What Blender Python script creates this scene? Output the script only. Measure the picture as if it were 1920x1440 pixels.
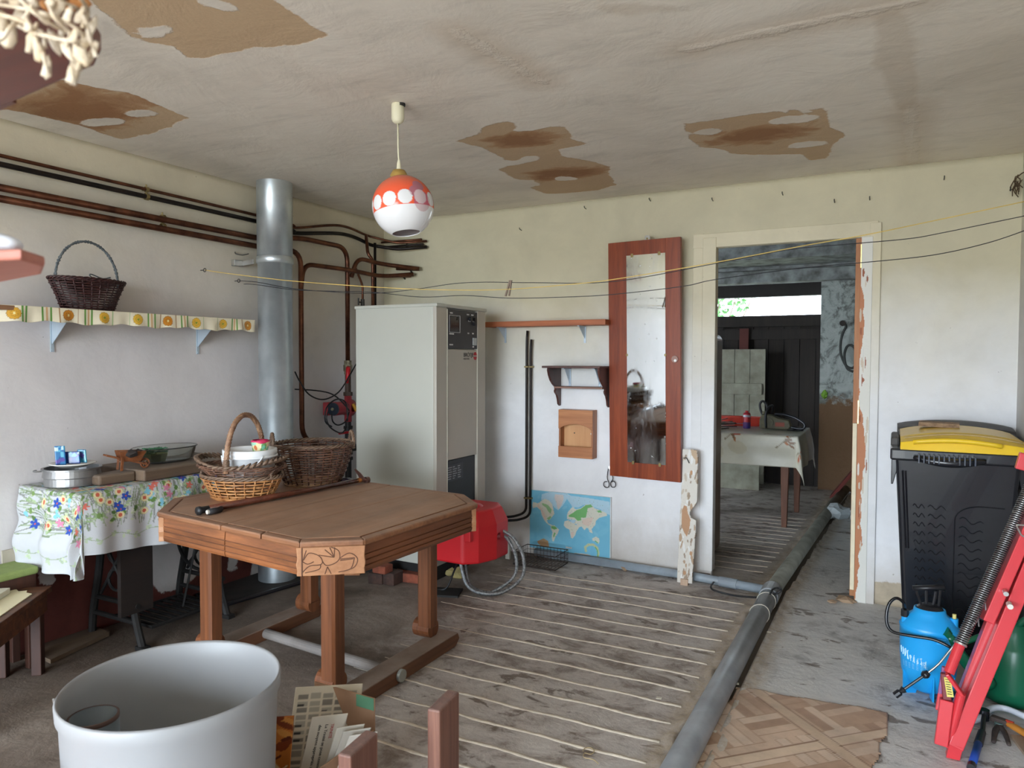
import bpy, bmesh, math, random
import numpy as np
from mathutils import Vector, Matrix, Euler
for _o in list(bpy.data.objects): bpy.data.objects.remove(_o)
random.seed(7); RNG = np.random.default_rng(5)
S = bpy.context.scene; COL = S.collection; PI = math.pi
# ---------------- camera ----------------
F, YAW, PIT, ROL = 1350.6, 0.489066, -0.0343133, 0.0029911
CAM = Vector((3.48110, -4.44442, 1.35194))
_f = Vector((-math.sin(YAW)*math.cos(PIT), math.cos(YAW)*math.cos(PIT), math.sin(PIT)))
_r = Vector((math.cos(YAW), math.sin(YAW), 0)); _u = _r.cross(_f)
RR = _r*math.cos(ROL)+_u*math.sin(ROL); UU = _u*math.cos(ROL)-_r*math.sin(ROL)
cd = bpy.data.cameras.new('camera'); cam = bpy.data.objects.new('camera', cd); COL.objects.link(cam)
cam.matrix_world = Matrix(((RR.x,UU.x,-_f.x,CAM.x),(RR.y,UU.y,-_f.y,CAM.y),(RR.z,UU.z,-_f.z,CAM.z),(0,0,0,1)))
cd.sensor_width = 36; cd.lens = F/1920*36; cd.clip_start = .05
cd.dof.use_dof = True; cd.dof.focus_distance = 4.0; cd.dof.aperture_fstop = 7.0
S.camera = cam
# ---------------- light ----------------
w = bpy.data.worlds.new('overcast sky'); S.world = w; w.use_nodes = True
bg = w.node_tree.nodes['Background']; bg.inputs[0].default_value = (.84,.96,1.08,1); bg.inputs[1].default_value = 3.4
def portal(name, loc, rot, sx, sy):
    l = bpy.data.lights.new(name,'AREA'); l.shape='RECTANGLE'; l.size=sx; l.size_y=sy; l.cycles.is_portal=True
    o = bpy.data.objects.new(name,l); COL.objects.link(o); o.location=loc; o.rotation_euler=rot
portal('garage opening daylight', (2.0,-7.28,1.15), (PI/2,0,0), 3.6, 2.3)
portal('shed opening daylight', (.4,4.35,1.9), (-PI/2,0,0), 3.2, .9)
S.view_settings.view_transform='Standard'; S.view_settings.look='None'; S.view_settings.gamma=1
S.view_settings.use_curve_mapping=False; S.view_settings.exposure = 2.68
try:
    S.cycles.use_denoising=True; S.cycles.max_bounces=10; S.cycles.diffuse_bounces=6; S.cycles.sample_clamp_indirect=8
    S.cycles.caustics_reflective=False; S.cycles.caustics_refractive=False
except Exception: pass

def pt(px,py,ax,c):
    """point of the survey photograph (1920x1440) met on the plane ax=c of the room"""
    d = _f + RR*((px-960)/F) - UU*((py-720)/F); i='XYZ'.index(ax)
    return CAM + d*((c-CAM[i])/d[i])
def ptd(px,py,dep): return CAM + (_f + RR*((px-960)/F) - UU*((py-720)/F))*dep

# ---------------- objects ----------------
USED={}
def wm(o):
    m = Matrix.Identity(4)
    while o is not None:
        m = Matrix.LocRotScale(o.location, o.rotation_euler, o.scale) @ m; o=o.parent
    return m
def empty(name, loc, rz=0):
    o=bpy.data.objects.new(name,None); COL.objects.link(o); o.location=loc; o.rotation_euler=(0,0,rz); o.empty_display_size=.1; return o
def tag(o,label=None,cat=None,group=None,kind=None):
    if label: o['label']=label
    if cat: o['category']=cat
    if group: o['group']=group
    if kind: o['kind']=kind
    return o
def thing(name,label,cat,loc=(0,0,0),rz=0,group=None): return tag(empty(name,loc,rz),label,cat,group)
def obj(name,bm,mat,parent=None,smooth=False,bevel=0,local=False,label=None,kind=None,solid=0,sub=0,seg=2):
    """links bm as ONE mesh object. Coordinates are world ones unless local"""
    me=bpy.data.meshes.new(name)
    if isinstance(bm,bpy.types.Mesh): me=bm
    else: bm.to_mesh(me); bm.free()
    if parent is not None and not local: me.transform(wm(parent).inverted())
    o=bpy.data.objects.new(name,me); COL.objects.link(o)
    if parent is not None: o.parent=parent
    elif not local:
        n=len(me.vertices); a=np.empty(n*3); me.vertices.foreach_get('co',a); a=a.reshape(-1,3)
        c=Vector(((a[:,0].min()+a[:,0].max())/2,(a[:,1].min()+a[:,1].max())/2,a[:,2].min()))
        me.transform(Matrix.Translation(-c)); o.location=c
    if mat is not None:
        if isinstance(mat,(list,tuple)):
            for m_ in mat: me.materials.append(m_)
        else: me.materials.append(mat)
    if smooth:
        for p in me.polygons: p.use_smooth=True
    if solid:
        m=o.modifiers.new('s','SOLIDIFY'); m.thickness=solid; m.offset=0
    if bevel:
        m=o.modifiers.new('b','BEVEL'); m.width=bevel; m.segments=seg; m.limit_method='ANGLE'; m.angle_limit=.6
    if sub:
        m=o.modifiers.new('u','SUBSURF'); m.levels=sub; m.render_levels=sub
    if label: o['label']=label
    if kind: o['kind']=kind
    return o
def struct(name,bm,mat,parent=None,**k):
    return obj(name,bm,mat,parent,kind=None if parent else 'structure',**k)
def B(): return bmesh.new()
def box(bm,a,b,rot=None,ctr=None):
    x0,y0,z0=[min(a[i],b[i]) for i in range(3)]; x1,y1,z1=[max(a[i],b[i]) for i in range(3)]
    v=[Vector(c) for c in ((x0,y0,z0),(x1,y0,z0),(x1,y1,z0),(x0,y1,z0),(x0,y0,z1),(x1,y0,z1),(x1,y1,z1),(x0,y1,z1))]
    if rot is not None:
        c=Vector(ctr) if ctr is not None else Vector(((x0+x1)/2,(y0+y1)/2,(z0+z1)/2))
        R_=rot.to_matrix() if isinstance(rot,Euler) else rot
        v=[R_@(q-c)+c for q in v]
    v=[bm.verts.new(q) for q in v]
    for f in ((0,3,2,1),(4,5,6,7),(0,1,5,4),(1,2,6,5),(2,3,7,6),(3,0,4,7)): bm.faces.new([v[i] for i in f])
    return bm
def bx(a,b,**k): return box(B(),a,b,**k)
def beam(bm,a,b,w,h,up=(0,0,1)):
    """a bar of section w x h from a to b"""
    a,b=Vector(a),Vector(b); d=(b-a).normalized(); s=d.cross(Vector(up))
    s = s.normalized() if s.length>1e-4 else Vector((1,0,0)); u=s.cross(d)
    v=[bm.verts.new(p+s*(i*w/2)+u*(j*h/2)) for p in (a,b) for i,j in ((-1,-1),(1,-1),(1,1),(-1,1))]
    for f in ((0,1,2,3),(7,6,5,4),(0,4,5,1),(1,5,6,2),(2,6,7,3),(3,7,4,0)): bm.faces.new([v[i] for i in f])
    return bm
def spline(pts,n=6,closed=False):
    P=[Vector(p) for p in pts]; out=[]; m=len(P)
    for i in range(m if closed else m-1):
        if closed: p0,p1,p2,p3=P[i-1],P[i],P[(i+1)%m],P[(i+2)%m]
        else: p0,p1,p2,p3=P[max(i-1,0)],P[i],P[i+1],P[min(i+2,m-1)]
        for k in range(n):
            t=k/n; out.append(.5*((2*p1)+(p2-p0)*t+(2*p0-5*p1+4*p2-p3)*t*t+(3*p1-p0-3*p2+p3)*t**3))
    if not closed: out.append(P[-1])
    return out
def tube(bm,pts,r,seg=8,closed=False,caps=True,flat=1):
    P=[Vector(p) for p in pts]; n=len(P); rings=[]; prev=None
    for i,p in enumerate(P):
        a=P[i-1] if (i>0 or closed) else P[i]; b=P[(i+1)%n] if (i<n-1 or closed) else P[i]
        t=(b-a).normalized() if (b-a).length>1e-9 else Vector((0,0,1))
        if prev is None:
            s=t.cross(Vector((0,0,1))); s=s.normalized() if s.length>1e-3 else Vector((1,0,0))
        else:
            s=prev-t*prev.dot(t); s=s.normalized() if s.length>1e-6 else prev
        prev=s; u=t.cross(s); rr=r[i] if hasattr(r,'__len__') else r
        rings.append([bm.verts.new(p+(s*math.cos(2*PI*k/seg)+u*(math.sin(2*PI*k/seg)*flat))*rr) for k in range(seg)])
    for i in range(n if closed else n-1):
        A,C=rings[i],rings[(i+1)%n]
        for k in range(seg): bm.faces.new((A[k],A[(k+1)%seg],C[(k+1)%seg],C[k]))
    if caps and not closed:
        bm.faces.new(rings[0][::-1]); bm.faces.new(rings[-1])
    return bm
def bend(pts,r,n=5):
    """polyline with its corners rounded to radius r"""
    P=[Vector(p) for p in pts]; out=[P[0]]
    for i in range(1,len(P)-1):
        a,b,c=P[i-1],P[i],P[i+1]; d1=(a-b); d2=(c-b); l=min(r,d1.length*.49,d2.length*.49)
        q0=b+d1.normalized()*l; q1=b+d2.normalized()*l
        for k in range(n+1):
            t=k/n; out.append(q0*(1-t)**2+b*2*t*(1-t)+q1*t*t)
    out.append(P[-1]); return out
def lathe(bm,prof,c=(0,0,0),seg=32,sx=1,sy=1,M=None,caps=False):
    """prof: (r,z) pairs turned about the z axis at c"""
    c=Vector(c); rings=[]
    for r,z in prof:
        ring=[]
        for k in range(seg):
            q=Vector((r*sx*math.cos(2*PI*k/seg), r*sy*math.sin(2*PI*k/seg), z))
            if M is not None: q=M@q
            ring.append(bm.verts.new(q+c))
        rings.append(ring)
    for A,C in zip(rings,rings[1:]):
        for k in range(seg): bm.faces.new((A[k],A[(k+1)%seg],C[(k+1)%seg],C[k]))
    if caps: bm.faces.new(rings[0][::-1]); bm.faces.new(rings[-1])
    return bm
def prism(bm,poly,h,M=None):
    """2-D outline in xy raised by h along z, then placed by M"""
    M=M or Matrix.Identity(4)
    a=[bm.verts.new(M@Vector((x,y,0))) for x,y in poly]; b=[bm.verts.new(M@Vector((x,y,h))) for x,y in poly]
    n=len(poly); bm.faces.new(a[::-1]); bm.faces.new(b)
    for i in range(n): bm.faces.new((a[i],a[(i+1)%n],b[(i+1)%n],b[i]))
    return bm
def axes(o,x,y,z):
    x,y,z=Vector(x),Vector(y),Vector(z); return Matrix(((x.x,y.x,z.x,o[0]),(x.y,y.y,z.y,o[1]),(x.z,y.z,z.z,o[2]),(0,0,0,1)))
def between(a,b):
    """matrix whose z axis runs from a to b, origin a"""
    a,b=Vector(a),Vector(b); z=(b-a).normalized(); x=z.orthogonal().normalized(); return axes(a,x,z.cross(x),z)
def cyl(bm,a,b,r,seg=20,r2=None):
    L=(Vector(b)-Vector(a)).length; m=between(a,b); 
    return lathe(bm,[(r,0),(r if r2 is None else r2,L)],m.translation,seg,M=m.to_3x3(),caps=True)
def clump(bm,c,r,n=1,seed=0,flat=.7,sub=1):
    rs=random.Random(seed)
    for i in range(n):
        m=bmesh.ops.create_icosphere(bm,subdivisions=sub,radius=r*rs.uniform(.6,1.1),matrix=Matrix.Translation(Vector(c)+Vector((rs.uniform(-1,1),rs.uniform(-1,1),0))*r*(n>1)*1.4))
        for v in m['verts']:
            v.co+=Vector([rs.uniform(-1,1)*r*.22 for _ in range(3)]); v.co.z=c[2]+(v.co.z-c[2])*flat
    return bm

# ---------------- materials ----------------
def mat_new(name):
    m=bpy.data.materials.new(name); m.use_nodes=True; nt=m.node_tree; return m,nt,nt.nodes['Principled BSDF']
def N(nt,t,**k):
    n=nt.nodes.new(t)
    for a,v in k.items():
        if a.startswith('i_'): n.inputs[int(a[2:]) if a[2:].isdigit() else a[2:]].default_value=v
        else: setattr(n,a,v)
    return n
def L(nt,a,b): nt.links.new(a,b)
def coords(nt,scale=(1,1,1),kind='Object',rot=(0,0,0)):
    t=N(nt,'ShaderNodeTexCoord'); m=N(nt,'ShaderNodeMapping'); m.inputs['Scale'].default_value=scale; m.inputs['Rotation'].default_value=rot
    L(nt,t.outputs[kind],m.inputs['Vector']); return m.outputs[0]
def noise(nt,vec,scale,detail=4,rough=.55,dist=0):
    n=N(nt,'ShaderNodeTexNoise'); n.inputs['Scale'].default_value=scale; n.inputs['Detail'].default_value=detail
    n.inputs['Roughness'].default_value=rough; n.inputs['Distortion'].default_value=dist; L(nt,vec,n.inputs['Vector']); return n.outputs[0]
def ramp(nt,fac,stops):
    r=N(nt,'ShaderNodeValToRGB'); e=r.color_ramp.elements
    while len(e)<len(stops): e.new(.5)
    for el,(p,c) in zip(e,stops): el.position=p; el.color=(*c,1) if len(c)==3 else c
    L(nt,fac,r.inputs[0]); return r.outputs[0]
def g(v): return (v,v,v)
def mixc(nt,fac,a,b,mode='MIX'):
    m=N(nt,'ShaderNodeMix',data_type='RGBA',blend_type=mode)
    for s,v in ((0,fac),(6,a),(7,b)):
        if hasattr(v,'is_linked'): L(nt,v,m.inputs[s])
        elif s==0: m.inputs[0].default_value=v
        else: m.inputs[s].default_value=(*v,1)
    return m.outputs[2]
def math_(nt,op,a,b=0,clamp=False):
    m=N(nt,'ShaderNodeMath',operation=op,use_clamp=clamp)
    for i,v in enumerate((a,b)):
        if hasattr(v,'is_linked'): L(nt,v,m.inputs[i])
        else: m.inputs[i].default_value=v
    return m.outputs[0]
def bump(nt,p,h,strength=.3,dist=.01):
    b=N(nt,'ShaderNodeBump'); b.inputs['Strength'].default_value=strength; b.inputs['Distance'].default_value=dist
    L(nt,h,b.inputs['Height']); L(nt,b.outputs[0],p.inputs['Normal'])
def sr(c):
    """sRGB 0-255 to linear"""
    return tuple(((v/255)/12.92 if v<=10 else (((v/255)+.055)/1.055)**2.4) for v in c)
MC={}
def M(name,c,rough=.6,metal=0,var=.12,scale=9,c2=None,bmp=.1,detail=4,coat=0,trans=0,dirt=0,spec=None):
    """plain mottled material; c in sRGB 0-255"""
    if name in MC: return MC[name]
    m,nt,p=mat_new(name); c=sr(c); v=coords(nt); n=noise(nt,v,scale,detail)
    a=tuple(x*(1-var) for x in c) if c2 is None else sr(c2); b=tuple(min(1,x*(1+var)) for x in c) if c2 is None else c
    col=ramp(nt,n,[(.3,a),(.7,b)])
    if dirt:
        d=ramp(nt,noise(nt,v,scale*.6,6,.7,.5),[(.45,g(0)),(.75,g(1))]); col=mixc(nt,math_(nt,'MULTIPLY',d,dirt),col,sr((105,92,78)))
    L(nt,col,p.inputs['Base Color']); p.inputs['Roughness'].default_value=rough; p.inputs['Metallic'].default_value=metal
    if bmp: bump(nt,p,noise(nt,v,scale*6,3),bmp,.004)
    if coat: p.inputs['Coat Weight'].default_value=coat
    if trans: p.inputs['Transmission Weight'].default_value=trans
    if spec is not None: p.inputs['Specular IOR Level'].default_value=spec
    MC[name]=m; return m
def wood(name,c1,c2,axis='Y',scale=1.0,rough=.55,bmp=.25,dust=0,dustc=(190,180,168),ring=14):
    if name in MC: return MC[name]
    m,nt,p=mat_new(name); s=[ring*scale]*3; s['XYZ'.index(axis)]=.9*scale; v=coords(nt,tuple(s))
    n=noise(nt,v,1.0,5,.6,.6); n2=noise(nt,v,6,3,.7)
    f=math_(nt,'ADD',math_(nt,'MULTIPLY',n,.75),math_(nt,'MULTIPLY',n2,.25))
    col=ramp(nt,f,[(.3,sr(c2)),(.5,tuple((a+b)/2 for a,b in zip(sr(c1),sr(c2)))),(.68,sr(c1))])
    if dust:
        v2=coords(nt); gN=N(nt,'ShaderNodeNewGeometry'); sx=N(nt,'ShaderNodeSeparateXYZ'); L(nt,gN.outputs['Normal'],sx.inputs[0])
        up=math_(nt,'MULTIPLY',math_(nt,'MAXIMUM',sx.outputs[2],0),ramp(nt,noise(nt,v2,5,6,.7),[(.3,g(.45)),(.7,g(1))]))
        col=mixc(nt,math_(nt,'MULTIPLY',up,dust),col,sr(dustc))
    L(nt,col,p.inputs['Base Color']); p.inputs['Roughness'].default_value=rough; bump(nt,p,f,bmp,.003); MC[name]=m; return m
def attrmat(name,rough=.6,attr='Col',bmp=0,scale=60,var=0,trans=0,spec=.5):
    if name in MC: return MC[name]
    m,nt,p=mat_new(name); a=N(nt,'ShaderNodeAttribute',attribute_name=attr); c=a.outputs[0]; v=coords(nt)
    if var: c=mixc(nt,var,c,ramp(nt,noise(nt,v,6,6,.7),[(.35,g(.25)),(.65,g(1))]),'MULTIPLY')
    L(nt,c,p.inputs['Base Color']); p.inputs['Roughness'].default_value=rough; p.inputs['Specular IOR Level'].default_value=spec
    if bmp: bump(nt,p,noise(nt,v,scale,3),bmp,.004)
    MC[name]=m; return m

# ---------------- print: a small canvas painted into a colour attribute ----------------
class Canvas:
    def __init__(s,w,h,res,bgc):
        s.nx,s.ny=max(2,int(w/res)+1),max(2,int(h/res)+1); s.w,s.h=w,h
        s.X,s.Y=np.meshgrid(np.linspace(0,w,s.nx),np.linspace(0,h,s.ny)); s.C=np.ones((s.ny,s.nx,3))*np.array(sr(bgc))
    def put(s,mask,c,a=1): s.C[mask]=s.C[mask]*(1-a)+np.array(sr(c))*a
    def ell(s,x,y,rx,ry,c,rot=0,a=1):
        i0=max(0,int((x-max(rx,ry))/s.w*(s.nx-1))); i1=min(s.nx,int((x+max(rx,ry))/s.w*(s.nx-1))+2)
        if i1<=i0: return
        dx=s.X[:,i0:i1]-x; dy=s.Y[:,i0:i1]-y; cs,sn=math.cos(rot),math.sin(rot)
        m=((dx*cs+dy*sn)/rx)**2+((-dx*sn+dy*cs)/ry)**2<1
        sub=s.C[:,i0:i1]; sub[m]=sub[m]*(1-a)+np.array(sr(c))*a
    def rect(s,x0,y0,x1,y1,c,a=1): s.put((s.X>=x0)&(s.X<x1)&(s.Y>=y0)&(s.Y<y1),c,a)
    def poly(s,P,c,a=1):
        m=inside(s.X,s.Y,P); s.put(m,c,a)
    def line(s,P,wd,c,a=1):
        for (x0,y0),(x1,y1) in zip(P,P[1:]):
            s.put(segd(s.X,s.Y,x0,y0,x1,y1)<wd/2,c,a)
    def mesh(s,name,fn):
        """fn(X,Y)->(N,3) world positions"""
        co=fn(s.X.ravel(),s.Y.ravel()); me=grid_mesh(name,co,s.nx,s.ny); a=me.color_attributes.new('Col','FLOAT_COLOR','POINT')
        c=np.ones((s.nx*s.ny,4)); c[:,:3]=s.C.reshape(-1,3); a.data.foreach_set('color',c.ravel()); return me
def grid_mesh(name,co,nx,ny,keep=None):
    me=bpy.data.meshes.new(name); i=np.arange(nx*ny).reshape(ny,nx)
    q=np.stack([i[:-1,:-1],i[:-1,1:],i[1:,1:],i[1:,:-1]],-1)
    if keep is not None: q=q[keep]
    q=q.reshape(-1,4); me.vertices.add(len(co)); me.vertices.foreach_set('co',np.asarray(co,float).ravel())
    me.loops.add(len(q)*4); me.loops.foreach_set('vertex_index',q.ravel().astype(np.int32)); me.polygons.add(len(q))
    me.polygons.foreach_set('loop_start',np.arange(len(q),dtype=np.int32)*4); me.polygons.foreach_set('loop_total',np.full(len(q),4,np.int32))
    me.update(calc_edges=True); return me
def inside(X,Y,P):
    m=np.zeros(X.shape,bool); n=len(P)
    for i in range(n):
        x0,y0=P[i]; x1,y1=P[(i+1)%n]
        if y0==y1: continue
        c=((y0>Y)!=(y1>Y))&(X<(x1-x0)*(Y-y0)/(y1-y0)+x0); m^=c
    return m
def segd(X,Y,x0,y0,x1,y1):
    dx,dy=x1-x0,y1-y0; t=np.clip(((X-x0)*dx+(Y-y0)*dy)/(dx*dx+dy*dy+1e-12),0,1)
    return np.hypot(X-x0-t*dx,Y-y0-t*dy)
def sdf(X,Y,P):
    d=np.full(X.shape,9.)
    for i in range(len(P)): d=np.minimum(d,segd(X,Y,*P[i],*P[(i+1)%len(P)]))
    return np.where(inside(X,Y,P),-d,d)
def add_attr(me,name,v):
    a=me.attributes.new(name,'FLOAT','POINT'); a.data.foreach_set('value',np.asarray(v,np.float32).ravel())
def edge(nt,attr,vec,amp=.02,scale=14,soft=.006,base=0):
    """1 inside the outline stored in attr, with a frayed border"""
    a=N(nt,'ShaderNodeAttribute',attribute_name=attr); n=noise(nt,vec,scale,7,.7)
    d=math_(nt,'ADD',a.outputs['Fac'],math_(nt,'MULTIPLY',math_(nt,'SUBTRACT',n,.5),amp*2))
    mr=N(nt,'ShaderNodeMapRange'); mr.inputs['From Min'].default_value=base+soft; mr.inputs['From Max'].default_value=base-soft; L(nt,d,mr.inputs[0]); return mr.outputs[0]
def pp(L_,ax,c,idx):
    """outline in survey pixels -> 2-D outline on the plane"""
    return [(lambda q:(q[idx[0]],q[idx[1]]))(pt(x,y,ax,c)) for x,y in L_]
def elp(cx,cy,rx,ry,rot=0,n=16): 
    return [(cx+rx*math.cos(t)*math.cos(rot)-ry*math.sin(t)*math.sin(rot),cy+rx*math.cos(t)*math.sin(rot)+ry*math.sin(t)*math.cos(rot)) for t in [2*PI*i/n for i in range(n)]]
# ================= setting =================
H=2.4; XL,XR,YB,YF=0.0,4.03,0.0,-7.2
# ---- ceiling with its bare, water-stained patches ----
nx,ny=190,340; X,Y=np.meshgrid(np.linspace(-.15,4.2,nx),np.linspace(-8.15,.05,ny))
co=np.stack([X.ravel(),Y.ravel(),np.full(X.size,H)],1); me=grid_mesh('ceiling',co,nx,ny); me.flip_normals()
cp=lambda Lp: pp(Lp,'Z',H,(0,1))
stA=[(170,0),(225,50),(247,70),(280,80),(330,88),(352,108),(380,110),(430,98),(480,90),(530,88),(575,78),(622,66),(590,52),(560,30),(520,5),(470,-40),(200,-40)]
stB=[(-60,200),(20,170),(60,156),(120,150),(200,168),(245,175),(280,190),(352,221),(320,238),(280,250),(228,262),(190,250),(150,235),(60,215),(10,205),(-60,210)]
stC=[(857,265),(897,250),(910,236),(957,226),(973,238),(957,247),(1000,245),(1033,238),(1060,237),(1073,260),(1103,270),(1048,280),(1052,293),(1107,302),(1143,313),(1140,323),(1155,347),(1117,357),(1060,363),(1023,363),(993,352),(1010,347),(1000,338),(973,337),(932,318),(960,310),(1000,303),(947,300),(930,290),(905,276)]
stD=[(1284,232),(1340,225),(1400,216),(1462,208),(1470,216),(1481,206),(1500,206),(1504,216),(1530,210),(1519,206),(1545,202),(1556,240),(1572,246),(1586,255),(1564,270),(1549,298),(1522,300),(1500,289),(1410,291),(1372,287),(1361,281),(1312,276),(1290,255)]
stE=[(1639,30),(1646,75),(1635,120),(1657,139),(1672,184),(1687,208),(1717,202),(1721,157),(1714,105),(1717,75),(1702,34),(1684,14)]
holes=[elp(288,60,34,11,-.1),elp(405,8,42,9,.25),elp(264,213,32,6),elp(192,229,42,8,-.06),elp(993,298,20,5,-.1),elp(1062,335,23,4),elp(1000,345,14,4),elp(1327,247,27,6,-.08),elp(1490,224,52,7,-.12),elp(1513,271,37,6,-.1)]
d=np.full(X.shape,9.)
for s in (stA,stB,stC,stD): d=np.minimum(d,sdf(X,Y,cp(s)))
for h_ in holes: d=np.maximum(d,-sdf(X,Y,cp(h_)))
add_attr(me,'stain',d)
add_attr(me,'strip',np.minimum(sdf(X,Y,cp(stE)),sdf(X,Y,cp([(1105,8),(1200,2),(1300,12),(1290,22),(1180,32),(1120,24)]))+.01))
core=np.full(X.shape,9.)
for c_,r_ in (((1420,255),.16),((1060,325),.17),((980,262),.13),((150,205),.26)):
    q=pt(*c_,'Z',H); core=np.minimum(core,np.hypot((X-q.x)*.6,Y-q.y)/r_)
add_attr(me,'core',core)
a1,b1=pt(1717,2,'Z',H),pt(1290,92,'Z',H); a2,b2=pt(860,60,'Z',H),pt(1020,155,'Z',H); a3,b3=pt(1707,200,'Z',H),pt(1712,305,'Z',H)
cr=np.minimum(segd(X,Y,a1.x,a1.y,b1.x,b1.y),np.minimum(segd(X,Y,a2.x,a2.y,b2.x,b2.y),segd(X,Y,a3.x,a3.y,b3.x,b3.y)))
add_attr(me,'crack',cr)
m,nt,p=mat_new('dirty ceiling paint'); v=coords(nt)
base=ramp(nt,noise(nt,v,1.3,6,.6,.4),[(.3,sr((212,204,192))),(.5,sr((228,220,208))),(.72,sr((236,230,219)))])
streak=ramp(nt,noise(nt,coords(nt,(1.2,6,1),rot=(0,0,.5)),1.6,6,.7,.6),[(.52,g(1)),(.78,g(.80))]); base=mixc(nt,1.0,base,streak,'MULTIPLY')
st=edge(nt,'stain',v,.035,9,.004); st2=edge(nt,'strip',v,.03,12,.012)
ca=N(nt,'ShaderNodeAttribute',attribute_name='core')
br=ramp(nt,math_(nt,'ADD',ca.outputs['Fac'],math_(nt,'MULTIPLY',math_(nt,'SUBTRACT',noise(nt,coords(nt,(1,1.6,1)),4,7,.65,.8),.5),2.0)),[(.4,sr((152,104,62))),(.8,sr((178,138,98))),(1.0,sr((198,170,136)))])
br=mixc(nt,1.0,br,ramp(nt,noise(nt,v,110,2),[(.3,g(.9)),(.7,g(1))]),'MULTIPLY')
col=mixc(nt,math_(nt,'MULTIPLY',st2,.32),base,sr((182,164,140)))
col=mixc(nt,math_(nt,'MULTIPLY',st,.96),col,br)
ck=N(nt,'ShaderNodeAttribute',attribute_name='crack'); ckd=math_(nt,'ADD',ck.outputs['Fac'],math_(nt,'MULTIPLY',math_(nt,'SUBTRACT',noise(nt,v,9,5,.7),.5),.09))
ckm=ramp(nt,ckd,[(.0,g(1)),(.03,g(0))]); tan=ramp(nt,ckd,[(.03,g(.5)),(.13,g(0))])
col=mixc(nt,math_(nt,'MULTIPLY',tan,.55),col,sr((178,150,116))); col=mixc(nt,math_(nt,'MULTIPLY',ckm,.35),col,sr((226,220,210)))
sp=ramp(nt,noise(nt,coords(nt,(9,16,1),rot=(0,0,.9)),2.2,4,.6),[(.76,g(0)),(.8,g(1))]); col=mixc(nt,math_(nt,'MULTIPLY',sp,.4),col,sr((120,108,96)))
L(nt,col,p.inputs['Base Color']); p.inputs['Roughness'].default_value=.85
hh=math_(nt,'ADD',math_(nt,'MULTIPLY',noise(nt,v,3.5,6,.6,.5),.6),math_(nt,'MULTIPLY',ckm,.35)); hh=math_(nt,'SUBTRACT',hh,math_(nt,'MULTIPLY',st,.12)); bump(nt,p,hh,.45,.03)
struct('ceiling',me,m)
struct('ceiling_slab',bx((-.15,-8.15,H+.01),(4.2,.16,H+.12)),M('slab',(150,145,138)))

# ---- walls ----
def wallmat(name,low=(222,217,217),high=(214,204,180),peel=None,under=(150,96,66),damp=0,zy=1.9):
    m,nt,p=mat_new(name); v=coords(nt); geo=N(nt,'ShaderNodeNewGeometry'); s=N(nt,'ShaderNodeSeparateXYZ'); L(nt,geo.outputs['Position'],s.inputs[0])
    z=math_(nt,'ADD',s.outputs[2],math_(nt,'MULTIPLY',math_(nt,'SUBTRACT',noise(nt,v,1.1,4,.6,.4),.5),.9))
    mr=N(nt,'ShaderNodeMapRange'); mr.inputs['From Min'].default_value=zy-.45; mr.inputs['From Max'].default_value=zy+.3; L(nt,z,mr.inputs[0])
    c=mixc(nt,mr.outputs[0],sr(low),sr(high))  # yellowed upper paint; cool daylight below and warm bounce above painted in too
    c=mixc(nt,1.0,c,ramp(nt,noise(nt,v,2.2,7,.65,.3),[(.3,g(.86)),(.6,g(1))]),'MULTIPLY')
    sc_=ramp(nt,noise(nt,coords(nt,(9,9,2.2)),1.5,5,.7,.4),[(.70,g(0)),(.78,g(1))]); c=mixc(nt,math_(nt,'MULTIPLY',sc_,.22),c,sr((160,146,130)))
    sp=ramp(nt,noise(nt,v,26,2,.5),[(.765,g(0)),(.785,g(1))]); c=mixc(nt,math_(nt,'MULTIPLY',sp,.5),c,sr((110,98,86)))
    if damp:
        mr2=N(nt,'ShaderNodeMapRange'); mr2.inputs['From Min'].default_value=.34; mr2.inputs['From Max'].default_value=.02
        L(nt,math_(nt,'ADD',s.outputs[2],math_(nt,'MULTIPLY',math_(nt,'SUBTRACT',noise(nt,v,5,6,.7),.5),.35)),mr2.inputs[0])
        c=mixc(nt,math_(nt,'MULTIPLY',mr2.outputs[0],damp),c,sr((176,160,138)))
    if peel:
        for a,uc,amp in peel: c=mixc(nt,edge(nt,a,v,amp,22,.004),c,ramp(nt,noise(nt,v,12,5,.6),[(.3,tuple(x*.7 for x in sr(uc))),(.7,sr(uc))]))
    L(nt,c,p.inputs['Base Color']); p.inputs['Roughness'].default_value=.75; bump(nt,p,noise(nt,v,5,7,.6,.3),.35,.012); return m
def gridwall(name,ax,c,u0,u1,hole,attrs,mat,thick=.14,flip=False,us=None,z1=H):
    us=sorted(set(np.round(np.concatenate([np.arange(u0,u1,.03),[u1]]+([[hole[0],hole[1]]] if hole else [])),4)))
    zs=sorted(set(np.round(np.concatenate([np.arange(0,z1,.03),[z1]]+([[hole[2],hole[3]]] if hole else [])),4)))
    us,zs=np.array(us),np.array(zs); U,Z=np.meshgrid(us,zs); K=np.full(U.shape,c)
    co=np.stack([K.ravel(),U.ravel(),Z.ravel()] if ax=='X' else [U.ravel(),K.ravel(),Z.ravel()],1); keep=None
    if hole:
        uc,zc=(us[:-1]+us[1:])/2,(zs[:-1]+zs[1:])/2; UC,ZC=np.meshgrid(uc,zc); keep=~((UC>hole[0])&(UC<hole[1])&(ZC>hole[2])&(ZC<hole[3]))
    me=grid_mesh(name,co,len(us),len(zs),keep)
    if flip: me.flip_normals()
    for a,fn in attrs.items(): add_attr(me,a,fn(U,Z))
    o=struct(name,me,mat); md=o.modifiers.new('s','SOLIDIFY'); md.thickness=thick; md.offset=-1; return o
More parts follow.
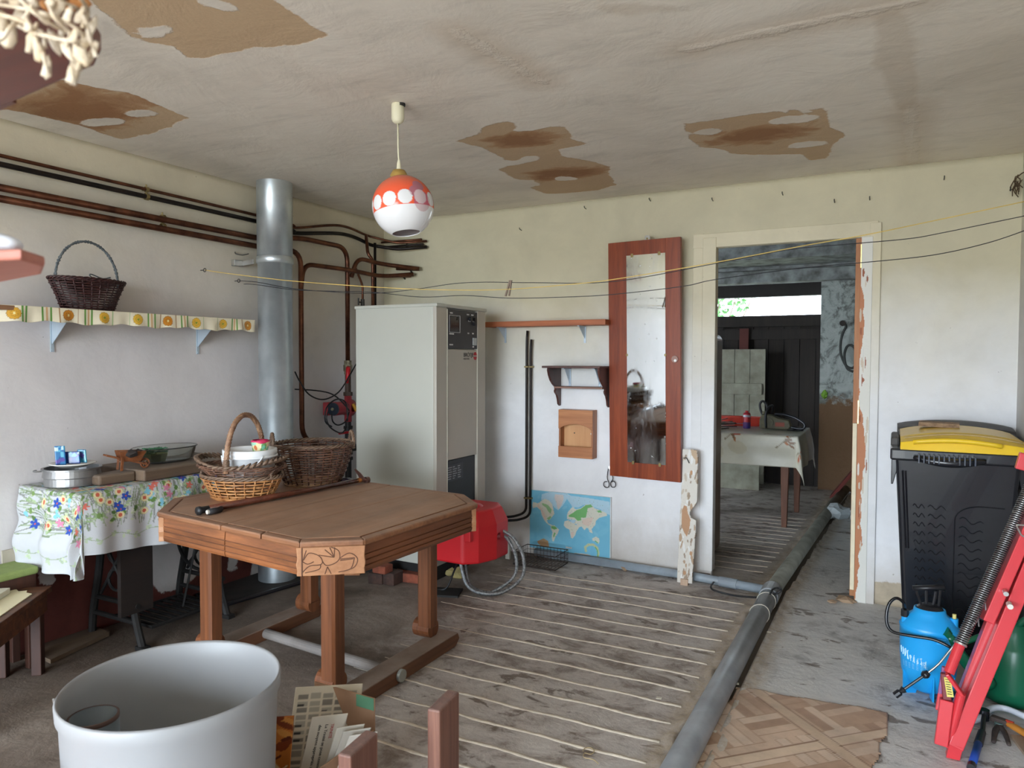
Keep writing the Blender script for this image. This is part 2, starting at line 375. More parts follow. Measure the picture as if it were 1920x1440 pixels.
wx=lambda Lp: pp(Lp,'X',0,(1,2)); wy=lambda Lp: pp(Lp,'Y',0,(0,2))
def left_red(U,Z):
    d=sdf(U,Z,[(-4.2,-.1),(-4.2,.42),(-3.2,.45),(-2.9,.43),(-2.5,.40),(-2.0,.42),(-1.6,.4),(-1.38,.36),(-1.30,.15),(-1.34,-.1)])
    for w_ in ([(277,1019),(300,1012),(335,1012),(380,1035),(372,1075),(340,1105),(300,1112),(287,1096),(275,1092),(268,1075),(257,1064),(262,1050),(274,1038)],
               [(72,1060),(102,1058),(103,1095),(75,1098)],[(432,1030),(446,1020),(446,1066),(425,1072)]):
        d=np.maximum(d,-sdf(U,Z,wx(w_)))
    return d
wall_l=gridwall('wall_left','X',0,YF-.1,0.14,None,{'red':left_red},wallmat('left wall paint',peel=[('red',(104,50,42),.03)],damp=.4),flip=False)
def back_brown(U,Z):
    d=np.full(U.shape,9.)
    for w_ in ([(1617,540),(1622,508),(1634,500),(1636,520),(1628,545),(1633,580),(1636,610),(1628,640),(1626,700),(1616,712)],):
        d=np.minimum(d,sdf(U,Z,wy(w_)))
    return d
def back_damp(U,Z): return sdf(U,Z,[(3.36,-.1),(3.36,.12),(3.6,.14),(3.9,.1),(4.1,.1),(4.1,-.1)])
DX0,DX1,DZ=2.505,3.31,2.03
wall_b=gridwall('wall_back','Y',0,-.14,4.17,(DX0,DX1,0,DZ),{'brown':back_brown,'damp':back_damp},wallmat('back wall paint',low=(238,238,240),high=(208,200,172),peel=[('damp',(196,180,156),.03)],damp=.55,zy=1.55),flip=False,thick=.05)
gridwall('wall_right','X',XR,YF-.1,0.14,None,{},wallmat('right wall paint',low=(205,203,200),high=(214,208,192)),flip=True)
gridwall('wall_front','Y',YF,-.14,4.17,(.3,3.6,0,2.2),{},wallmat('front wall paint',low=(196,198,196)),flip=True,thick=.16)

# ---- door frame ----
white=wallmat('door frame paint',low=(234,234,235),high=(220,211,184),zy=1.55,damp=.5)  # frame repeats the wall's painted-in daylight and bounce tint
bare=wood('bare red pine',(196,140,92),(158,98,58),'Z',1.2)
def lathframe():
    r=thing('door_frame','white painted wooden frame of the open doorway, bare wood on its right post','door frame',(2.9,0,0)); r['kind']='structure'; del r['label'],r['category']
    obj('left_post',bx((2.435,-.022,0.06),(DX0+.01,.05,DZ+.06)),white,r,bevel=.004)
    obj('left_trim',bx((2.375,-.012,0.10),(2.434,.0,DZ+.09)),white,r,bevel=.003)
    obj('head_trim',bx((2.375,-.016,DZ-.0),(3.385,.0,DZ+.085)),white,r,bevel=.003)
    obj('right_trim',bx((3.345,-.018,0.0),(3.40,.0,DZ+.075)),white,r,bevel=.003)
    # bare jamb with flaked face
    cv=Canvas(.06,2.03,.003,(222,220,212)); rs=random.Random(3)
    P=[(0,0)]; y=0
    for k in range(70):
        y=k*2.03/69; base=.022+.014*math.sin(y*3.1)+.012*math.sin(y*9); P.append((max(.004,min(.056,base+rs.uniform(-.006,.006)-(.02 if y>1.75 else 0)-(.02 if y<.3 else 0))),y))
    P.append((0,2.03)); cv.poly(P,(186,120,80))
    for k in range(26): cv.ell(rs.uniform(.0,.05),rs.uniform(.3,1.9),rs.uniform(.002,.006),rs.uniform(.01,.05),rs.choice([(206,190,170),(150,84,54),(216,214,208)]))
    obj('flaked_face',cv.mesh('flaked_face',lambda X,Y:np.stack([X+3.3,np.full(X.shape,-.0195),Y],1)),attrmat('flaked paint',.6,bmp=.3,scale=50),r,solid=.003)
    obj('right_post',bx((3.302,-.0175,0),(3.345,.10,DZ)),white,r,bevel=.002)
    obj('door_stop',bx((3.274,.02,0.02),(3.302,.10,DZ)),bare,r,bevel=.002,label='bare orange pine strip of the right post')
    obj('lock_strip',bx((3.276,.0,0.06),(3.298,.02,1.0)),M('primer',(226,214,186),.6),r,bevel=.002)
    cr_=M('brass plate',(214,200,140),.35,metal=.6)
    for z in (1.0,1.86): obj('hinge_leaf',bx((3.3,-.024,z),(3.306,-.017,z+.13)),cr_,r)
lathframe()

# ---- floor: one cast slab with the channel of the waste pipe ----
pc=[pt(1270,1440,'Z',.035),pt(1360,1272,'Z',.035),pt(1447,1108,'Z',.035),pt(1560,950,'Z',.035)]
def xch(y): return np.interp(y,[-8.2,pc[0].y,pc[1].y,pc[2].y,pc[3].y,4.6],[pc[0].x-.0,pc[0].x,pc[1].x,pc[2].x,pc[3].x,pc[3].x+.08])
xs=np.unique(np.concatenate([np.arange(-1.2,2.5,.06),np.arange(2.5,3.2,.012),np.arange(3.2,4.75,.05)])); ys=np.unique(np.concatenate([np.arange(-8.2,-2.6,.08),np.arange(-2.6,4.7,.03)]))
X,Y=np.meshgrid(xs,ys); dx=X-xch(Y); wob=.012*np.sin(Y*9)+.008*np.sin(Y*23+1); ad=np.abs(dx)
Zf=np.where(ad<.056+wob*.3,-.03,np.where(ad<.085+wob,.006,0.)); Zf=Zf+np.where((ad>=.062)&(ad<.1),.003*np.sin(Y*40+X*60),0)
me=grid_mesh('floor',np.stack([X.ravel(),Y.ravel(),Zf.ravel()],1),len(xs),len(ys))
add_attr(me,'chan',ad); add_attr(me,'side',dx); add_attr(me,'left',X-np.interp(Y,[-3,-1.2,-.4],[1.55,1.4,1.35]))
m,nt,p=mat_new('worn concrete'); v=coords(nt)
n1=noise(nt,v,2.4,8,.68,.5); n2=noise(nt,coords(nt,(1,1.35,1)),6,8,.72,.5); n3=noise(nt,v,28,5,.7)
right=ramp(nt,math_(nt,'ADD',math_(nt,'MULTIPLY',n1,.5),math_(nt,'MULTIPLY',n2,.5)),[(.30,sr((108,103,101))),(.39,sr((150,147,145))),(.47,sr((200,199,197))),(.7,sr((218,215,210)))])
rib=ramp(nt,math_(nt,'ADD',math_(nt,'MULTIPLY',n1,.35),math_(nt,'MULTIPLY',n2,.65)),[(.33,sr((98,86,78))),(.42,sr((142,131,123))),(.5,sr((182,174,168))),(.68,sr((208,202,196)))])
dusty=ramp(nt,n1,[(.3,sr((88,76,66))),(.5,sr((128,116,106))),(.7,sr((168,156,144)))])  # dusty concrete, darkened to stand for shade under the tables
sd=N(nt,'ShaderNodeAttribute',attribute_name='side'); lf=N(nt,'ShaderNodeAttribute',attribute_name='left'); ch=N(nt,'ShaderNodeAttribute',attribute_name='chan')
def sm(a,lo,hi):
    mr=N(nt,'ShaderNodeMapRange',interpolation_type='SMOOTHSTEP'); mr.inputs['From Min'].default_value=lo; mr.inputs['From Max'].default_value=hi; L(nt,a,mr.inputs[0]); return mr.outputs[0]
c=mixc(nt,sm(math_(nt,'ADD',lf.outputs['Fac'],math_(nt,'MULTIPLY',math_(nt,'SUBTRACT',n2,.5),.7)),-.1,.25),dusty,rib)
c=mixc(nt,sm(sd.outputs['Fac'],.0,.05),c,right)
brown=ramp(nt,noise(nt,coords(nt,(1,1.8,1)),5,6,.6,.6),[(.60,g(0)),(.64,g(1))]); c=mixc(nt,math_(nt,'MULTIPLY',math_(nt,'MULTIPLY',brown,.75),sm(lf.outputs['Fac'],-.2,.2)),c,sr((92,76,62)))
lip=sm(ch.outputs['Fac'],.17,.085); c=mixc(nt,math_(nt,'MULTIPLY',lip,ramp(nt,n3,[(.35,g(.3)),(.6,g(.9))])),c,sr((176,160,138)))
c=mixc(nt,sm(ch.outputs['Fac'],.060,.05),c,sr((122,108,92)))
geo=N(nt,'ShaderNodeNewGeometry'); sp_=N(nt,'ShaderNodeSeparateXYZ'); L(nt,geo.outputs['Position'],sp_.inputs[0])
c=mixc(nt,math_(nt,'MULTIPLY',sm(sp_.outputs[0],1.1,.0),.75),c,sr((80,64,50)))  # brown dirt toward the left wall; also paints in furniture shade there
L(nt,c,p.inputs['Base Color']); p.inputs['Roughness'].default_value=.7; bump(nt,p,math_(nt,'ADD',n2,math_(nt,'MULTIPLY',n3,.5)),.5,.012)
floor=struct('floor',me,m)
# pale mortar ridges left of the pipe, some of them worn through
mort=M('pale mortar',(206,194,176),.8,var=.1,scale=40,bmp=.5)
rs=random.Random(11)
def ridge(x0,x1,y,sl,k):
    bm=B(); n=int((x1-x0)/.03); pts=[]; R_=[]
    for i in range(n+1):
        x=x0+(x1-x0)*i/n; pts.append((x,y+sl*(x-x1)+.0035*math.sin(x*17+k)+rs.uniform(-.0015,.0015),-.001)); R_.append(rs.uniform(.0075,.0105)*(min(1,.35+(x-x0)*1.3)))
    tube(bm,pts,R_,6,flat=.55); obj('mortar_ridge',bm,mort,floor,smooth=True)
k=0; y=-.36
while y>-3.6:
    x1=float(xch(y))-.115; x0=max(1.25,1.50-.1*rs.random()-(.16 if y>-1.2 else 0)+max(0,(-y-2.2))*.1); ridge(x0,x1,y,.02,k); k+=1; y-=rs.uniform(.142,.155)
y=.32
while y<2.2:
    ridge(2.15+rs.uniform(0,.25),float(xch(y))-.14,y,.02,k); k+=1; y+=.135
# vinyl remnant with printed parquet
vp=[(2.9,-3.6)]+[tuple(pt(x,y,'Z',0).xy) for x,y in ((1290,1425),(1345,1345),(1383,1290),(1430,1296),(1500,1310),(1560,1318),(1690,1342),(1655,1395),(1640,1440))]+[(3.42,-3.6)]
cv=Canvas(.62,2.3,.006,(176,142,112))
def parq(cv,ox,oy):
    rs=random.Random(4); t=.17
    tones=[(212,182,156),(192,158,130),(220,194,170),(178,144,118),(204,172,144)]
    for i in range(-14,8):
        for j in range(-3,24):
            cx_,cy_=(i+j)*t*.707,(j-i)*t*.707
            if not(-.2<cx_<.85 and -.2<cy_<2.5): continue
            hor=(i+j)%2==0
            for s_ in range(4):
                o_=(s_-1.5)*t/4; a=PI/4 if hor else -PI/4
                ux,uy=math.cos(a),math.sin(a); nx_,ny_=-uy,ux; c0=(cx_+nx_*o_,cy_+ny_*o_); hl,hw=t/2,t/8-.0015
                cv.poly([(c0[0]+ux*a_*hl+nx_*b_*hw,c0[1]+uy*a_*hl+ny_*b_*hw) for a_,b_ in ((-1,-1),(1,-1),(1,1),(-1,1))],rs.choice(tones))
            for a_ in (-1,1):
                pass
    for k_ in (0,1,2,3):  # broad pale bands of the Versailles pattern
        cv.line([(-.2,k_*.68-.1),(.8,k_*.68+.9)],.045,(220,194,166)); cv.line([(-.2,k_*.68+.5),(.8,k_*.68-.5)],.045,(208,180,152))
        for s_ in (-.027,.027):
            cv.line([(-.2,k_*.68-.1+s_*1.4),(.8,k_*.68+.9+s_*1.4)],.005,(150,114,88)); cv.line([(-.2,k_*.68+.5+s_*1.4),(.8,k_*.68-.5+s_*1.4)],.005,(132,98,74))
parq(cv,0,0)
vme=cv.mesh('vinyl_sheet',lambda X,Y:np.stack([X+2.86,Y-3.62,np.full(X.shape,.0035)],1))
_c=np.empty(len(vme.vertices)*3); vme.vertices.foreach_get('co',_c); _c=_c.reshape(-1,3)
bmv=bmesh.new(); bmv.from_mesh(vme); ins=inside(_c[:,0]+.006*np.sin(_c[:,1]*30),_c[:,1]+.006*np.sin(_c[:,0]*33),vp)
bmesh.ops.delete(bmv,geom=[v_ for v_ in bmv.verts if not ins[v_.index]],context='VERTS')
obj('vinyl_sheet',bmv,attrmat('printed vinyl',.55,bmp=.1,var=.35),floor,solid=.003)
# damp-stained skirting gap patch right of the door
rub=M('mortar crumbs',(168,142,116),.9,scale=20)
for i,(x,y,r_) in enumerate(((1585,1125,.05),(1600,1128,.03),(1560,1128,.025))):
    q=pt(x,y,'Z',0); obj('mortar_crumb',clump(B(),(q.x,q.y-.02,.008),r_,1,i,.35),rub,floor)

# ---- outside and the shed behind the doorway ----
struct('ground_outside',bx((-14,-26,-.12),(18,YF-.17,-.03)),M('gravel yard',(178,170,158),.9,c2=(150,142,126)))
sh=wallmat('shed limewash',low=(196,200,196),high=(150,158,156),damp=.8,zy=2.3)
m,nt,p=mat_new('mouldy limewash'); v=coords(nt)
c=ramp(nt,noise(nt,v,4.5,9,.72,1.2),[(.34,sr((70,64,56))),(.45,sr((132,136,132))),(.52,sr((176,182,178))),(.75,sr((196,202,198)))])
geo=N(nt,'ShaderNodeNewGeometry'); s=N(nt,'ShaderNodeSeparateXYZ'); L(nt,geo.outputs['Position'],s.inputs[0])
zz=math_(nt,'ADD',s.outputs[2],math_(nt,'MULTIPLY',math_(nt,'SUBTRACT',noise(nt,v,4,7,.7),.5),.7)); c=mixc(nt,ramp(nt,zz,[(.93,g(1)),(1.0,g(0))]),c,sr((120,92,66)))
L(nt,c,p.inputs['Base Color']); p.inputs['Roughness'].default_value=.9; bump(nt,p,noise(nt,v,7,9,.7),.8,.03); limew=m
dark=wood('old dark boards',(52,42,36),(22,18,16),'Z',.7,.75)
struct('wall_shed_left',bx((-1.1,.06,0),(-.95,5.0,2.7)),sh)
struct('wall_shed_right',bx((3.56,.06,0),(3.7,5.0,2.7)),limew)
q=pt(1541,525,'Y',3.75); PX=q.x
struct('wall_shed_pier',bx((PX,3.70,0),(3.56,4.1,2.7)),limew)
struct('ceiling_shed',bx((-1.1,.06,2.5),(3.7,5.0,2.62)),M('shed boards',(92,88,84)))
# whitewashed roof beams seen above the opening
bmat=M('whitewashed timber',(178,184,184),.85,c2=(84,82,78),scale=7,bmp=.8,detail=8)
for nme,(y0,y1,z0,z1) in {'trim_1':(3.55,3.75,2.17,2.30),'trim_2':(2.9,3.5,2.33,2.5),'trim_3':(3.50,3.56,2.30,2.5)}.items():
    struct(nme,bx((-.95,y0,z0),(3.56,y1,z1)),bmat,bevel=.01)
struct('trim_4',bx((-.95,3.8,2.04),(PX,3.9,2.5)),M('sooty lintel',(44,40,38),.8),bevel=.01)
# dark board wall under the opening, board by board
zt=pt(1440,592,'Y',3.85).z
wb=thing('board_wall','x','x'); del wb['label'],wb['category']; wb['kind']='structure'; wb.name='wall_shed_boards'; wb.location=(0,3.85,0)
obj('backing_board',bx((-.95,3.885,0),(PX,3.9,zt-.05)),dark,wb); rs=random.Random(2); x=-.95
while x<PX-.02:
    w_=min(.16,PX-x); obj('board',bx((x+.003,3.84+rs.uniform(-.006,.006),.0),(x+w_-.003,3.875,zt-.13+rs.uniform(-.01,.01))),dark,wb); x+=w_
obj('rail',bx((-.95,3.79,zt-.12),(PX,3.84,zt)),dark,wb); obj('rail',bx((-.95,3.80,zt-.26),(PX,3.84,zt-.15)),dark,wb)
struct('ground_behind_shed',bx((-9,5.1,-.1),(12,22,-.02)),M('meadow',(120,122,100),.9))
struct('wall_shed_outer',bx((-1.1,4.1,0),(-.95,5.0,2.7)),sh)
# ================= boiler corner =================
galv=M('galvanised steel',(206,212,214),.36,metal=.72,c2=(166,174,178),scale=5,bmp=.05,detail=8)
steel=M('bright steel',(190,190,188),.3,metal=.9); darksteel=M('dark steel',(70,68,66),.45,metal=.8)
copper=M('tarnished copper',(128,82,60),.36,metal=.85,c2=(72,46,36),scale=14,detail=6); darkcu=M('dark oxidised pipe',(44,34,30),.45,metal=.5,c2=(24,20,18))
rubber=M('black rubber',(28,28,30),.5); blackp=M('black plastic',(26,26,30),.4)
creamp=M('cream enamel',(186,186,176),.42,var=.03,scale=2,bmp=.02); greyp=M('beige enamel front',(180,174,162),.4,var=.05,scale=3,bmp=.02)
bx0,bx1,by0,by1,bz1=.484,1.08,-.905,-.33,1.682
r=thing('boiler','tall cream and beige oil boiler cabinet with a black control panel','boiler',((bx0+bx1)/2,(by0+by1)/2,0))
obj('side_panel',bx((bx0,by0,.115),(bx1-.012,by1,bz1-.015)),creamp,r,bevel=.004)
obj('top_cover',bx((bx0-.006,by0-.006,bz1-.02),(bx1+.02,by1+.006,bz1)),creamp,r,bevel=.004)
obj('plinth',bx((bx0+.02,by0+.03,.0),(bx1-.05,by1-.03,.12)),M('sooty black',(20,19,19),.8),r)
def fr(y0,y1,z0,z1,x0=bx1-.012,x1=bx1+.012): return bx((x0,y0,z0),(x1,y1,z1))
bm=B(); box(bm,(bx1-.012,by0,.115),(bx1+.012,by0+.115,bz1-.02)); box(bm,(bx1-.012,by1-.10,.115),(bx1+.012,by1,bz1-.02)); obj('front_frame',bm,greyp,r,bevel=.003)
py0,py1=by0+.12,by1-.105
obj('front_door',fr(py0,py1,.735,bz1-.27,bx1-.012,bx1+.010),greyp,r,bevel=.004)
ws=M('pale seam strip',(214,210,198),.4)
obj('edge_strip',fr(py0-.005,py0,.115,bz1-.03,bx1-.01,bx1+.014),ws,r); obj('edge_strip',fr(py1,py1+.005,.115,bz1-.03,bx1-.01,bx1+.014),ws,r)
cpn=obj('control_panel',fr(py0,py1,bz1-.265,bz1-.03,bx1-.01,bx1+.012),M('charcoal panel',(44,44,50),.45,bmp=.03),r,bevel=.002)
dx_=bx1+.0125; wl=M('white print',(212,212,212),.6)
def yz(u,v): return (py0+u*(py1-py0), bz1-.265+v*.235)
bm=B()
for (u0,v0,u1,v1) in ((.06,.42,.40,.42),(.40,.42,.40,.86),(.40,.86,.06,.86),(.06,.86,.06,.42)):
    a,b=yz(u0,v0),yz(u1,v1); tube(bm,[(dx_,*a),(dx_,*b)],.0012,4)
obj('display_frame',bm,wl,cpn)
a,b=yz(.09,.45),yz(.37,.83); obj('display',bx((bx1+.011,a[0],a[1]),(bx1+.0128,b[0],b[1])),M('dark glass',(30,31,36),.15),cpn)
bm=B()
rs=random.Random(5)
for (u,v,n) in ((.08,.9,3),(.28,.80,2),(.28,.74,2),(.06,.36,5),(.06,.08,4),(.63,.90,3),(.78,.90,3),(.68,.73,3),(.84,.73,2),(.66,.40,2),(.82,.40,2),(.83,.04,2)):
    for i in range(n):
        a=yz(u+i*.03,v); b=yz(u+i*.03+.022,v+.035); box(bm,(bx1+.012,a[0],a[1]),(bx1+.0128,b[0],b[1]))
obj('panel_print',bm,wl,cpn,kind='stuff')
for u,v in ((.72,.80),(.87,.80),(.87,.68)):
    a=yz(u,v); obj('knob',cyl(B(),(bx1+.012,*a),(bx1+.03,*a),.013,14),blackp,cpn)
a,b=yz(.83,.10),yz(.96,.30); obj('rocker_switch',bx((bx1+.012,a[0],a[1]),(bx1+.018,b[0],b[1])),M('grey switch',(170,174,174),.4),cpn,bevel=.002)
lc=obj('burner_cover',fr(py0,py1,.13,.73,bx1-.03,bx1-.004),M('black burner hatch',(34,36,40),.5),r,bevel=.003)
a=(py0+.01,.60); obj('rating_label',bx((bx1-.004,a[0],a[1]),(bx1-.002,a[0]+.19,a[1]+.105)),M('label black',(52,56,62),.5),lc)
bm=B()
for i in range(3):
    for j in range(6): box(bm,(bx1-.002,a[0]+.012+i*.058,a[1]+.012+j*.014),(bx1-.0012,a[0]+.012+i*.058+rs.uniform(.02,.05),a[1]+.018+j*.014))
obj('label_print',bm,M('grey print',(150,154,158),.6),lc,kind='stuff')
def text(body,size,M_,mat,parent,name='lettering',ext=.0006):
    cu=bpy.data.curves.new(name,'FONT'); cu.body=body; cu.size=size; cu.extrude=ext; cu.align_x='LEFT'
    o=bpy.data.objects.new(name,cu); COL.objects.link(o); dg=bpy.context.evaluated_depsgraph_get(); me=bpy.data.meshes.new_from_object(o.evaluated_get(dg)); bpy.data.objects.remove(o)
    me.transform(M_); return obj(name,me,mat,parent)
text('BRÖTJE',.036,axes((bx1+.0105,py1-.165,bz1-.315),(0,1,0),(0,0,1),(1,0,0)),M('print black',(30,30,32),.6),r)
text('HEIZUNG',.017,axes((bx1+.0105,py1-.165,bz1-.334),(0,1,0),(0,0,1),(1,0,0)),M('print grey',(110,106,104),.6),r)
bm=B(); cc=(bx1+.011,py1-.025,bz1-.310)
for sgn in (1,-1):
    P=[(.020*math.cos(t),.004*sgn+.022*math.sin(t)*sgn) for t in np.linspace(.0,PI,10)]; P=P if sgn>0 else P[::-1]
    prism(bm,P,.001,axes(cc,(0,1,0),(0,0,1),(1,0,0)))
obj('emblem',bm,M('print red',(176,36,44),.5),r)
for y in (by0+.05,by1-.06): pass
# bricks it stands by
brk=M('old brick',(158,84,60),.9,c2=(104,58,44),scale=18,bmp=.6); brk2=M('dark brick',(92,66,56),.9,c2=(58,46,42),scale=18,bmp=.6)
q=pt(772,1092,'Z',0); tag(obj('brick',box(B(),(q.x-.14,q.y-.02,0),(q.x+.10,q.y+.085,.055),rot=Euler((0,0,.12))),brk,bevel=.005),'long orange brick on the floor in front of the boiler plinth','brick',group='bricks in front of the boiler')
for i,(px,py,t) in enumerate(((730,1096,'dark brown brick left of the orange brick'),(705,1094,'small dark brick, leftmost by the boiler plinth'))):
    q=pt(px,py,'Z',0); tag(obj('brick',box(B(),(q.x-.05,q.y-.02,0),(q.x+.045,q.y+.08,.075-.01*i),rot=Euler((0,0,.2*i))),brk2,bevel=.006),t,'brick',group='bricks in front of the boiler')
q=pt(718,1072,'Z',.08); tag(obj('brick',box(B(),(q.x-.05,q.y-.04,.077),(q.x+.045,q.y+.04,.125)),brk,bevel=.006),'brick piece lying on top of the dark bricks','brick',group='bricks in front of the boiler')
q=pt(660,1078,'Z',0); tag(obj('wood_chip',box(B(),(q.x-.06,q.y-.012,0),(q.x+.05,q.y+.012,.014),rot=Euler((0,0,.5))),bare),'pale wood chip on the dark floor behind the table','wood chip')
q=pt(862,1082,'Z',0); tag(obj('rubble_lump',clump(B(),(q.x,q.y,.028),.05,2,4,.7),M('foam yellow',(150,136,88),.9,scale=30),smooth=False),'crumbled yellowish foam lump on the floor by the red cover','rubble')
# red burner hood standing before the boiler
redp=M('red moulded plastic',(206,30,38),.42,var=.05,scale=3,bmp=.03)
r=thing('burner_hood','red plastic burner hood hanging low on the boiler front','burner cover',(1.32,-.74,.16))
hz0,hz1=.185,.48; bm=B()
poly=[(1.11,-1.005),(1.34,-1.01),(1.41,-.95),(1.455,-.82),(1.455,-.68),(1.38,-.58),(1.10,-.58)]
v0=[bm.verts.new((x,y,hz0)) for x,y in poly]; v1=[bm.verts.new((x,y,hz1-.085)) for x,y in poly]
cx_,cy_=1.26,-.76; v2=[bm.verts.new((cx_+(x-cx_)*.80,cy_+(y-cy_)*.80,hz1)) for x,y in poly]
n=len(poly)
for A_,C_ in ((v0,v1),(v1,v2)):
    for i in range(n): bm.faces.new((A_[i],A_[(i+1)%n],C_[(i+1)%n],C_[i]))
bm.faces.new(v0[::-1]); bm.faces.new(v2); obj('shell',bm,redp,r,bevel=.014,seg=3)
obj('dome',lathe(B(),[(.0,.026),(.035,.024),(.06,.014),(.075,.0)],(1.27,-.80,hz1-.004),20),redp,r,smooth=True)
obj('latch',bx((1.35,-1.01,.32),(1.39,-.975,.41)),redp,r,bevel=.006); obj('latch',bx((1.135,-1.020,.31),(1.175,-1.0,.39)),redp,r,bevel=.006)
obj('bung',cyl(B(),(1.443,-.80,.32),(1.462,-.79,.32),.020,16),M('dark red',(110,14,20),.5),r)
hose=M('braided steel hose',(176,178,178),.4,metal=.6,c2=(90,92,94),scale=90,bmp=.5)
for i,(dx,lab) in enumerate(((0,'outer braided steel oil hose looping from the red hood'),(.05,'inner braided steel oil hose looping from the red hood'))):
    P=[(1.445-dx*.5,-.74,.34-dx),(1.51-dx,-.72,.30),(1.575-dx,-.72,.20),(1.59-dx,-.76,.09),(1.52-dx,-.86,.02),(1.42,-.93+dx*.4,.016),(1.32,-.93+dx*.4,.05),(1.27,-.92+dx,.165)]
    tag(obj('oil_hose',tube(B(),spline(P,7),.0105,8),hose,smooth=True),lab,'hose',group='braided hoses of the burner')
tag(obj('power_cable',tube(B(),spline([(1.20,-.82,.17),(1.22,-.92,.10),(1.20,-.97,.02),(1.12,-1.0,.008),(1.16,-1.1,.008)],6),.006,6),rubber,smooth=True),'black cable dropping from the red hood to the floor','cable')
tag(obj('black_plate',box(B(),(1.13,-1.06,0),(1.30,-.92,.012),rot=Euler((0,0,.35))),M('black lino',(26,24,22),.7)),'flat black scrap on the floor in front of the red hood','scrap')

# flue
c0=pt(513,342,'Z',H); FX,FY=.19,-1.285
r=thing('flue_pipe','shiny galvanised steel flue pipe from floor level up to the ceiling','flue pipe',(FX,FY,.72))
obj('duct',lathe(B(),[(.098,.74),(.100,1.93),(.102,1.93),(.104,H)],(FX,FY,0),40),galv,r,smooth=True)
obj('seam_ring',lathe(B(),[(.1005,1.915),(.1065,1.92),(.1065,1.955),(.103,1.96)],(FX,FY,0),40),galv,r,smooth=True)
obj('collar',lathe(B(),[(.098,.845),(.108,.85),(.110,.862),(.104,.872),(.118,.80),(.12,.76),(.1,.73)][:4],(FX,FY,0),40),galv,r,smooth=True)
obj('lower_duct',lathe(B(),[(.112,.021),(.112,.85),(.098,.86)],(FX,FY,0),32),galv,r,smooth=True)
bm=B(); box(bm,(.0,FY-.16,1.90),(.03,FY-.095,1.935)); beam(bm,(.0,FY-.10,1.918),(.12,FY-.10,1.925),.004,.03); obj('wall_bracket',bm,steel,r,bevel=.003)
obj('bracket_hook',tube(B(),spline([(.0,FY-.13,1.985),(.03,FY-.15,1.97),(.05,FY-.12,1.965),(.07,FY-.09,1.975)],4),.003,5),darksteel,r)

# pipes : each run a thing, clips are parts
def pipe(name,lab,pts,r_,mat,bend_=.06,clips=(),grp='heating pipes in the corner',clipr=None):
    t=thing(name,lab,'pipe',tuple(pts[0]),group=grp)
    obj('run',tube(B(),bend(pts,bend_,6),r_,12),mat,t,smooth=True)
    for c in clips:
        c=Vector(c[:3]); bm=B(); lathe(bm,[(r_+.001,-.008),(r_+.006,-.008),(r_+.006,.008),(r_+.001,.008)],c,12,M=Matrix.Rotation(PI/2,3,'X')); cyl(bm,c,(0.0,c.y,c.z),.004,6); cyl(bm,c+Vector((-.003,0,r_)),c+Vector((-.003,0,r_+.018)),.004,6)
        obj('pipe_clip',bm,M('brass clip',(150,132,90),.4,metal=.8),t)
    return t
def lw(px,py,x): return pt(px,py,'X',x)
# long runs on the left wall (start behind the foreground)
def run(z,x,y0,y1): return [(x,y0,z),(x,y1,z)]
zA=lw(240,349,.035).z; zB=lw(240,361,.035).z; zC=lw(240,398,.035).z; zD=lw(240,415,.035).z
gy=lw(275,360,.035).y; gy2=lw(304,412,.035).y
zb_=lambda px,py: pt(px,py,'Y',-.045).z
# thin copper: runs to corner, sags, then to the back wall at px 800,455
A=[(.035,-3.9,zA+.01),(.035,-1.2,zA),(.035,-1.0,zA-.03),(.035,-.55,zA+.06),(.035,-.28,zA+.04)]
e=pt(800,452,'Y',-.04); Bm=[(.05,-.22,zA+.03),(.2,-.1,2.21),(e.x,-.04,e.z)]
pipe('copper_pipe','thin copper pipe, topmost run under the ceiling on the left wall',spline(A+Bm[:1],4)+[Vector(b) for b in Bm[1:]],.0085,copper,.05,[(.035,gy,zA+.004)])
e2=pt(800,463,'Y',-.04)
pipe('black_pipe','black painted pipe just below the topmost copper pipe',spline([(.035,-3.9,zB+.005),(.035,-1.2,zB-.005),(.035,-1.0,zB-.03),(.035,-.5,zB+.04),(.05,-.22,zB+.0)],4)+[(.2,-.1,2.165),(e2.x,-.04,e2.z)],.0125,darkcu,.05,[(.035,gy,zB)])
# two thick lower runs
p1=lw(620,460,.05); 
x_c=.078
vC=lw(652,640,x_c).y; top=lw(620,458,x_c).z
pipe('copper_pipe','thick copper pipe of the upper pair, turning down left of the boiler',[(x_c-.02,-3.9,zC),(x_c-.02,-1.25,zC-.01),(x_c,-.98,top),(x_c,vC,top),(x_c,vC,1.30)],.0165,copper,.11,[(.04,gy2,zC)])
vD=lw(565,640,x_c).y; tD=lw(548,468,x_c).z
pipe('copper_pipe','thick copper pipe of the lower pair, turning down beside the flue',[(x_c-.02,-3.9,zD),(x_c-.02,-1.2,zD-.015),(x_c,vD,tD),(x_c,vD,.83),(x_c,vD+.25,.74)],.0165,copper,.10,[(.04,gy2,zD)])
# branches to the back wall
z1_=lw(600,500,x_c).z; e3=pt(775,514,'Y',-.05); e4=pt(786,504,'Y',-.05)
pipe('copper_pipe','copper branch rising off the flue-side pipe toward the back wall, lower one',[(x_c,vD,z1_-.16),(x_c+.005,vD+.02,z1_),(x_c+.03,vC,z1_+.005),(.13,-.2,z1_-.01),(e3.x,-.05,e3.z)],.0155,copper,.12)
z2_=lw(690,487,x_c+.03).z
pipe('copper_pipe','copper branch above it, from the second riser to the back wall',[(x_c+.01,vC+.03,z2_-.14),(x_c+.03,vC+.07,z2_),(.14,-.22,z2_-.02),(e4.x,-.05,e4.z)],.0155,copper,.09)
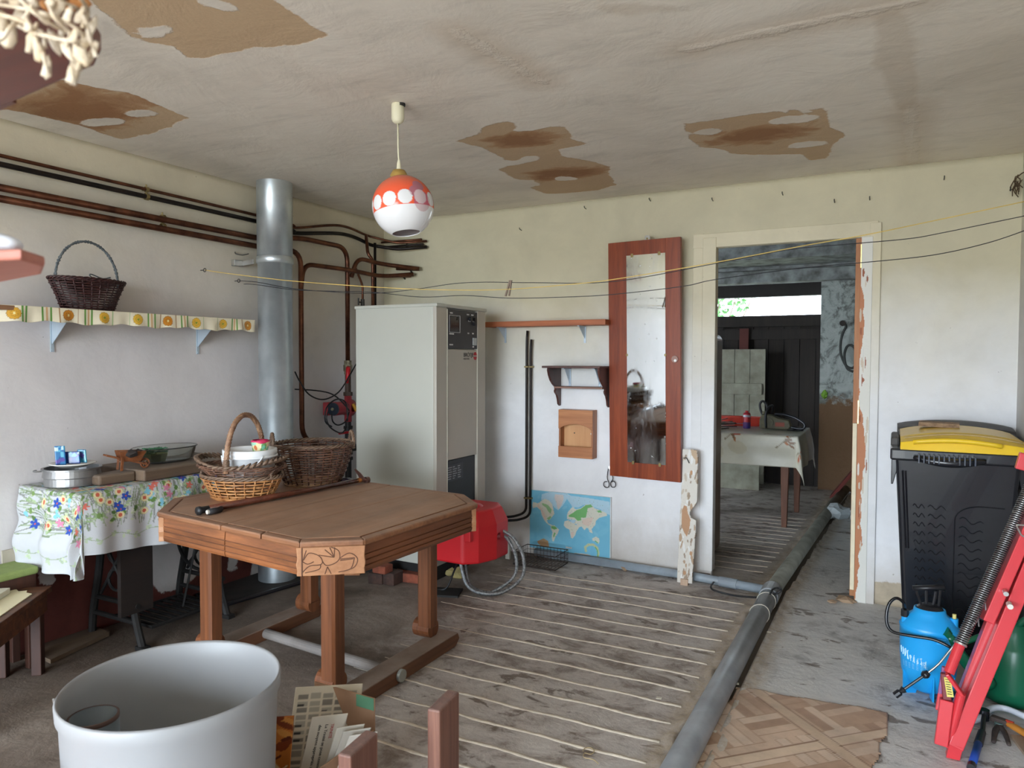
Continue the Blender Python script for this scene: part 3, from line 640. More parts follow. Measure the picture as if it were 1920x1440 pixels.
# risers into the top of the boiler
yR=-.33; q1=lw(697,560,.11); 
pipe('copper_pipe','vertical copper riser behind the boiler joining the thin top pipe',[(.12,q1.y+.0,1.45),(.12,q1.y,2.07),(.10,q1.y-.03,2.11),(.06,q1.y-.0,zA+.03)],.012,copper,.03)
q1b=lw(703,560,.11); pipe('black_pipe','black riser right beside the vertical copper riser behind the boiler',[(.10,q1b.y+.015,1.45),(.10,q1b.y+.015,zB+.01)],.010,darkcu,.02)
q2=lw(684,560,.11); t=pipe('copper_pipe','short thin copper drop with a small drain tap above the boiler',[(.09,q2.y,1.66),(.09,q2.y,1.88),(.085,q2.y-.055,1.975),(.08,q2.y-.065,2.0)],.0085,copper,.03)
bm=B(); cyl(bm,(.09,q2.y,1.73),(.09,q2.y,1.78),.014,10); cyl(bm,(.09,q2.y,1.757),(.09,q2.y-.04,1.757),.006,8); cyl(bm,(.09,q2.y-.045,1.735),(.09,q2.y-.045,1.785),.006,8); obj('drain_tap',bm,darksteel,t)
# short stubs on the back wall
for (x0,y0,x1,y1,lab,mt,rr) in ((713,455,790,449,'upper copper stub crossing the corner on the back wall',copper,.0085),(714,464,794,458,'black stub below the upper copper stub in the corner',darkcu,.008),(744,504,784,505,'short copper stub under the thick upper branch end',copper,.012),(733,518,770,517,'short copper stub under the thick lower branch end',copper,.012)):
    a=pt(x0,y0,'Y',-.03); b=pt(x1,y1,'Y',-.03); tt=thing('pipe_stub',lab,'pipe',tuple(a),group='heating pipes in the corner'); obj('run',tube(B(),[a,b],rr,10),mt,tt,smooth=True)
    c_=a.lerp(b,.6); obj('pipe_clip',cyl(B(),c_+Vector((0,.03,-.02)),c_+Vector((0,-.005,0)),.006,8),darksteel,tt)
# valves and circulation pump on the riser
VX,VY=x_c,vC
r=thing('circulation_pump','red heating circulation pump with a black dial on the riser left of the boiler','pump',(VX,VY,.95))
redc=M('red cast iron',(172,58,66),.5,var=.1,scale=20,bmp=.2); brassv=M('worn nickel valve',(176,168,140),.4,metal=.7,c2=(90,80,66),scale=30)
zt_=lambda py: lw(652,py,VX).z
bm=B(); cyl(bm,(VX,VY,zt_(676)),(VX,VY,zt_(702)),.026,10); cyl(bm,(VX,VY,zt_(684)),(VX,VY,zt_(696)),.031,6); obj('valve_body',bm,brassv,r)
obj('valve_lever',tube(B(),[(VX+.03,VY-.03,zt_(688)),(VX+.045,VY-.05,zt_(692)),(VX+.045,VY-.06,zt_(718))],[.015,.016,.010],8,flat=.6),M('red lever',(190,24,34),.45),r,smooth=True)
bm=B(); cyl(bm,(VX,VY,zt_(702)),(VX,VY,zt_(735)),.021,12); cyl(bm,(VX,VY,zt_(735)),(VX,VY,zt_(742)),.032,6); obj('union_nut',bm,M('rusty brown fitting',(84,66,56),.7),r)
zp=lw(630,766,VX).z; bm=B(); cyl(bm,(VX,VY,zt_(741)),(VX,VY,zp-.10),.026,14); lathe(bm,[(.03,-.05),(.055,-.03),(.058,.03),(.03,.05)],(VX,VY,zp),20,M=Matrix.Rotation(PI/2,3,'Y')); obj('volute',bm,redc,r,smooth=True)
mc=Vector((VX+.10,VY-.015,zp)); bm=B(); cyl(bm,(VX+.0,VY-.02,zp),(VX+.025,VY-.175,zp),.046,24); obj('motor',bm,redc,r,smooth=True,bevel=.005)
obj('terminal_box',box(B(),(.022,VY-.195,zp-.045),(VX-.01,VY-.10,zp+.045)),redc,r,bevel=.006)
a=Vector((VX+.025,VY-.174,zp)); d_=Vector((.16,-.987,0)).normalized(); bm=B(); cyl(bm,a,a+d_*.012,.044,28); dl=obj('dial',bm,M('dark blue dial',(28,38,50),.3),r); obj('dial_hub',cyl(B(),a+d_*.012,a+d_*.02,.011,12),brassv,dl)
obj('air_screw',cyl(B(),(VX+.07,VY-.03,zp+.03),(VX+.085,VY-.01,zp-.02),.012,10),M('orange brass',(206,146,50),.4),r)
bm=B(); cyl(bm,(VX,VY,zp-.10),(VX,VY,.40),.022,12)
for z_ in (zp-.13,zp-.24,zp-.31,.66): cyl(bm,(VX,VY,z_),(VX,VY,z_-.022),.032,8)
cyl(bm,(VX,VY,.72),(VX+.02,VY+.14,.72),.026,10); cyl(bm,(VX+.02,VY+.10,.72),(VX+.02,VY+.16,.72),.036,10); obj('lower_pipe',bm,M('black iron pipe',(34,32,32),.6),r)
obj('valve_lever',box(B(),(VX+.05,VY-.16,.835),(VX+.07,VY-.03,.85)),M('red lever',(0,0,0)),r,bevel=.004)
obj('valve_lever_plate',cyl(B(),(VX+.02,VY+.16,.86),(VX+.02,VY+.175,.86),.03,14),darksteel,r)
cab=M('black cable',(26,26,28),.45)
cs=[[lw(553,697,.06),lw(562,715,.10),lw(580,740,.14),lw(607,749,.16),lw(635,735,.16),lw(655,705,.14),lw(668,682,.12)],
    [lw(553,730,.06),lw(590,732,.1),lw(620,738,.14),lw(640,752,.16),lw(655,770,.19)],
    [lw(652,790,.2),lw(648,755,.2),lw(630,749,.22),lw(612,765,.22),lw(610,790,.22),lw(622,800,.2)],
    [lw(622,775,.2),lw(624,790,.2),lw(634,797,.2),lw(648,790,.2),lw(655,772,.18)],
    [lw(616,770,.24),lw(612,785,.24),lw(620,802,.24),lw(640,812,.22),lw(650,800,.2)]]
for i,(P,lb) in enumerate(zip(cs,('black cable sagging from the flue up to the boiler side','black cable running level from the flue to the pump','black cable looped round the red pump body','short black cable curled under the pump','black cable loop hanging below the pump'))):
    tag(obj('power_cable',tube(B(),spline(P,6),.0048,6),cab,smooth=True),lb,'cable',group='cables at the pump')
for (px,py) in ((665,664),(663,674)):
    q=lw(px,py,.25); 
q=pt(664,673,'Y',-.80); tag(obj('cable_gland',lathe(B(),[(.010,-.02),(.019,-.02),(.019,.02),(.010,.02),(.010,-.02)],(bx0-.022,-.80,q.z),14,M=Matrix.Rotation(PI/2,3,'X')),rubber),'black ring gland on the boiler edge, lower of two','cable gland',group='glands on the boiler side')
tag(obj('cable_gland',lathe(B(),[(.008,-.02),(.017,-.02),(.017,.02),(.008,.02),(.008,-.02)],(bx0-.015,-.80,q.z+.045),14,M=Matrix.Rotation(PI/2,3,'X')),rubber),'black ring gland on the boiler edge, upper of two','cable gland',group='glands on the boiler side')
# thin pair of pipes on the back wall
zt1=pt(988,620,'Y',-.03).z; xa,xb=pt(987,800,'Y',-.03).x,pt(994.5,800,'Y',-.03).x
def wallpair(x,zt_,dx,lab,xe):
    t=thing('oil_pipe',lab,'pipe',(x,-.03,.27),group='thin dark pipes on the back wall')
    obj('run',tube(B(),bend([(xe,-.42,.30-dx*.6),(x-.05,-.10,.265-dx),(x,-.03,.285-dx),(x,-.03,zt_-.09),(x+.005,-.03,zt_)],.05,5),[.0085]*(6*3+2-0),8),darkcu,t,smooth=True)
    for z_ in (1.30,.395): obj('pipe_clip',bx((x-.014,-.042,z_-.005),(x+.014,.0,z_+.006)),M('brass clip',(0,0,0)),t,bevel=.002)
wallpair(xa,zt1,-.01,'left one of the two thin dark pipes on the back wall, taller top','%d'and 1.10); wallpair(xb,zt1-.06,.012,'right one of the two thin dark pipes on the back wall, shorter top',1.12)

# ================= lamp =================
LX,LY=1.654,-2.018; gc=pt(756,387,'Y',LY); gz=gc.z; GX=gc.x; KX=pt(748,325,'Y',LY).x
r=thing('pendant_lamp','orange and white glass globe pendant lamp with white dots hanging from the ceiling','lamp',(LX,LY,H))
ivory=M('ivory plastic',(226,220,192),.45,var=.04)
zc=pt(746,232,'Y',LY).z; obj('canopy',lathe(B(),[(.0,zc),(.012,zc),(.022,zc+.008),(.0265,zc+.02),(.0265,H-.004),(.024,H)],(LX,LY,0),24),ivory,r,smooth=True)
R_=.124; zt2=gz+R_*.96
tag(obj('ceiling_hole',cyl(B(),(LX+.018,LY,H-.001),(LX+.018,LY,H-.012),.016,12),M('dark void',(40,36,30),.9),r),None)
obj('cord',tube(B(),[(LX,LY,zc+.005),((LX+KX)/2-.001,LY,(zc+zt2)/2),(KX,LY,zt2+.06)],.0035,8),ivory,r,smooth=True)
obj('cord_grip',lathe(B(),[(.004,zt2+.075),(.008,zt2+.06),(.011,zt2+.03)],(KX,LY,0),14),ivory,r,smooth=True)
obj('gallery',lathe(B(),[(.011,zt2+.034),(.025,zt2+.03),(.036,zt2+.01),(.037,zt2-.006)],(KX,LY,0),24),M('gilt brass',(206,170,96),.35,metal=.5),r,smooth=True)
nu,nv=240,130; th=np.linspace(0,2*PI,nu); ph=np.linspace(.30,PI-.47,nv); T_,P_=np.meshgrid(th,ph)
tilt=Matrix.Rotation(-.14,3,'Y'); co=np.stack([np.sin(P_)*np.cos(T_),np.sin(P_)*np.sin(T_),np.cos(P_)*1.0],-1).reshape(-1,3)*R_
me=grid_mesh('globe',co@np.array(tilt).T+np.array([GX,LY,gz]),nu,nv)
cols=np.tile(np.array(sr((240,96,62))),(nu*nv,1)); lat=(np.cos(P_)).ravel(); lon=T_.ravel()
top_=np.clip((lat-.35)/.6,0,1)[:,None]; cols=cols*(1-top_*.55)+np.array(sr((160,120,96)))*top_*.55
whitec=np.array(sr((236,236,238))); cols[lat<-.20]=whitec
n_=12
for k in range(n_):
    a=(k+.35)*2*PI/n_; c_=Vector((math.cos(a)*.975,math.sin(a)*.975,.035)).normalized(); dd=co/R_@np.array(c_); cols[np.arccos(np.clip(dd,-1,1))<.235]=whitec
# purple patch on the right side
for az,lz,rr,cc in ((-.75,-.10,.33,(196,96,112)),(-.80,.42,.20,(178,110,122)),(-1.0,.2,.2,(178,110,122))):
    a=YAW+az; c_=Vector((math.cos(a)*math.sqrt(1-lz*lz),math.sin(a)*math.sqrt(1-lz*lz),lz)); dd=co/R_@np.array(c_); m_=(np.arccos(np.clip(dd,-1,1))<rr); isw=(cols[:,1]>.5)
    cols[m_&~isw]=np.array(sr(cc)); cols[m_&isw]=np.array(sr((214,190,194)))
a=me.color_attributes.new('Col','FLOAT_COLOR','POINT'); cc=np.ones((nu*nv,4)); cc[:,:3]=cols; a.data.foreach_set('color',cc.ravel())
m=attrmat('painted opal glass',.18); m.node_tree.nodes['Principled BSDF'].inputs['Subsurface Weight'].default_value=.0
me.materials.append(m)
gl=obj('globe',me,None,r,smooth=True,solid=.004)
obj('globe_inside',lathe(B(),[(R_*.30,-R_*.80),(R_*.60,-R_*.64),(R_*.9,-.2*R_),(R_*.9,.3*R_),(R_*.3,.85*R_)],(0,0,0),32,M=tilt),M('glass inside',(196,150,146),.6),r,smooth=True).data.transform(Matrix.Translation(Vector((GX,LY,gz))-Vector(r.location)))
# ================= things on the left wall =================
def cutout(cv,fn,poly,uv=None):
    """painted sheet trimmed to an outline given in canvas coordinates"""
    me=cv.mesh('sheet',fn); X=cv.X.ravel(); Y=cv.Y.ravel(); ins=inside(X,Y,poly)
    bm=bmesh.new(); bm.from_mesh(me); bm.verts.ensure_lookup_table()
    bmesh.ops.delete(bm,geom=[v_ for v_ in bm.verts if not ins[v_.index]],context='VERTS'); return bm
def vplane(px,py,P0,P1):
    d=(_f+RR*((px-960)/F)-UU*((py-720)/F)); n=(Vector(P1)-Vector(P0)).cross(Vector((0,0,1))); return CAM+d*((Vector(P0)-CAM).dot(n)/d.dot(n))
SZ=1.572
r=thing('wall_shelf','long plank wall shelf edged with flower-patterned oilcloth on the left wall','shelf',(.1,-2.13,SZ-.03))
obj('board',bx((.0,-2.82,SZ-.02),(.20,-1.455,SZ)),wood('shelf board',(150,110,80),(110,76,52),'Y'),r,bevel=.002)
cv=Canvas(1.37,.066,.0026,(232,222,196)); y0=-2.825
sy=lambda cx: pt(cx/4,590,'X',.203).y-y0
for cx,c in ((320,(98,150,66)),(385,(98,150,66)),(350,(214,170,120)),(640,(98,150,66)),(690,(98,150,66)),(665,(214,170,120)),(1112,(98,150,66)),(1160,(98,150,66)),(1136,(214,170,120)),(1360,(98,150,66)),(1404,(98,150,66)),(1382,(214,170,120)),(1740,(98,150,66)),(1775,(98,150,66)),(1757,(214,170,120)),(170,(98,150,66)),(200,(98,150,66))):
    s_=sy(cx); cv.rect(s_-.004,0,s_+.004,.07,c)
for cx in (445,588,845,975,1205,1318,1525,1630,1812): s_=sy(cx); cv.rect(s_-.0018,0,s_+.0018,.07,(168,128,84) if cx in (445,588,1205,1318,1812) else (156,184,128))
for cx,c in ((110,(214,160,50)),(513,(206,134,40)),(780,(228,178,60)),(1032,(226,180,64)),(1258,(206,134,40)),(1473,(226,178,62)),(1673,(226,178,62)),(1857,(206,140,48))):
    s_=sy(cx)
    for k in range(12): a=k*PI/6; cv.ell(s_+.018*math.cos(a),.033+.018*math.sin(a),.0085,.0085,tuple(int(v*.78) for v in c)); 
    for k in range(12): a=k*PI/6; cv.ell(s_+.018*math.cos(a),.033+.018*math.sin(a),.0065,.0065,c)
    for k in range(7): a=k*PI/3.5+.3; cv.ell(s_+.009*math.cos(a),.033+.009*math.sin(a),.006,.006,tuple(int(v*.8) for v in c)); cv.ell(s_+.009*math.cos(a),.033+.009*math.sin(a),.0045,.0045,c)
    cv.ell(s_,.033,.005,.005,(120,150,60) if c[1]>170 else (230,214,150))
def fe(X,Y):
    wv=.004*np.sin(X*31)+.003*np.sin(X*70+1); curl=np.clip((.12-X)/.12,0,1)
    return np.stack([.2035+wv*(1-Y/.066)*1.3-.05*curl**2, y0+X, SZ+.002-(.066-Y)*(1+.06*np.sin(X*19)+.05*np.sin(X*53))],1)
obj('oilcloth_edging',cv.mesh('edging',fe),attrmat('printed oilcloth',.4,var=.12),r,solid=.0015)
br_=M('pale blue bracket',(186,200,212),.35,metal=.3,var=.04)
for px,pyb in ((97,660),(370,664)):
    q=pt(px,620,'X',.002); zb=pt(px,pyb,'X',.002).z; bm=B(); box(bm,(.001,q.y-.008,zb),(.006,q.y+.008,SZ-.02)); box(bm,(.001,q.y-.008,SZ-.026),(.17,q.y+.008,SZ-.021))
    prism(bm,[(0,0),(.0,.13),(.15,.13)],.003,axes((.006,q.y+.0015,SZ-.026-.13),(1,0,0),(0,0,1),(0,-1,0))); cyl(bm,(.006,q.y,zb+.01),(.009,q.y,zb+.01),.005,8); obj('bracket',bm,br_,r)
# wicker baskets: every rod is modelled
def basket(name,lab,c,prof,rod,nst,mt,rz=0,grp=None,rim=None,floor_=True,stake=None,loose=0,seedv=1,tilt=None,bmat_=None):
    """prof: list of (z,rx,ry) bottom to top"""
    t=thing(name,lab,'basket',c,rz,group=grp); rs=random.Random(seedv)
    zs=[p_[0] for p_ in prof]; H_=zs[-1]-zs[0]; nr=max(5,int(H_/(rod*1.75))); T=tilt or Matrix.Identity(4)
    def at(z,a,o):
        rx=np.interp(z,zs,[p_[1] for p_ in prof]); ry=np.interp(z,zs,[p_[2] for p_ in prof]); return T@Vector(((rx+o)*math.cos(a),(ry+o)*math.sin(a),z))
    bm=B(); 
    for i in range(nr):
        z=zs[0]+H_*(i+.5)/nr; P=[]
        for k in range(nst*2):
            a=PI*k/nst; o=(rod*.62 if (k//2+i)%2==0 else -rod*.62) if k%2==0 else 0
            P.append(at(z+rs.uniform(-1,1)*loose,a,o*1.2))
        tube(bm,P,rod*.56,4,closed=True)
    obj('weave',bm,mt,t,local=True,smooth=True,kind='stuff')
    bm=B()
    for k in range(nst):
        a=2*PI*k/nst; tube(bm,[at(zs[0]+H_*j/4,a,0) for j in range(5)],rod*.5,4)
    obj('stakes',bm,stake or mt,t,local=True,smooth=True,kind='stuff')
    bm=B(); n=nst*4
    for s_ in range(3):
        P=[at(zs[-1]+rod*.8+math.sin(k*2*PI*nst/2/n+s_*2.09)*rod*.8,2*PI*k/n,math.cos(k*2*PI*nst/2/n+s_*2.09)*rod*.8) for k in range(n)]
        tube(bm,P,rod*.62,5,closed=True)
    obj('rim',bm,rim or mt,t,local=True,smooth=True)
    if floor_:
        bm=B(); n=nst
        for j in range(1,7):
            f_=j/6; tube(bm,[T@Vector((prof[0][1]*f_*math.cos(2*PI*k/n),prof[0][2]*f_*math.sin(2*PI*k/n),zs[0]+rod*.5+(rod*.4 if k%2 else 0))) for k in range(n)],prof[0][1]/13,4,closed=True)
        cz=zs[0]+rod*.5; vs=[bm.verts.new(T@Vector((prof[0][1]*math.cos(2*PI*k/n),prof[0][2]*math.sin(2*PI*k/n),cz))) for k in range(n)]; bm.faces.new(vs)
        obj('base',bm,bmat_ or mt,t,local=True)
    return t,at
def twist(bm,pts,r,turns,ns=3,seg=5,thin=1.0):
    """rope of ns rods along pts"""
    P=[Vector(p) for p in pts]; n=len(P)
    for s_ in range(ns):
        out=[]; prev=None
        for i,p in enumerate(P):
            t=(P[min(i+1,n-1)]-P[max(i-1,0)]).normalized()
            s1=(t.orthogonal() if prev is None else prev-t*prev.dot(t)).normalized(); prev=s1; u=t.cross(s1); a=turns*2*PI*i/n+s_*2*PI/ns
            out.append(p+(s1*math.cos(a)+u*math.sin(a))*r*.55*thin)
        tube(bm,out,r*.6,seg)
    return bm
dkw=M('dark maroon wicker',(74,38,36),.5,c2=(38,20,20),scale=60,bmp=.2)
t,at=basket('shelf_basket','dark maroon wicker basket with a grey wrapped hoop handle on the left shelf',(.108,-2.372,SZ+.002),[(.0,.075,.115),(.07,.088,.14),(.138,.102,.172)],.0062,26,dkw,seedv=3)
gw=M('grey wrapped cord',(98,104,106),.6,c2=(74,80,84),scale=80,bmp=.4)
P=[Vector((0,.150*math.cos(a),.12+.205*math.sin(a)**.9)) for a in np.linspace(0,PI,40)]; obj('handle',twist(B(),P,.0075,16,2,6),gw,t,local=True,smooth=True)
obj('tie_bow',tube(B(),spline([(.07,-.02,.15),(.09,-.045,.158),(.08,-.03,.165),(.085,.02,.15),(.08,.06,.16)],5),.003,5),gw,t,local=True)

# hooks and clothes lines
def eye(px,py,ax,c,lab,out):
    q=pt(px,py,ax,c); o=Vector(out); r=.010; bm=B(); tube(bm,[q,q+o*.025],.0022,6); cc=q+o*.035; s_=o.cross(Vector((0,0,1))).normalized()
    tube(bm,[cc+o*(math.cos(a)*r)+Vector((0,0,1))*(math.sin(a)*r) for a in np.linspace(0,2*PI,12,endpoint=False)],.0022,6,closed=True)
    return tag(obj('eye_hook',bm,darksteel,smooth=True),lab,'hook'),cc
yl=M('yellow nylon cord',(216,186,104),.5); bl=M('black cord',(40,40,44),.5)
o,c1=eye(376,507,'X',0,'rusty eye hook in the left wall holding the yellow line',(1,0,0)); E1=Vector((4.0,-1.0,2.0))
def line(P0,px,rr,mt,lab,E_):
    pts=[P0]+[vplane(x,y,P0,E_) for x,y in px]; return tag(obj('clothes_line',tube(B(),spline(pts,5),rr,5),mt,smooth=True),lab,'clothes line',group='clothes lines across the room')
line(c1,[(437,514),(560,528),(750,541),(880,544),(960,542),(1050,535),(1150,524),(1342,492),(1500,462),(1620,441),(1760,412),(1925,377)],.0021,yl,'thin yellow clothes line crossing the room, uppermost at the doorway',E1)
o,c2=eye(440,527,'X',0,'eye hook in the left wall with knotted black line beside the flue',(1,0,0))
line(c2,[(482,529),(548,541),(620,547),(700,550),(782,542),(850,532),(910,529),(1000,530),(1150,528),(1342,494),(1480,468),(1600,457),(1700,448),(1760,438),(1925,404)],.0019,bl,'upper one of the two black clothes lines',Vector((4.0,-.8,2.0)))
line(c2+Vector((.03,.01,-.02)),[(482,534),(548,543),(620,546),(700,548),(790,557),(870,554),(955,559),(1060,557),(1150,552),(1280,537),(1342,524),(1500,503),(1610,493),(1745,479),(1850,456),(1925,431)],.0019,bl,'lower one of the two black clothes lines',Vector((4.0,-.8,1.9)))
q=vplane(955,530,c2,Vector((4.0,-.8,2.0))); pinm=wood('grey peg wood',(150,128,110),(110,90,76),'Z')
r=thing('clothes_peg','old wooden clothes peg hanging on the lines left of the mirror','clothes peg',tuple(q))
for s_ in (-1,1): obj('jaw',beam(B(),q+Vector((.004*s_+.008,0,.012)),q+Vector((.010*s_-.012,0,-.068)),.007,.008),pinm,r)
obj('spring',tube(B(),[q+Vector((.008*math.cos(a),.006+a*.0006,-.028+.008*math.sin(a))) for a in np.linspace(0,12,30)],.0012,4),steel,r)
eye(1893,357,'Y',0,'rusty eye hook with a twine loop at the top right of the back wall',(0,-1,0))
tw=M('brown twine',(84,66,46),.9)
P=[pt(x,y,'Y',-.04) for x,y in ((1894,352),(1902,338),(1916,325),(1926,322))]; tag(obj('twine',tube(B(),spline(P,5),.0028,5),tw),'dark twine tied from the eye hook to the right corner','twine')
bm=B(); rs=random.Random(8)
for i in range(9):
    a=pt(1912+rs.uniform(-8,6),325+rs.uniform(0,20),'Y',-.03); tube(bm,spline([a,a+Vector((rs.uniform(-.02,.02),0,-.03)),a+Vector((rs.uniform(-.03,.02),-.01,-.07))],3),.0022,4)
tag(obj('twine_tangle',bm,tw,kind='stuff'),'frayed bunch of brown twine in the upper right corner','twine')
# nails of the back wall
for i,(px,py) in enumerate(((1099,392),(1220,377),(1337,377),(1468,366),(1565,380),(1631,375),(1770,337),(978,432))):
    q=pt(px,py,'Y',0); P=[q,q+Vector((0,-.03,.004)),q+Vector((0,-.034,.014))]
    tag(obj('nail',tube(B(),P,.0026,6),darksteel),('small nail between the clothes peg and the ceiling, furthest left but one','rusty nail just above the mirror panel','rusty nail between the mirror panel and the doorway top','nail with a rust streak above the doorway middle-left','nail above the doorway, right of the rust-streaked one','nail above the right door post','rightmost nail, high on the wall above the bins','tiny dark nail far left, above the boiler side of the wall')[i],'nail',group='nails along the top of the back wall')

# ================= things on the back wall =================
pw=wood('pitch pine plank',(190,112,70),(140,74,44),'X',1)
a=pt(905,603,'Y',-.15); b=pt(1135,603,'Y',-.15); r=thing('wall_shelf','narrow varnished pine shelf plank between boiler and mirror','shelf',((a.x+b.x)/2,-.075,a.z-.03))
zt_=pt(1020,601,'Y',-.15).z; zb_2=pt(1020,611,'Y',-.15).z
obj('board',bx((a.x,-.15,zb_2),(b.x,.0,zt_)),pw,r,bevel=.003)
obj('cleat',bx((b.x,-.07,zb_2+.006),(1.853,-.0,zt_-.012)),M('dark cleat',(60,44,38),.8),r)
for px in (948,1097):
    x=pt(px,630,'Y',0).x; zb=pt(px,643,'Y',0).z; bm=B(); box(bm,(x-.007,-.005,zb),(x+.007,0,zb_2)); box(bm,(x-.007,-.12,zb_2-.004),(x+.007,0,zb_2)); prism(bm,[(0,0),(0,.08),(-.10,.08)],.003,axes((x-.0015,-.005,zb_2-.084),(0,1,0),(0,0,1),(1,0,0))); obj('bracket',bm,br_,r)
# little console shelf with scrolled sides
dkwd=wood('dark walnut stain',(96,56,46),(54,30,28),'Z',1,.4)
xl,xr=1.478,1.842; zt3=pt(1080,689,'Y',-.1).z; zb3=pt(1147,764,'Y',0).z; hh_=zt3-zb3
r=thing('console_shelf','small dark scroll-sided wall shelf beside the mirror panel','shelf',((xl+xr)/2,-.1,zb3))
prof=[(0,1),(.195,1),(.20,.93),(.185,.80),(.16,.67),(.12,.56),(.09,.50),(.082,.44),(.092,.40),(.088,.36),(.06,.28),(.045,.18),(.035,.05),(.015,.0),(0,.02)]
for x in (xl,xr-.014): obj('side_bracket',prism(B(),[(-u,v*hh_) for u,v in prof],.014,axes((x,0,zb3),(0,1,0),(0,0,1),(1,0,0))),dkwd,r,bevel=.002)
obj('top_board',bx((xl-.03,-.215,zt3-.004),(xr+.008,0,zt3+.010)),dkwd,r,bevel=.003)
obj('lower_board',bx((xl+.013,-.115,zb3+hh_*.47),(xr-.013,-.005,zb3+hh_*.47+.012)),wood('worn brown',(150,112,96),(110,76,64),'X'),r,bevel=.002)
for px in (1068,1124):
    x=pt(px,710,'Y',-.01).x; bm=B(); box(bm,(x-.007,-.008,zb3+hh_*.5),(x+.007,-.001,zt3-.005)); box(bm,(x-.007,-.12,zt3-.011),(x+.007,-.001,zt3-.005)); prism(bm,[(0,0),(0,.10),(-.08,.10)],.003,axes((x-.0015,-.008,zt3-.111),(0,1,0),(0,0,1),(1,0,0))); obj('bracket',bm,br_,r)
# key box
kx0=pt(1047,800,'Y',-.08).x; kx1=pt(1111,800,'Y',-.08).x; kz0=pt(1080,859,'Y',-.08).z; kz1=pt(1080,769,'Y',-.08).z
oak=wood('honey oak',(196,132,82),(150,88,50),'X',1.1,.45); oakz=wood('honey oak side',(178,116,72),(136,80,46),'Z',1.1,.45); pine=wood('light pine',(216,164,112),(196,138,88),'Z',.8,.5)
r=thing('key_box','open honey-coloured oak key box with arched front on the back wall','key box',((kx0+kx1)/2,-.04,kz0)); W_=kx1-kx0; H_=kz1-kz0
obj('back_panel',bx((kx0+.01,-.012,kz0+.01),(kx1-.01,-.002,kz1-.01)),pine,r)
for x in (kx0,kx1-.012): obj('side_board',bx((x,-.072,kz0),(x+.012,0,kz1)),oakz,r)
obj('top_board',bx((kx0+.012,-.072,kz1-.012),(kx1-.012,0,kz1)),oakz,r); obj('bottom_board',bx((kx0+.012,-.072,kz0),(kx1-.012,0,kz0+.012)),oakz,r)
arch=[(0,H_*.60)]+[(W_*(.04+.92*i/14),H_*(.60+.105*math.sin(PI*i/14)**.7)) for i in range(15)]+[(W_,H_*.60),(W_,H_),(0,H_)]
obj('arched_front',prism(B(),arch,.009,axes((kx0,-.072,kz0),(1,0,0),(0,0,1),(0,-1,0))),oak,r,bevel=.0015)
obj('bottom_front',bx((kx0,-.081,kz0),(kx1,-.072,kz0+H_*.235)),oak,r,bevel=.0015)
for u in (.36,.86): obj('screw_head',cyl(B(),(kx0+W_*u,-.012,kz0+H_*.5),(kx0+W_*u,-.016,kz0+H_*.5),.006 if u>.5 else .004,10),M('screw white',(226,220,206),.4) if u>.5 else darksteel,r)
# mirror panel
mah=wood('striped mahogany',(158,76,42),(104,40,22),'Z',1.6,.33,.1); mz0,mz1=.598,2.094; mx0,mx1=1.856,2.333
r=thing('mirror_panel','tall mahogany wardrobe door with a narrow speckled mirror, hung on the back wall','mirror',(mx0,0,mz0))
gx0=pt(1179,870,'Y',-.03).x; gx1=pt(1254.5,700,'Y',-.03).x; gz0=pt(1215,868,'Y',-.03).z; gz1=pt(1215,479,'Y',-.03).z
obj('stile',bx((mx0,-.028,mz0),(gx0,0,mz1)),mah,r,bevel=.002); obj('stile',bx((gx1,-.028,mz0),(mx1,0,mz1)),mah,r,bevel=.002)
obj('rail',bx((gx0,-.028,mz0),(gx1,0,gz0)),mah,r); obj('rail',bx((gx0,-.028,gz1),(gx1,0,mz1)),mah,r)
m,nt,p=mat_new('spotted mirror'); v=coords(nt); n_1=noise(nt,v,30,2,.5); n_2=noise(nt,coords(nt,(3,3,1)),2,6,.75,1.5)
L(nt,ramp(nt,n_1,[(.70,sr((206,212,214))),(.73,sr((226,226,222)))]),p.inputs['Base Color']); L(nt,ramp(nt,n_1,[(.70,g(1)),(.73,g(0))]),p.inputs['Metallic']); L(nt,ramp(nt,n_2,[(.45,g(.03)),(.75,g(.22))]),p.inputs['Roughness'])
obj('mirror_glass',bx((gx0,-.0305,gz0),(gx1,-.02,gz1)),m,r)
for z in (gz0,gz1):
    for u in (.15,.85): obj('mirror_clip',bx((gx0+(gx1-gx0)*u-.008,-.036,z-.012),(gx0+(gx1-gx0)*u+.008,-.028,z+.010)),M('brass clip',(0,0,0)),r,bevel=.002)
for x in (gx0,gx1): obj('mirror_clip',bx((x-.006,-.036,1.375),(x+.006,-.028,1.39)),M('brass clip',(0,0,0)),r,bevel=.002)
q=pt(1273,673,'Y',-.028); bm=B(); cyl(bm,(q.x,-.028,q.z),(q.x,-.036,q.z),.022,8); lk=obj('lock_plate',bm,M('worn lock',(140,110,100),.4,metal=.5),r); obj('keyhole',cyl(B(),(q.x+.004,-.036,q.z-.008),(q.x+.004,-.039,q.z-.008),.008,10),steel,lk)
q=pt(1222,450,'Y',-.01); bm=prism(B(),[(-.016,-.02),(.016,-.02),(.018,.01),(.012,.02),(-.012,.02),(-.018,.01)],.004,axes((q.x,-.003,q.z),(1,0,0),(0,0,1),(0,-1,0))); hg=obj('hanger_plate',bm,steel,r,bevel=.001); obj('hanger_screw',cyl(B(),(q.x,-.007,q.z),(q.x,-.012,q.z),.006,8),M('brass clip',(0,0,0)),hg)
r.rotation_euler=(math.radians(2.0),0,math.radians(-5))
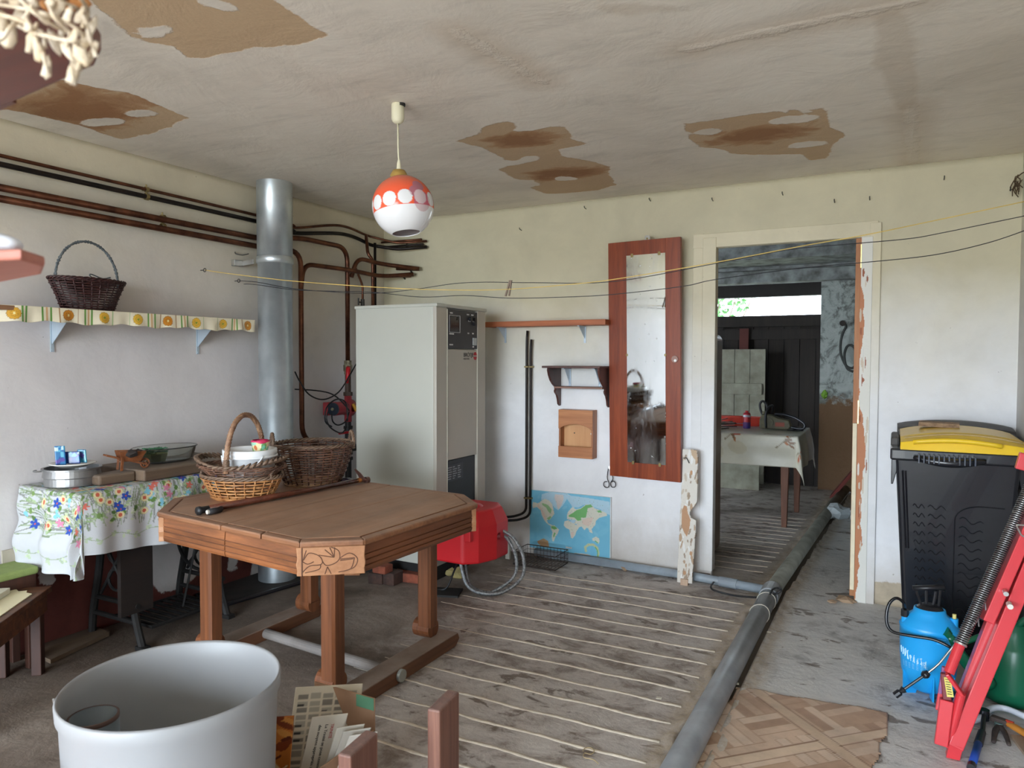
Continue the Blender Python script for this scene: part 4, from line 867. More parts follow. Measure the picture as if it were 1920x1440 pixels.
# wire hook
w_=[(1141,876),(1139,890),(1139,898),(1142,906),(1141,913),(1136,914),(1132,910),(1133,904),(1138,903)]; w2=[(1146,878),(1148,890),(1149,898),(1145,906),(1147,913),(1153,913),(1154,906),(1150,902),(1147,904)]
bm=B(); cyl(bm,pt(1144,877,'Y',0),pt(1144,877,'Y',-.025),.013,12); 
r=thing('wire_hanger','black wire hanger with two curled ends on a peg under the mirror panel','hanger',tuple(pt(1144,912,'Y',-.02)))
obj('peg',bm,steel,r); obj('wire',tube(B(),spline([pt(x,y,'Y',-.022) for x,y in w_],4),.0028,6),blackp,r); obj('wire',tube(B(),spline([pt(x,y,'Y',-.022) for x,y in w2],4),.0028,6),blackp,r)
# world map on a board
mx=lambda cx,cy: pt(980+cx/8.472,900+cy/8.472,'Y',-.02)
a=mx(120,170); b=mx(1378,300); c=mx(1350,1275); MX0,MX1,MZ0,MZ1=1.268,1.853,.052,.452
cv=Canvas(MX1-MX0,MZ1-MZ0,.0026,(124,200,230))
rs=random.Random(1)
for k in range(60): cv.ell(rs.uniform(0,.58),rs.uniform(0,.40),rs.uniform(.01,.05),rs.uniform(.006,.02),rs.choice([(138,210,234),(112,192,226),(156,216,236)]),rs.uniform(0,3),.35)
def mp(L_): return [(mx(x,y).x-MX0, mx(x,y).z-MZ0) for x,y in L_]
land=(226,226,212); green=(124,192,118); tanc=(232,214,200); paleb=(190,222,238)
cv.poly(mp([(300,230),(420,190),(700,215),(760,250),(1050,290),(1380,350),(1380,560),(1300,520),(1240,470),(1100,420),(980,390),(880,440),(830,430),(800,460),(770,400),(700,300),(640,400),(560,480),(500,440),(420,350),(330,330),(290,330)]),paleb,.9)
cv.poly(mp([(160,350),(240,370),(300,330),(350,300),(420,330),(460,380),(480,440),(500,540),(470,580),(430,630),(380,640),(400,690),(470,720),(440,730),(380,690),(340,640),(300,560),(280,480),(220,430),(160,450),(150,400)]),land)
cv.poly(mp([(240,370),(270,420),(310,470),(350,540),(380,620),(345,640),(310,560),(290,490),(225,420)]),tanc)
cv.poly(mp([(300,370),(360,380),(400,400),(460,470),(440,540),(400,500),(370,440),(310,400)]),green,.75); cv.poly(mp([(380,610),(440,570),(450,600),(410,640)]),green,.8)
cv.poly(mp([(510,225),(640,240),(650,300),(620,390),(570,470),(545,440),(530,360),(500,290)]),(222,214,212))
cv.poly(mp([(450,725),(500,720),(540,760),(575,790),(555,850),(520,900),(490,980),(465,970),(460,900),(470,830),(440,770)]),land); cv.poly(mp([(450,735),(510,735),(550,775),(500,790),(455,770)]),green); cv.poly(mp([(500,830),(520,850),(490,920),(480,890)]),green)
cv.poly(mp([(700,560),(720,500),(790,430),(840,470),(920,450),(1000,390),(1080,390),(1140,450),(1230,480),(1330,530),(1340,570),(1220,600),(1160,650),(1150,720),(1090,780),(1110,850),(1060,830),(1040,770),(1010,760),(980,800),(930,740),(880,760),(850,700),(800,690),(760,640),(700,620)]),land)
cv.poly(mp([(720,570),(800,520),(850,480),(920,460),(1000,400),(1080,390),(1110,430),(1030,450),(1010,560),(1000,600),(920,600),(930,640),(870,650),(820,600),(740,590)]),green); cv.poly(mp([(1170,490),(1230,480),(1260,520),(1200,520)]),green)
cv.poly(mp([(940,640),(1030,600),(1120,600),(1090,680),(1050,740),(980,720),(940,690)]),tanc); cv.poly(mp([(750,620),(840,640),(830,680),(770,690)]),paleb)
cv.poly(mp([(660,660),(720,640),(800,690),(860,720),(890,760),(850,820),(830,880),(790,930),(765,920),(750,850),(740,790),(680,760),(650,720)]),land); cv.poly(mp([(760,830),(810,830),(800,920),(765,910)]),tanc)
cv.poly(mp([(1100,930),(1160,900),(1210,930),(1220,980),(1200,1020),(1150,970),(1110,970)]),land); cv.poly(mp([(1150,960),(1200,1000),(1190,1010),(1150,980)]),green)
cv.line(mp([(1000,1130),(990,1070),(1040,1030),(1120,1030),(1180,1080),(1200,1160),(1190,1230)]),.016,(206,214,170)); cv.line(mp([(1150,1070),(1185,1120),(1190,1230)]),.007,green)
cv.poly(mp([(230,970),(330,930),(400,970),(420,1080),(300,1060),(240,1010)]),(186,150,110)); cv.poly(mp([(680,1060),(780,1070),(780,1095),(680,1085)]),(226,222,222)); cv.poly(mp([(820,1160),(950,1170),(1070,1190),(1080,1215),(960,1200),(820,1180)]),(216,206,192))
for i in range(420):
    x,y=rs.uniform(0,.58),rs.uniform(0,.40); j=int(y/cv.h*(cv.ny-1)),int(x/cv.w*(cv.nx-1)); 
    if cv.C[j][0]>.45: cv.ell(x,y,.003,.0016,rs.choice([(120,170,120),(170,150,140),(150,180,190)]),rs.uniform(0,3),.6)
r=thing('world_map','blue and green world map mounted on a white board against the back wall','map',((MX0+MX1)/2,-.012,MZ0))
obj('board',bx((MX0,-.015,MZ0),(MX1+.006,-.001,MZ1)),M('white board edge',(226,226,226),.5),r)
obj('map_sheet',cv.mesh('map',lambda X,Y:np.stack([X+MX0,np.full(X.shape,-.0165),Y+MZ0],1)),attrmat('printed map',.45),r)
# wire basket on the floor below it
wb_=M('rusty wire',(64,54,48),.6,metal=.3); q=pt(1022,1058,'Z',0); X0,X1,Y0,Y1=1.30,1.60,-.32,-.12
r=thing('wire_basket','rusty flat wire-mesh tray on the floor below the map','wire basket',((X0+X1)/2,(Y0+Y1)/2,0))
bm=B()
for z in (.015,.10): tube(bm,[(X0,Y0,z),(X1,Y0,z),(X1,Y1,z),(X0,Y1,z)],.0035,5,closed=True)
obj('frame',bm,wb_,r); bm=B()
for i in range(13):
    x=X0+(X1-X0)*i/12; tube(bm,[(x,Y0,.10),(x,Y0,.012),(x,Y1,.012),(x,Y1,.10)],.0014,4)
for i in range(9):
    y=Y0+(Y1-Y0)*i/8; tube(bm,[(X0,y,.10),(X0,y,.012),(X1,y,.012),(X1,y,.10)],.0014,4)
for z in (.04,.07): tube(bm,[(X0,Y0,z),(X1,Y0,z),(X1,Y1,z),(X0,Y1,z)],.0014,4,closed=True)
obj('mesh',bm,wb_,r,kind='stuff')
q=pt(985,1015,'Y',-.16); tag(obj('socket_box',bx((1.17,-.19,0),(1.20,-.17,.13)),M('pale tag',(186,182,170),.6)),'pale narrow strip standing between hoses and wire tray','strip')
# leaning board with peeling paint
bc=lambda x,y:(1260+x/4.8,830+y/4.8)
PB=[(75,65),(205,75),(215,130),(218,400),(216,540),(190,590),(165,610),(150,640),(160,680),(210,705),(206,880),(188,1165),(185,1268),(45,1255),(58,850),(75,300)]
YP=-.165; pl=[(lambda q_:(q_.x,q_.z))(pt(*bc(x,y),'Y',YP)) for x,y in PB]; ox=min(a_[0] for a_ in pl); oz=min(a_[1] for a_ in pl); pl=[(a_-ox,b_-oz) for a_,b_ in pl]
cv=Canvas(max(a_[0] for a_ in pl)+.002,max(a_[1] for a_ in pl)+.002,.003,(216,210,200)); rs=random.Random(12)
for k in range(70): cv.ell(rs.uniform(0,cv.w),rs.uniform(0,cv.h),rs.uniform(.003,.009),rs.uniform(.006,.035),rs.choice([(178,150,122),(196,182,164),(160,140,120),(228,226,222)]),rs.uniform(-.3,.3))
def bq(x,y): q_=pt(*bc(x,y),'Y',YP); return (q_.x-ox,q_.z-oz)
cv.poly([bq(*a_) for a_ in ((100,570),(125,580),(135,640),(160,700),(150,790),(130,850),(108,820),(85,770),(78,690),(80,620))],(184,142,108)); cv.poly([bq(*a_) for a_ in ((150,70),(205,78),(212,180),(180,150),(160,120))],(190,164,136))
for a_ in ((160,280),(170,1000),(115,1170)): cv.ell(*bq(*a_),.008,.014,(182,140,104))
bm=cutout(cv,lambda X,Y:np.stack([X+ox,YP+.060*(Y/cv.h),Y+oz],1),pl)
r=thing('leaning_board','notched old board with flaking white paint leaning beside the doorway','board',(2.37,-.16,0))
obj('plank',bm,attrmat('flaked board',.7,bmp=.5,scale=60),r,solid=.022)
q=pt(1284,1100,'Y',-.165); obj('foot_block',bx((q.x-.022,-.185,0),(q.x+.022,-.145,oz+.03)),wood('raw block',(200,172,148),(176,144,118),'Z'),r)
obj('nail',tube(B(),[pt(*bc(105,140),'Y',-.125),pt(*bc(130,135),'Y',-.135),pt(*bc(155,185),'Y',-.13)],.003,5),darksteel,r)
tag(obj('wooden_strip',beam(B(),(2.36,-.02,.028),(2.50,-.02,.032),.02,.018),wood('dirty strip',(130,92,76),(90,62,52),'X')),'dirty brown strip lying at the foot of the left door post','strip')
# ================= waste pipes on the floor =================
pvc=M('grey plastic pipe',(164,170,176),.38,c2=(128,132,136),scale=6,bmp=.05,detail=8,dirt=.25)
d0=(pc[0]-pc[1]).normalized(); r=thing('floor_pipe','thick grey plastic waste pipe sunk in the floor, running from the front through the doorway','pipe',(2.85,-2.1,0))
obj('run',tube(B(),[pc[0]+Vector((0,-1.6,0)),pc[0],pc[1],pc[2]],.047,20),pvc,r,smooth=True); obj('run',tube(B(),[pc[2],pc[3],pc[3]+Vector((.05,1.2,-.02))],.044,20),M('mossy pipe',(128,128,118),.6,c2=(96,94,84)),r,smooth=True)
dd=(pc[1]-pc[2]).normalized(); obj('socket',cyl(B(),pc[2]-dd*.02,pc[2]+dd*.13,.054,24),pvc,r,bevel=.006)
for s_ in (.42,.20): c_=pc[2]+dd*s_; obj('string_tie',tube(B(),[c_+Vector((math.cos(a)*.0495,.01*math.sin(a*2),math.sin(a)*.0495)) for a in np.linspace(0,2*PI,18,endpoint=False)],.0022,5,closed=True),M('string',(206,200,186),.8),r)
r=thing('wall_pipe','thinner blue-grey waste pipe lying along the foot of the back wall','pipe',(2,-.08,0))
a=Vector((1.33,-.055,.036)); b=Vector((2.44,-.075,.030)); e_=pc[2]+Vector((-.05,.02,-.004)); obj('run',tube(B(),[a,b,e_],.0255,16),M('blue grey pipe',(150,162,172),.42,dirt=.3),r,smooth=True)
m1=b.lerp(e_,.35); obj('socket',cyl(B(),m1,b.lerp(e_,.62),.030,18),M('blue grey pipe',(0,0,0)),r)
P=[pt(1338,1092,'Z',.03),pt(1333,1100,'Z',.03),pt(1340,1107,'Z',.02),pt(1375,1116,'Z',.012),pt(1420,1120,'Z',.03),pt(1450,1115,'Z',.07),pt(1464,1107,'Z',.1),pt(1458,1102,'Z',.1),pt(1448,1106,'Z',.09),pt(1444,1113,'Z',.085)]
tag(obj('floor_cable',tube(B(),spline(P,6),.0058,6),cab,smooth=True),'thick black cable end curling over the two floor pipes at the doorway','cable')
q=pt(1172,1071,'Z',0); tag(obj('stone_lump',clump(B(),(q.x,q.y,.018),.035,1,3,.7),rub),'small tan stone lying against the wall pipe','stone')
for i,(px,py) in enumerate(((1128,1064),(1442,1186),(1338,1372),(1323,1380),(1235,1310),(1380,1283),(1325,1367))):
    q=pt(px,py,'Z',.004); tag(obj('paint_flake',prism(B(),[(-.011,-.006),(.008,-.008),(.012,.004),(-.006,.009)],.002,axes((q.x,q.y,.006),(1,.1*i,0),(-.1*i,1,0),(0,0,1))),M('paint flake',(222,216,200),.8)),('paint flake by the foot of the wall, below the map','white flake right beside the thick floor pipe, near its string ties','pale flake at the pipe edge of the vinyl sheet, upper one','pale flake at the pipe edge of the vinyl sheet, lower one','tan flake on the strips left of the thick pipe','pale flake on the tip of the vinyl sheet','white flake beside the pipe, nearest the camera')[i],'flake',group='paint flakes on the floor')
q=pt(1105,1408,'Z',.003); tag(obj('wire_scrap',tube(B(),spline([pt(x,y,'Z',.008) for x,y in ((1093,1408),(1097,1403),(1108,1402),(1114,1408),(1108,1414),(1096,1412),(1095,1420),(1112,1424),(1122,1432))],4),.0016,5),M('brass wire',(170,150,110),.5)),'curly scrap of brass wire on the floor strips','wire')
# ================= main table =================
TZ=.72; tb=[(.80,-2.525),(1.675,-2.610),(1.848,-2.475),(1.872,-1.735),(1.70,-1.575),(.80,-1.50),(.63,-1.63),(.60,-2.30)]
cen=(1.235,-2.04)
def ins_(P,f): return [(cen[0]+(x-cen[0])*f,cen[1]+(y-cen[1])*f) for x,y in P]
tabw=wood('dusty table top',(166,118,84),(104,68,46),'Y',.8,.6,.25,dust=.5,dustc=(186,160,140)); apw=wood('orange brown oak',(160,98,56),(88,50,28),'X',1,.5,.35,dust=.15,ring=26); apwy=wood('orange brown oak side',(138,84,52),(84,48,28),'Y',1,.5,.3); legw=wood('oak leg',(146,88,52),(84,48,28),'Z',1,.5,.35,ring=26)
r=thing('table','octagonal oak extending table with grooved apron and carved corner panels','table',(cen[0],cen[1],0))
rs=random.Random(5)
def clipx(P,x0,x1,sl):
    """part of outline between two slanted lines x=x0+sl*(y-yc)"""
    def half(P,x0,s):
        out=[]; n=len(P); f=lambda p_:(p_[0]-(x0+sl*(p_[1]+2.1)))*s
        for i in range(n):
            a,b=P[i],P[(i+1)%n]; fa,fb=f(a),f(b)
            if fa>=0: out.append(a)
            if fa*fb<0: t=fa/(fa-fb); out.append((a[0]+(b[0]-a[0])*t,a[1]+(b[1]-a[1])*t))
        return out
    return half(half(P,x0,1),x1,-1)
rim_=ins_(tb,.925); rimo_=ins_(tb,.932); s1,s2=1.235,1.475
for x0,x1,nm in ((0,s1-.0025,0),(s1+.0025,s2-.002,1),(s2+.002,3,2)):
    P=clipx(rim_,x0,x1,.035); obj('top_board',prism(B(),P,.020,Matrix.Translation((0,0,TZ-.022+.0005*nm))),tabw,r,bevel=.0015)
for i in range(8):
    a,b=tb[i],tb[(i+1)%8]; c,d=rimo_[(i+1)%8],rimo_[i]
    parts=[(0,1)]
    if i in (0,4): parts=[(0,.485),(.49,.76),(.765,1)] if i==0 else [(0,.5),(.505,1)]
    for t0,t1 in parts:
        L2=lambda p_,q_,t:(p_[0]+(q_[0]-p_[0])*t,p_[1]+(q_[1]-p_[1])*t)
        o=obj('edge_moulding',prism(B(),[L2(a,b,t0),L2(a,b,t1),L2(d,c,t1),L2(d,c,t0)],.022,Matrix.Translation((0,0,TZ-.024))),wood('worn edge oak',(160,108,72),(108,68,44),'X',1,.55,.3,dust=.25),r,bevel=.006)
ap=ins_(tb,.955); az0,az1=TZ-.125,TZ-.024
def grooved(bm,a,b,z0,z1,nrm,th=.02):
    """board a-b with four cut grooves"""
    a,b=Vector((*a,0)),Vector((*b,0)); H_=z1-z0; pr=[(0,0),(.006,0),(.010,.10),(.010,.20),(.004,.225),(.010,.25),(.010,.40),(.004,.425),(.010,.45),(.010,.60),(.004,.625),(.010,.65),(.006,.98),(.004,1),(0,1)]
    P=[(-th,0)]+pr[1:-1]+[(-th,1)]; n=len(P)
    A=[bm.verts.new(a+nrm*u+Vector((0,0,z0+v*H_))) for u,v in P]; C=[bm.verts.new(b+nrm*u+Vector((0,0,z0+v*H_))) for u,v in P]
    for i in range(n): bm.faces.new((A[i],A[(i+1)%n],C[(i+1)%n],C[i]))
    bm.faces.new(A[::-1]); bm.faces.new(C)
for i in (0,2,4,6):
    a,b=ap[i],ap[(i+1)%8]; dv=Vector((b[0]-a[0],b[1]-a[1],0)).normalized(); nrm=Vector((dv.y,-dv.x,0))
    sp=[(0,.497),(.503,1)] if i in (0,4) else [(0,1)]
    for t0,t1 in sp:
        bm=B(); grooved(bm,(a[0]+(b[0]-a[0])*t0,a[1]+(b[1]-a[1])*t0),(a[0]+(b[0]-a[0])*t1,a[1]+(b[1]-a[1])*t1),az0,az1,nrm); obj('apron_board',bm,apw if i in (0,4) else apwy,r)
carv=wood('carved pale oak',(190,138,96),(150,100,66),'X',1,.5,.25); inkl=M('carving groove',(104,70,52),.8)
for i in (1,3,5,7):
    a,b=Vector((*ap[i],0)),Vector((*ap[(i+1)%8],0)); dv=(b-a).normalized(); nrm=Vector((dv.y,-dv.x,0)); Lc=(b-a).length; H_=az1-az0
    pn=obj('carved_panel',prism(B(),[(-.012,0),(-.010,.2*H_),(-.014,.4*H_),(-.010,.6*H_),(-.013,H_),(Lc+.013,H_),(Lc+.010,.6*H_),(Lc+.014,.4*H_),(Lc+.010,.2*H_),(Lc+.012,0)],.022,axes((a.x+nrm.x*.0,a.y+nrm.y*.0,az0),dv,(0,0,1),nrm)),carv,r,bevel=.003)
    if i>1: continue
    o_=Vector((a.x,a.y,az0))+nrm*.0225; bm=B(); Q=lambda u,v:o_+dv*(u*Lc)+Vector((0,0,v*H_))
    for P in ([(.02,.1),(.15,.35),(.32,.38),(.36,.5),(.30,.7),(.14,.8),(.05,.55),(.10,.9)],[(.36,.5),(.42,.35),(.55,.40),(.64,.58),(.62,.85),(.5,.98)],[(.55,.62),(.40,.9)],[(.55,.62),(.48,.97)],[(.55,.62),(.56,.97)],[(.55,.62),(.30,.72)],[(.64,.58),(.80,.75),(.93,.55),(.88,.25),(.70,.12)],[(.65,.55),(.88,.58)],[(.65,.5),(.86,.54)],[(.88,.58),(.82,.2),(.62,.10)],[(.08,.12),(.3,.22),(.33,.38)],[(.4,.05),(.44,.3)],[(.44,.3),(.5,.05)],[(.02,.55),(.12,.42),(.22,.5)]):
        tube(bm,spline([Q(*p_) for p_ in P],4),.0017,4)
    obj('carved_leaves',bm,inkl,pn,kind='stuff')
    for u in (.035,): obj('groove',beam(B(),Q(.03,0),Q(.03,1),.004,.003),inkl,pn)
# two trestle ends: beam, two legs each
lx,rx_=.845,1.575
for sx,ya,yb,xc_ in ((1,-2.335,-1.695,rx_),(-1,-2.30,-1.70,lx)):
    for y in (ya,yb):
        o=obj('leg',bx((xc_-.036,y-.036,.10 if y==yb else .07),(xc_+.036,y+.036,az0+.02)),legw,r,bevel=.010,seg=1)
        bm=B(); cyl(bm,(xc_-.060,y+.004,.098),(xc_+.03,y+.004,.098),.043,18); obj('roll_foot',bm,legw,o)
    xo=xc_+.055*sx
    P=[(ya-.20,0),(yb+.08,0),(yb+.115,.03),(yb+.10,.062),(yb+.02,.062),(ya-.10,.062),(ya-.20,.05)]
    fb=obj('foot_beam',prism(B(),P,.105,axes((xo-.055,0,0),(0,1,0),(0,0,1),(1,0,0))),wood('dusty foot oak',(128,84,56),(84,52,34),'Y',1,.6,.3,dust=.6),r,bevel=.004)
rodm=M('grey lacquered rod',(128,122,118),.6,dirt=.4)
obj('stretcher_rod',cyl(B(),(lx-.09,-1.98,.035),(rx_+.115,-2.05,.035),.023,16),rodm,r); obj('rod_cap',cyl(B(),(rx_+.108,-2.05,.035),(rx_+.122,-2.05,.035),.026,18),M('zinc cap',(170,172,164),.4,metal=.5),r)
# ---- on the table ----
def onT(px,py,z=TZ): q=pt(px,py,'Z',z); return Vector((q.x,q.y,z))
T0=TZ+.0005
honey=M('honey wicker',(214,158,100),.42,c2=(136,80,42),scale=22,bmp=.2); brw=M('brown willow',(138,100,78),.5,c2=(62,40,32),scale=18,bmp=.2); gryw=M('greyed willow',(136,112,92),.55,c2=(92,70,56),scale=45,bmp=.2); redw=M('reddish willow',(104,64,50),.5,c2=(70,42,34),scale=30,bmp=.2)
# oval light basket
c=onT(458,940); c=Vector((c.x-.075,c.y+.055,T0)); rzb=math.radians(14)
t,at=basket('oval_basket','low oval honey-coloured wicker basket at the front of the table','basket' and c,[(.0,.138,.092),(.05,.162,.114),(.098,.188,.134)],.0075,24,honey,rz=rzb,rim=gryw,seedv=4)
for s_ in (-1,1):
    P=[Vector((s_*(.178-.0*0)+.0,.05*math.cos(a),.10+.04*math.sin(a))) for a in np.linspace(0,PI,14)]; obj('handle',twist(B(),P,.006,4,2,5),gryw,t,local=True,smooth=True)
# boat basket resting in it
c2=c+Vector((.0,.0,.072)); 
t,at=basket('boat_basket','brown boat-shaped wicker basket with a tall twisted hoop handle, set in the oval basket',c2,[(.0,.125,.088),(.045,.165,.122),(.072,.205,.142)],.0055,24,brw,rz=rzb,seedv=6,floor_=True)
bm=B(); n=44
for k in range(n):
    a=2*PI*k/n; zz_=.078+.034*max(0,abs(math.cos(a))-.3)/.7
    a2=a+.22; z2_=.078+.034*max(0,abs(math.cos(a2))-.3)/.7
    tube(bm,[(.193*math.cos(a),.132*math.sin(a),zz_-.012),(.217*math.cos((a+a2)/2),.152*math.sin((a+a2)/2),zz_+.006),(.201*math.cos(a2),.140*math.sin(a2),z2_+.010)],[.004,.0075,.004],5)
obj('braided_border',bm,gryw,t,local=True,smooth=True,kind='stuff')
hb=M('wrapped cane',(172,136,106),.45,c2=(116,80,60),scale=30,bmp=.2); P=[Vector((.02+.00*math.cos(a)-.0,-.142*math.cos(a)+0,.06+.245*math.sin(a)**.85)) for a in np.linspace(.0,PI,44)]
obj('hoop_handle',twist(B(),P,.0115,11,5,5,1.1),hb,t,local=True,smooth=True); obj('handle_binding',tube(B(),[(.02+.013*math.cos(k),-.142+.013*math.sin(k),.07+.0011*k) for k in np.linspace(0,44,160)],.0028,4),gryw,t,local=True,smooth=True)
# white pail
wp=M('white plastic',(232,234,236),.3,var=.01,bmp=0)
pc_=c2+Vector((-.0,.0,.018)); pc_=Vector((c.x+.03,c.y+.02,TZ+.104)); KT=1.12
r=thing('plastic_tub','white plastic tub with a wire-thin white bail, standing in the boat basket','tub',tuple(pc_))
obj('body',lathe(B(),[(.0,.0),(.098,.0),(.103,.008),(.110,.085),(.117,.085),(.118,.118),(.112,.120),(.108,.115),(.105,.082),(.097,.01),(0,.008)],tuple(pc_),40),wp,r,smooth=False,bevel=0)
for p_ in bpy.data.objects[r.children[0].name].data.polygons: p_.use_smooth=True
obj('rim_band',lathe(B(),[(.1175,.083),(.1205,.085),(.1205,.092),(.1175,.094)],tuple(pc_),40),wp,r,smooth=True)
a0=math.radians(-20); cv_=[pc_+Vector((.121*math.cos(a),.121*math.sin(a),.095-.082*math.sin((a-math.radians(-115))/math.radians(100)*PI)*1.0)) for a in np.linspace(math.radians(-115),math.radians(-15),16)]
obj('bail',tube(B(),cv_,.0042,6,flat=.7),wp,r,smooth=True)
obj('bail',tube(B(),[pc_+Vector((.121*math.cos(a),.121*math.sin(a),.09-.075*math.sin((a-math.radians(165))/math.radians(55)*PI))) for a in np.linspace(math.radians(165),math.radians(220),12)],.0042,6),wp,r,smooth=True)
# paper flower pot in the pail
fc=pc_+Vector((.045,.02,.10)); r=thing('paper_cup','small crumpled cup with pink inside and green flowered outside, in the white tub','cup',tuple(fc))
cv=Canvas(.27,.05,.003,(226,210,160)); rs=random.Random(2)
for k in range(26): cv.ell(rs.uniform(0,.27),rs.uniform(0,.05),rs.uniform(.008,.016),rs.uniform(.005,.012),rs.choice([(120,190,160),(150,206,180),(200,110,60),(236,222,190),(110,160,90)]),rs.uniform(0,3))
obj('wall',cv.mesh('w',lambda X,Y:np.stack([fc.x+(.030+.20*Y)*np.cos(X*23.3),fc.y+(.030+.20*Y)*np.sin(X*23.3),fc.z+Y+.004*np.sin(X*70)],1)),attrmat('flowered paper',.6),r,smooth=True,solid=.001)
obj('lining',lathe(B(),[(.0,.012),(.03,.012),(.037,.046),(.043,.056),(.035,.060)],tuple(fc),20),M('pink foil',(206,44,92),.4,bmp=.3,scale=40),r,smooth=True); obj('crumple',clump(B(),(fc.x+.012,fc.y,fc.z+.052),.024,1,3,.7),M('pink foil',(0,0,0)),r,smooth=True)
# large round basket
c=onT(577,914); c=Vector((c.x-.078,c.y+.118,T0))
bot=M('pale willow base',(176,142,104),.6,c2=(140,106,74),scale=40)
t,at=basket('round_basket','large round brown willow basket with two loop handles, at the back of the table',c,[(.0,.135,.135),(.07,.166,.166),(.14,.188,.188),(.195,.198,.198)],.0068,30,brw,rz=.3,rim=gryw,stake=redw,loose=.0012,seedv=9,bmat_=bot)
for a in (math.radians(50)-.3,math.radians(232)-.3):
    ca,sa=math.cos(a),math.sin(a); P=[Vector((.196*ca-sa*.065*math.cos(b),.196*sa+ca*.065*math.cos(b),.185+.072*math.sin(b))) for b in np.linspace(-.15,PI+.15,20)]; obj('loop_handle',twist(B(),P,.0085,5,3,5),gryw,t,local=True,smooth=True)
# walking sticks
a=onT(370,966); b=onT(682,905); dv=(b-a).normalized(); sd=Vector((0,0,1)).cross(dv)
st=wood('varnished stick',(104,56,38),(64,32,24),'X',1,.25); r=thing('hammer_cane','varnished wooden cane with black rubber tip and metal hammer-shaped handle','walking stick',tuple(a))
A_=a+Vector((0,0,.017))-dv*.00; E_=b+Vector((0,0,.017))-dv*.03
obj('shaft',tube(B(),[A_+dv*.05,E_],[.0145,.0115],12),st,r,smooth=True)
bm=lathe(B(),[(.0,-.002),(.0165,0),(.018,.01),(.0145,.02),(.0135,.065),(.0125,.068)],(0,0,0),20); bm.transform(between(A_,E_)); obj('rubber_tip',bm,rubber,r,smooth=True)
obj('ferrule',cyl(B(),E_-dv*.012,E_+dv*.006,.0125,14),M('copper ferrule',(196,128,70),.3,metal=.7),r)
hm=M('tarnished hammer brass',(116,86,78),.35,metal=.7); hd=E_+dv*.022; sv=(sd*.7+Vector((0,0,.10))).normalized(); up_=Vector((dv.x*-.3,dv.y*-.3,1)).normalized()
bm=B(); cyl(bm,hd-dv*.02,hd+dv*.005,.012,12); p0=hd+up_*.062-dv*.035; p1=hd-up_*.006+dv*.030; tube(bm,[p0,hd+up_*.030-dv*.012,hd,p1-dv*.01],[.005,.010,.013,.009],10); cyl(bm,p1-dv*.012,p1+dv*.008,.0165,14); obj('hammer_head',bm,hm,r,smooth=False)
r=thing('patterned_cane','slim red and blue patterned cane with a black grip lying behind the hammer cane','walking stick',tuple(a))
a2=onT(390,966)+Vector((0,0,.013))-dv*.0; a2=A_+dv*.035+sd*.034-Vector((0,0,.003)); a2=onT(388,968)+Vector((0,0,.0125))+dv*.0
m,nt,p=mat_new('red blue beadwork'); v=coords(nt); n_=noise(nt,v,60,2); L(nt,ramp(nt,n_,[(.40,sr((96,24,36))),(.5,sr((120,30,44))),(.56,sr((40,36,80))),(.66,sr((120,46,56)))]),p.inputs['Base Color']); p.inputs['Roughness'].default_value=.35
a2=Vector((a.x,a.y,T0))+dv*.025-sd*.030+Vector((0,0,.0125)); e2=a2+dv*.60+sd*.012
sw=-1
a2=A_+dv*.03+Vector((0,0,-.004)); 
nr=Vector((dv.y,-dv.x,0)); a2=Vector((A_.x,A_.y,T0+.012))+dv*.028+nr*.034; e2=Vector((A_.x,A_.y,T0+.012))+dv*.30-nr*.028
obj('shaft',tube(B(),[a2+dv*.04,a2+(e2-a2)*.25],[.0105,.0105],12),M('black grip',(34,32,34),.6),r,smooth=True)
# it crosses under the baskets: the beaded part shows behind the varnished one
a3=Vector((A_.x,A_.y,T0+.012))+dv*.12-nr*.027; e3=a3+dv*.56
obj('beaded_shaft',tube(B(),[a3,e3],[.0085,.0075],12),m,r,smooth=True); obj('grip',tube(B(),[a2,a2+dv*.055],[.0125,.0115],14),M('black grip',(0,0,0)),r,smooth=True); obj('white_cap',cyl(B(),a2-dv*.008,a2+dv*.004,.0085,14),M('white cap',(214,210,200),.4),r)
obj('dark_plate',lathe(B(),[(.0,0),(.03,.0),(.035,.006),(.0,.008)],tuple(onT(640,905)),20),M('black grip',(0,0,0)),r) if False else None
q=onT(645,905); tag(obj('glass_stopper',lathe(B(),[(.0,.0),(.03,.001),(.036,.010),(.02,.020),(0,.022)],(q.x,q.y+.02,T0),20),M('dark violet glass',(40,30,42),.15),smooth=True),'small dark glossy dish behind the cane near the hammer head','dish')
q=onT(622,897); 
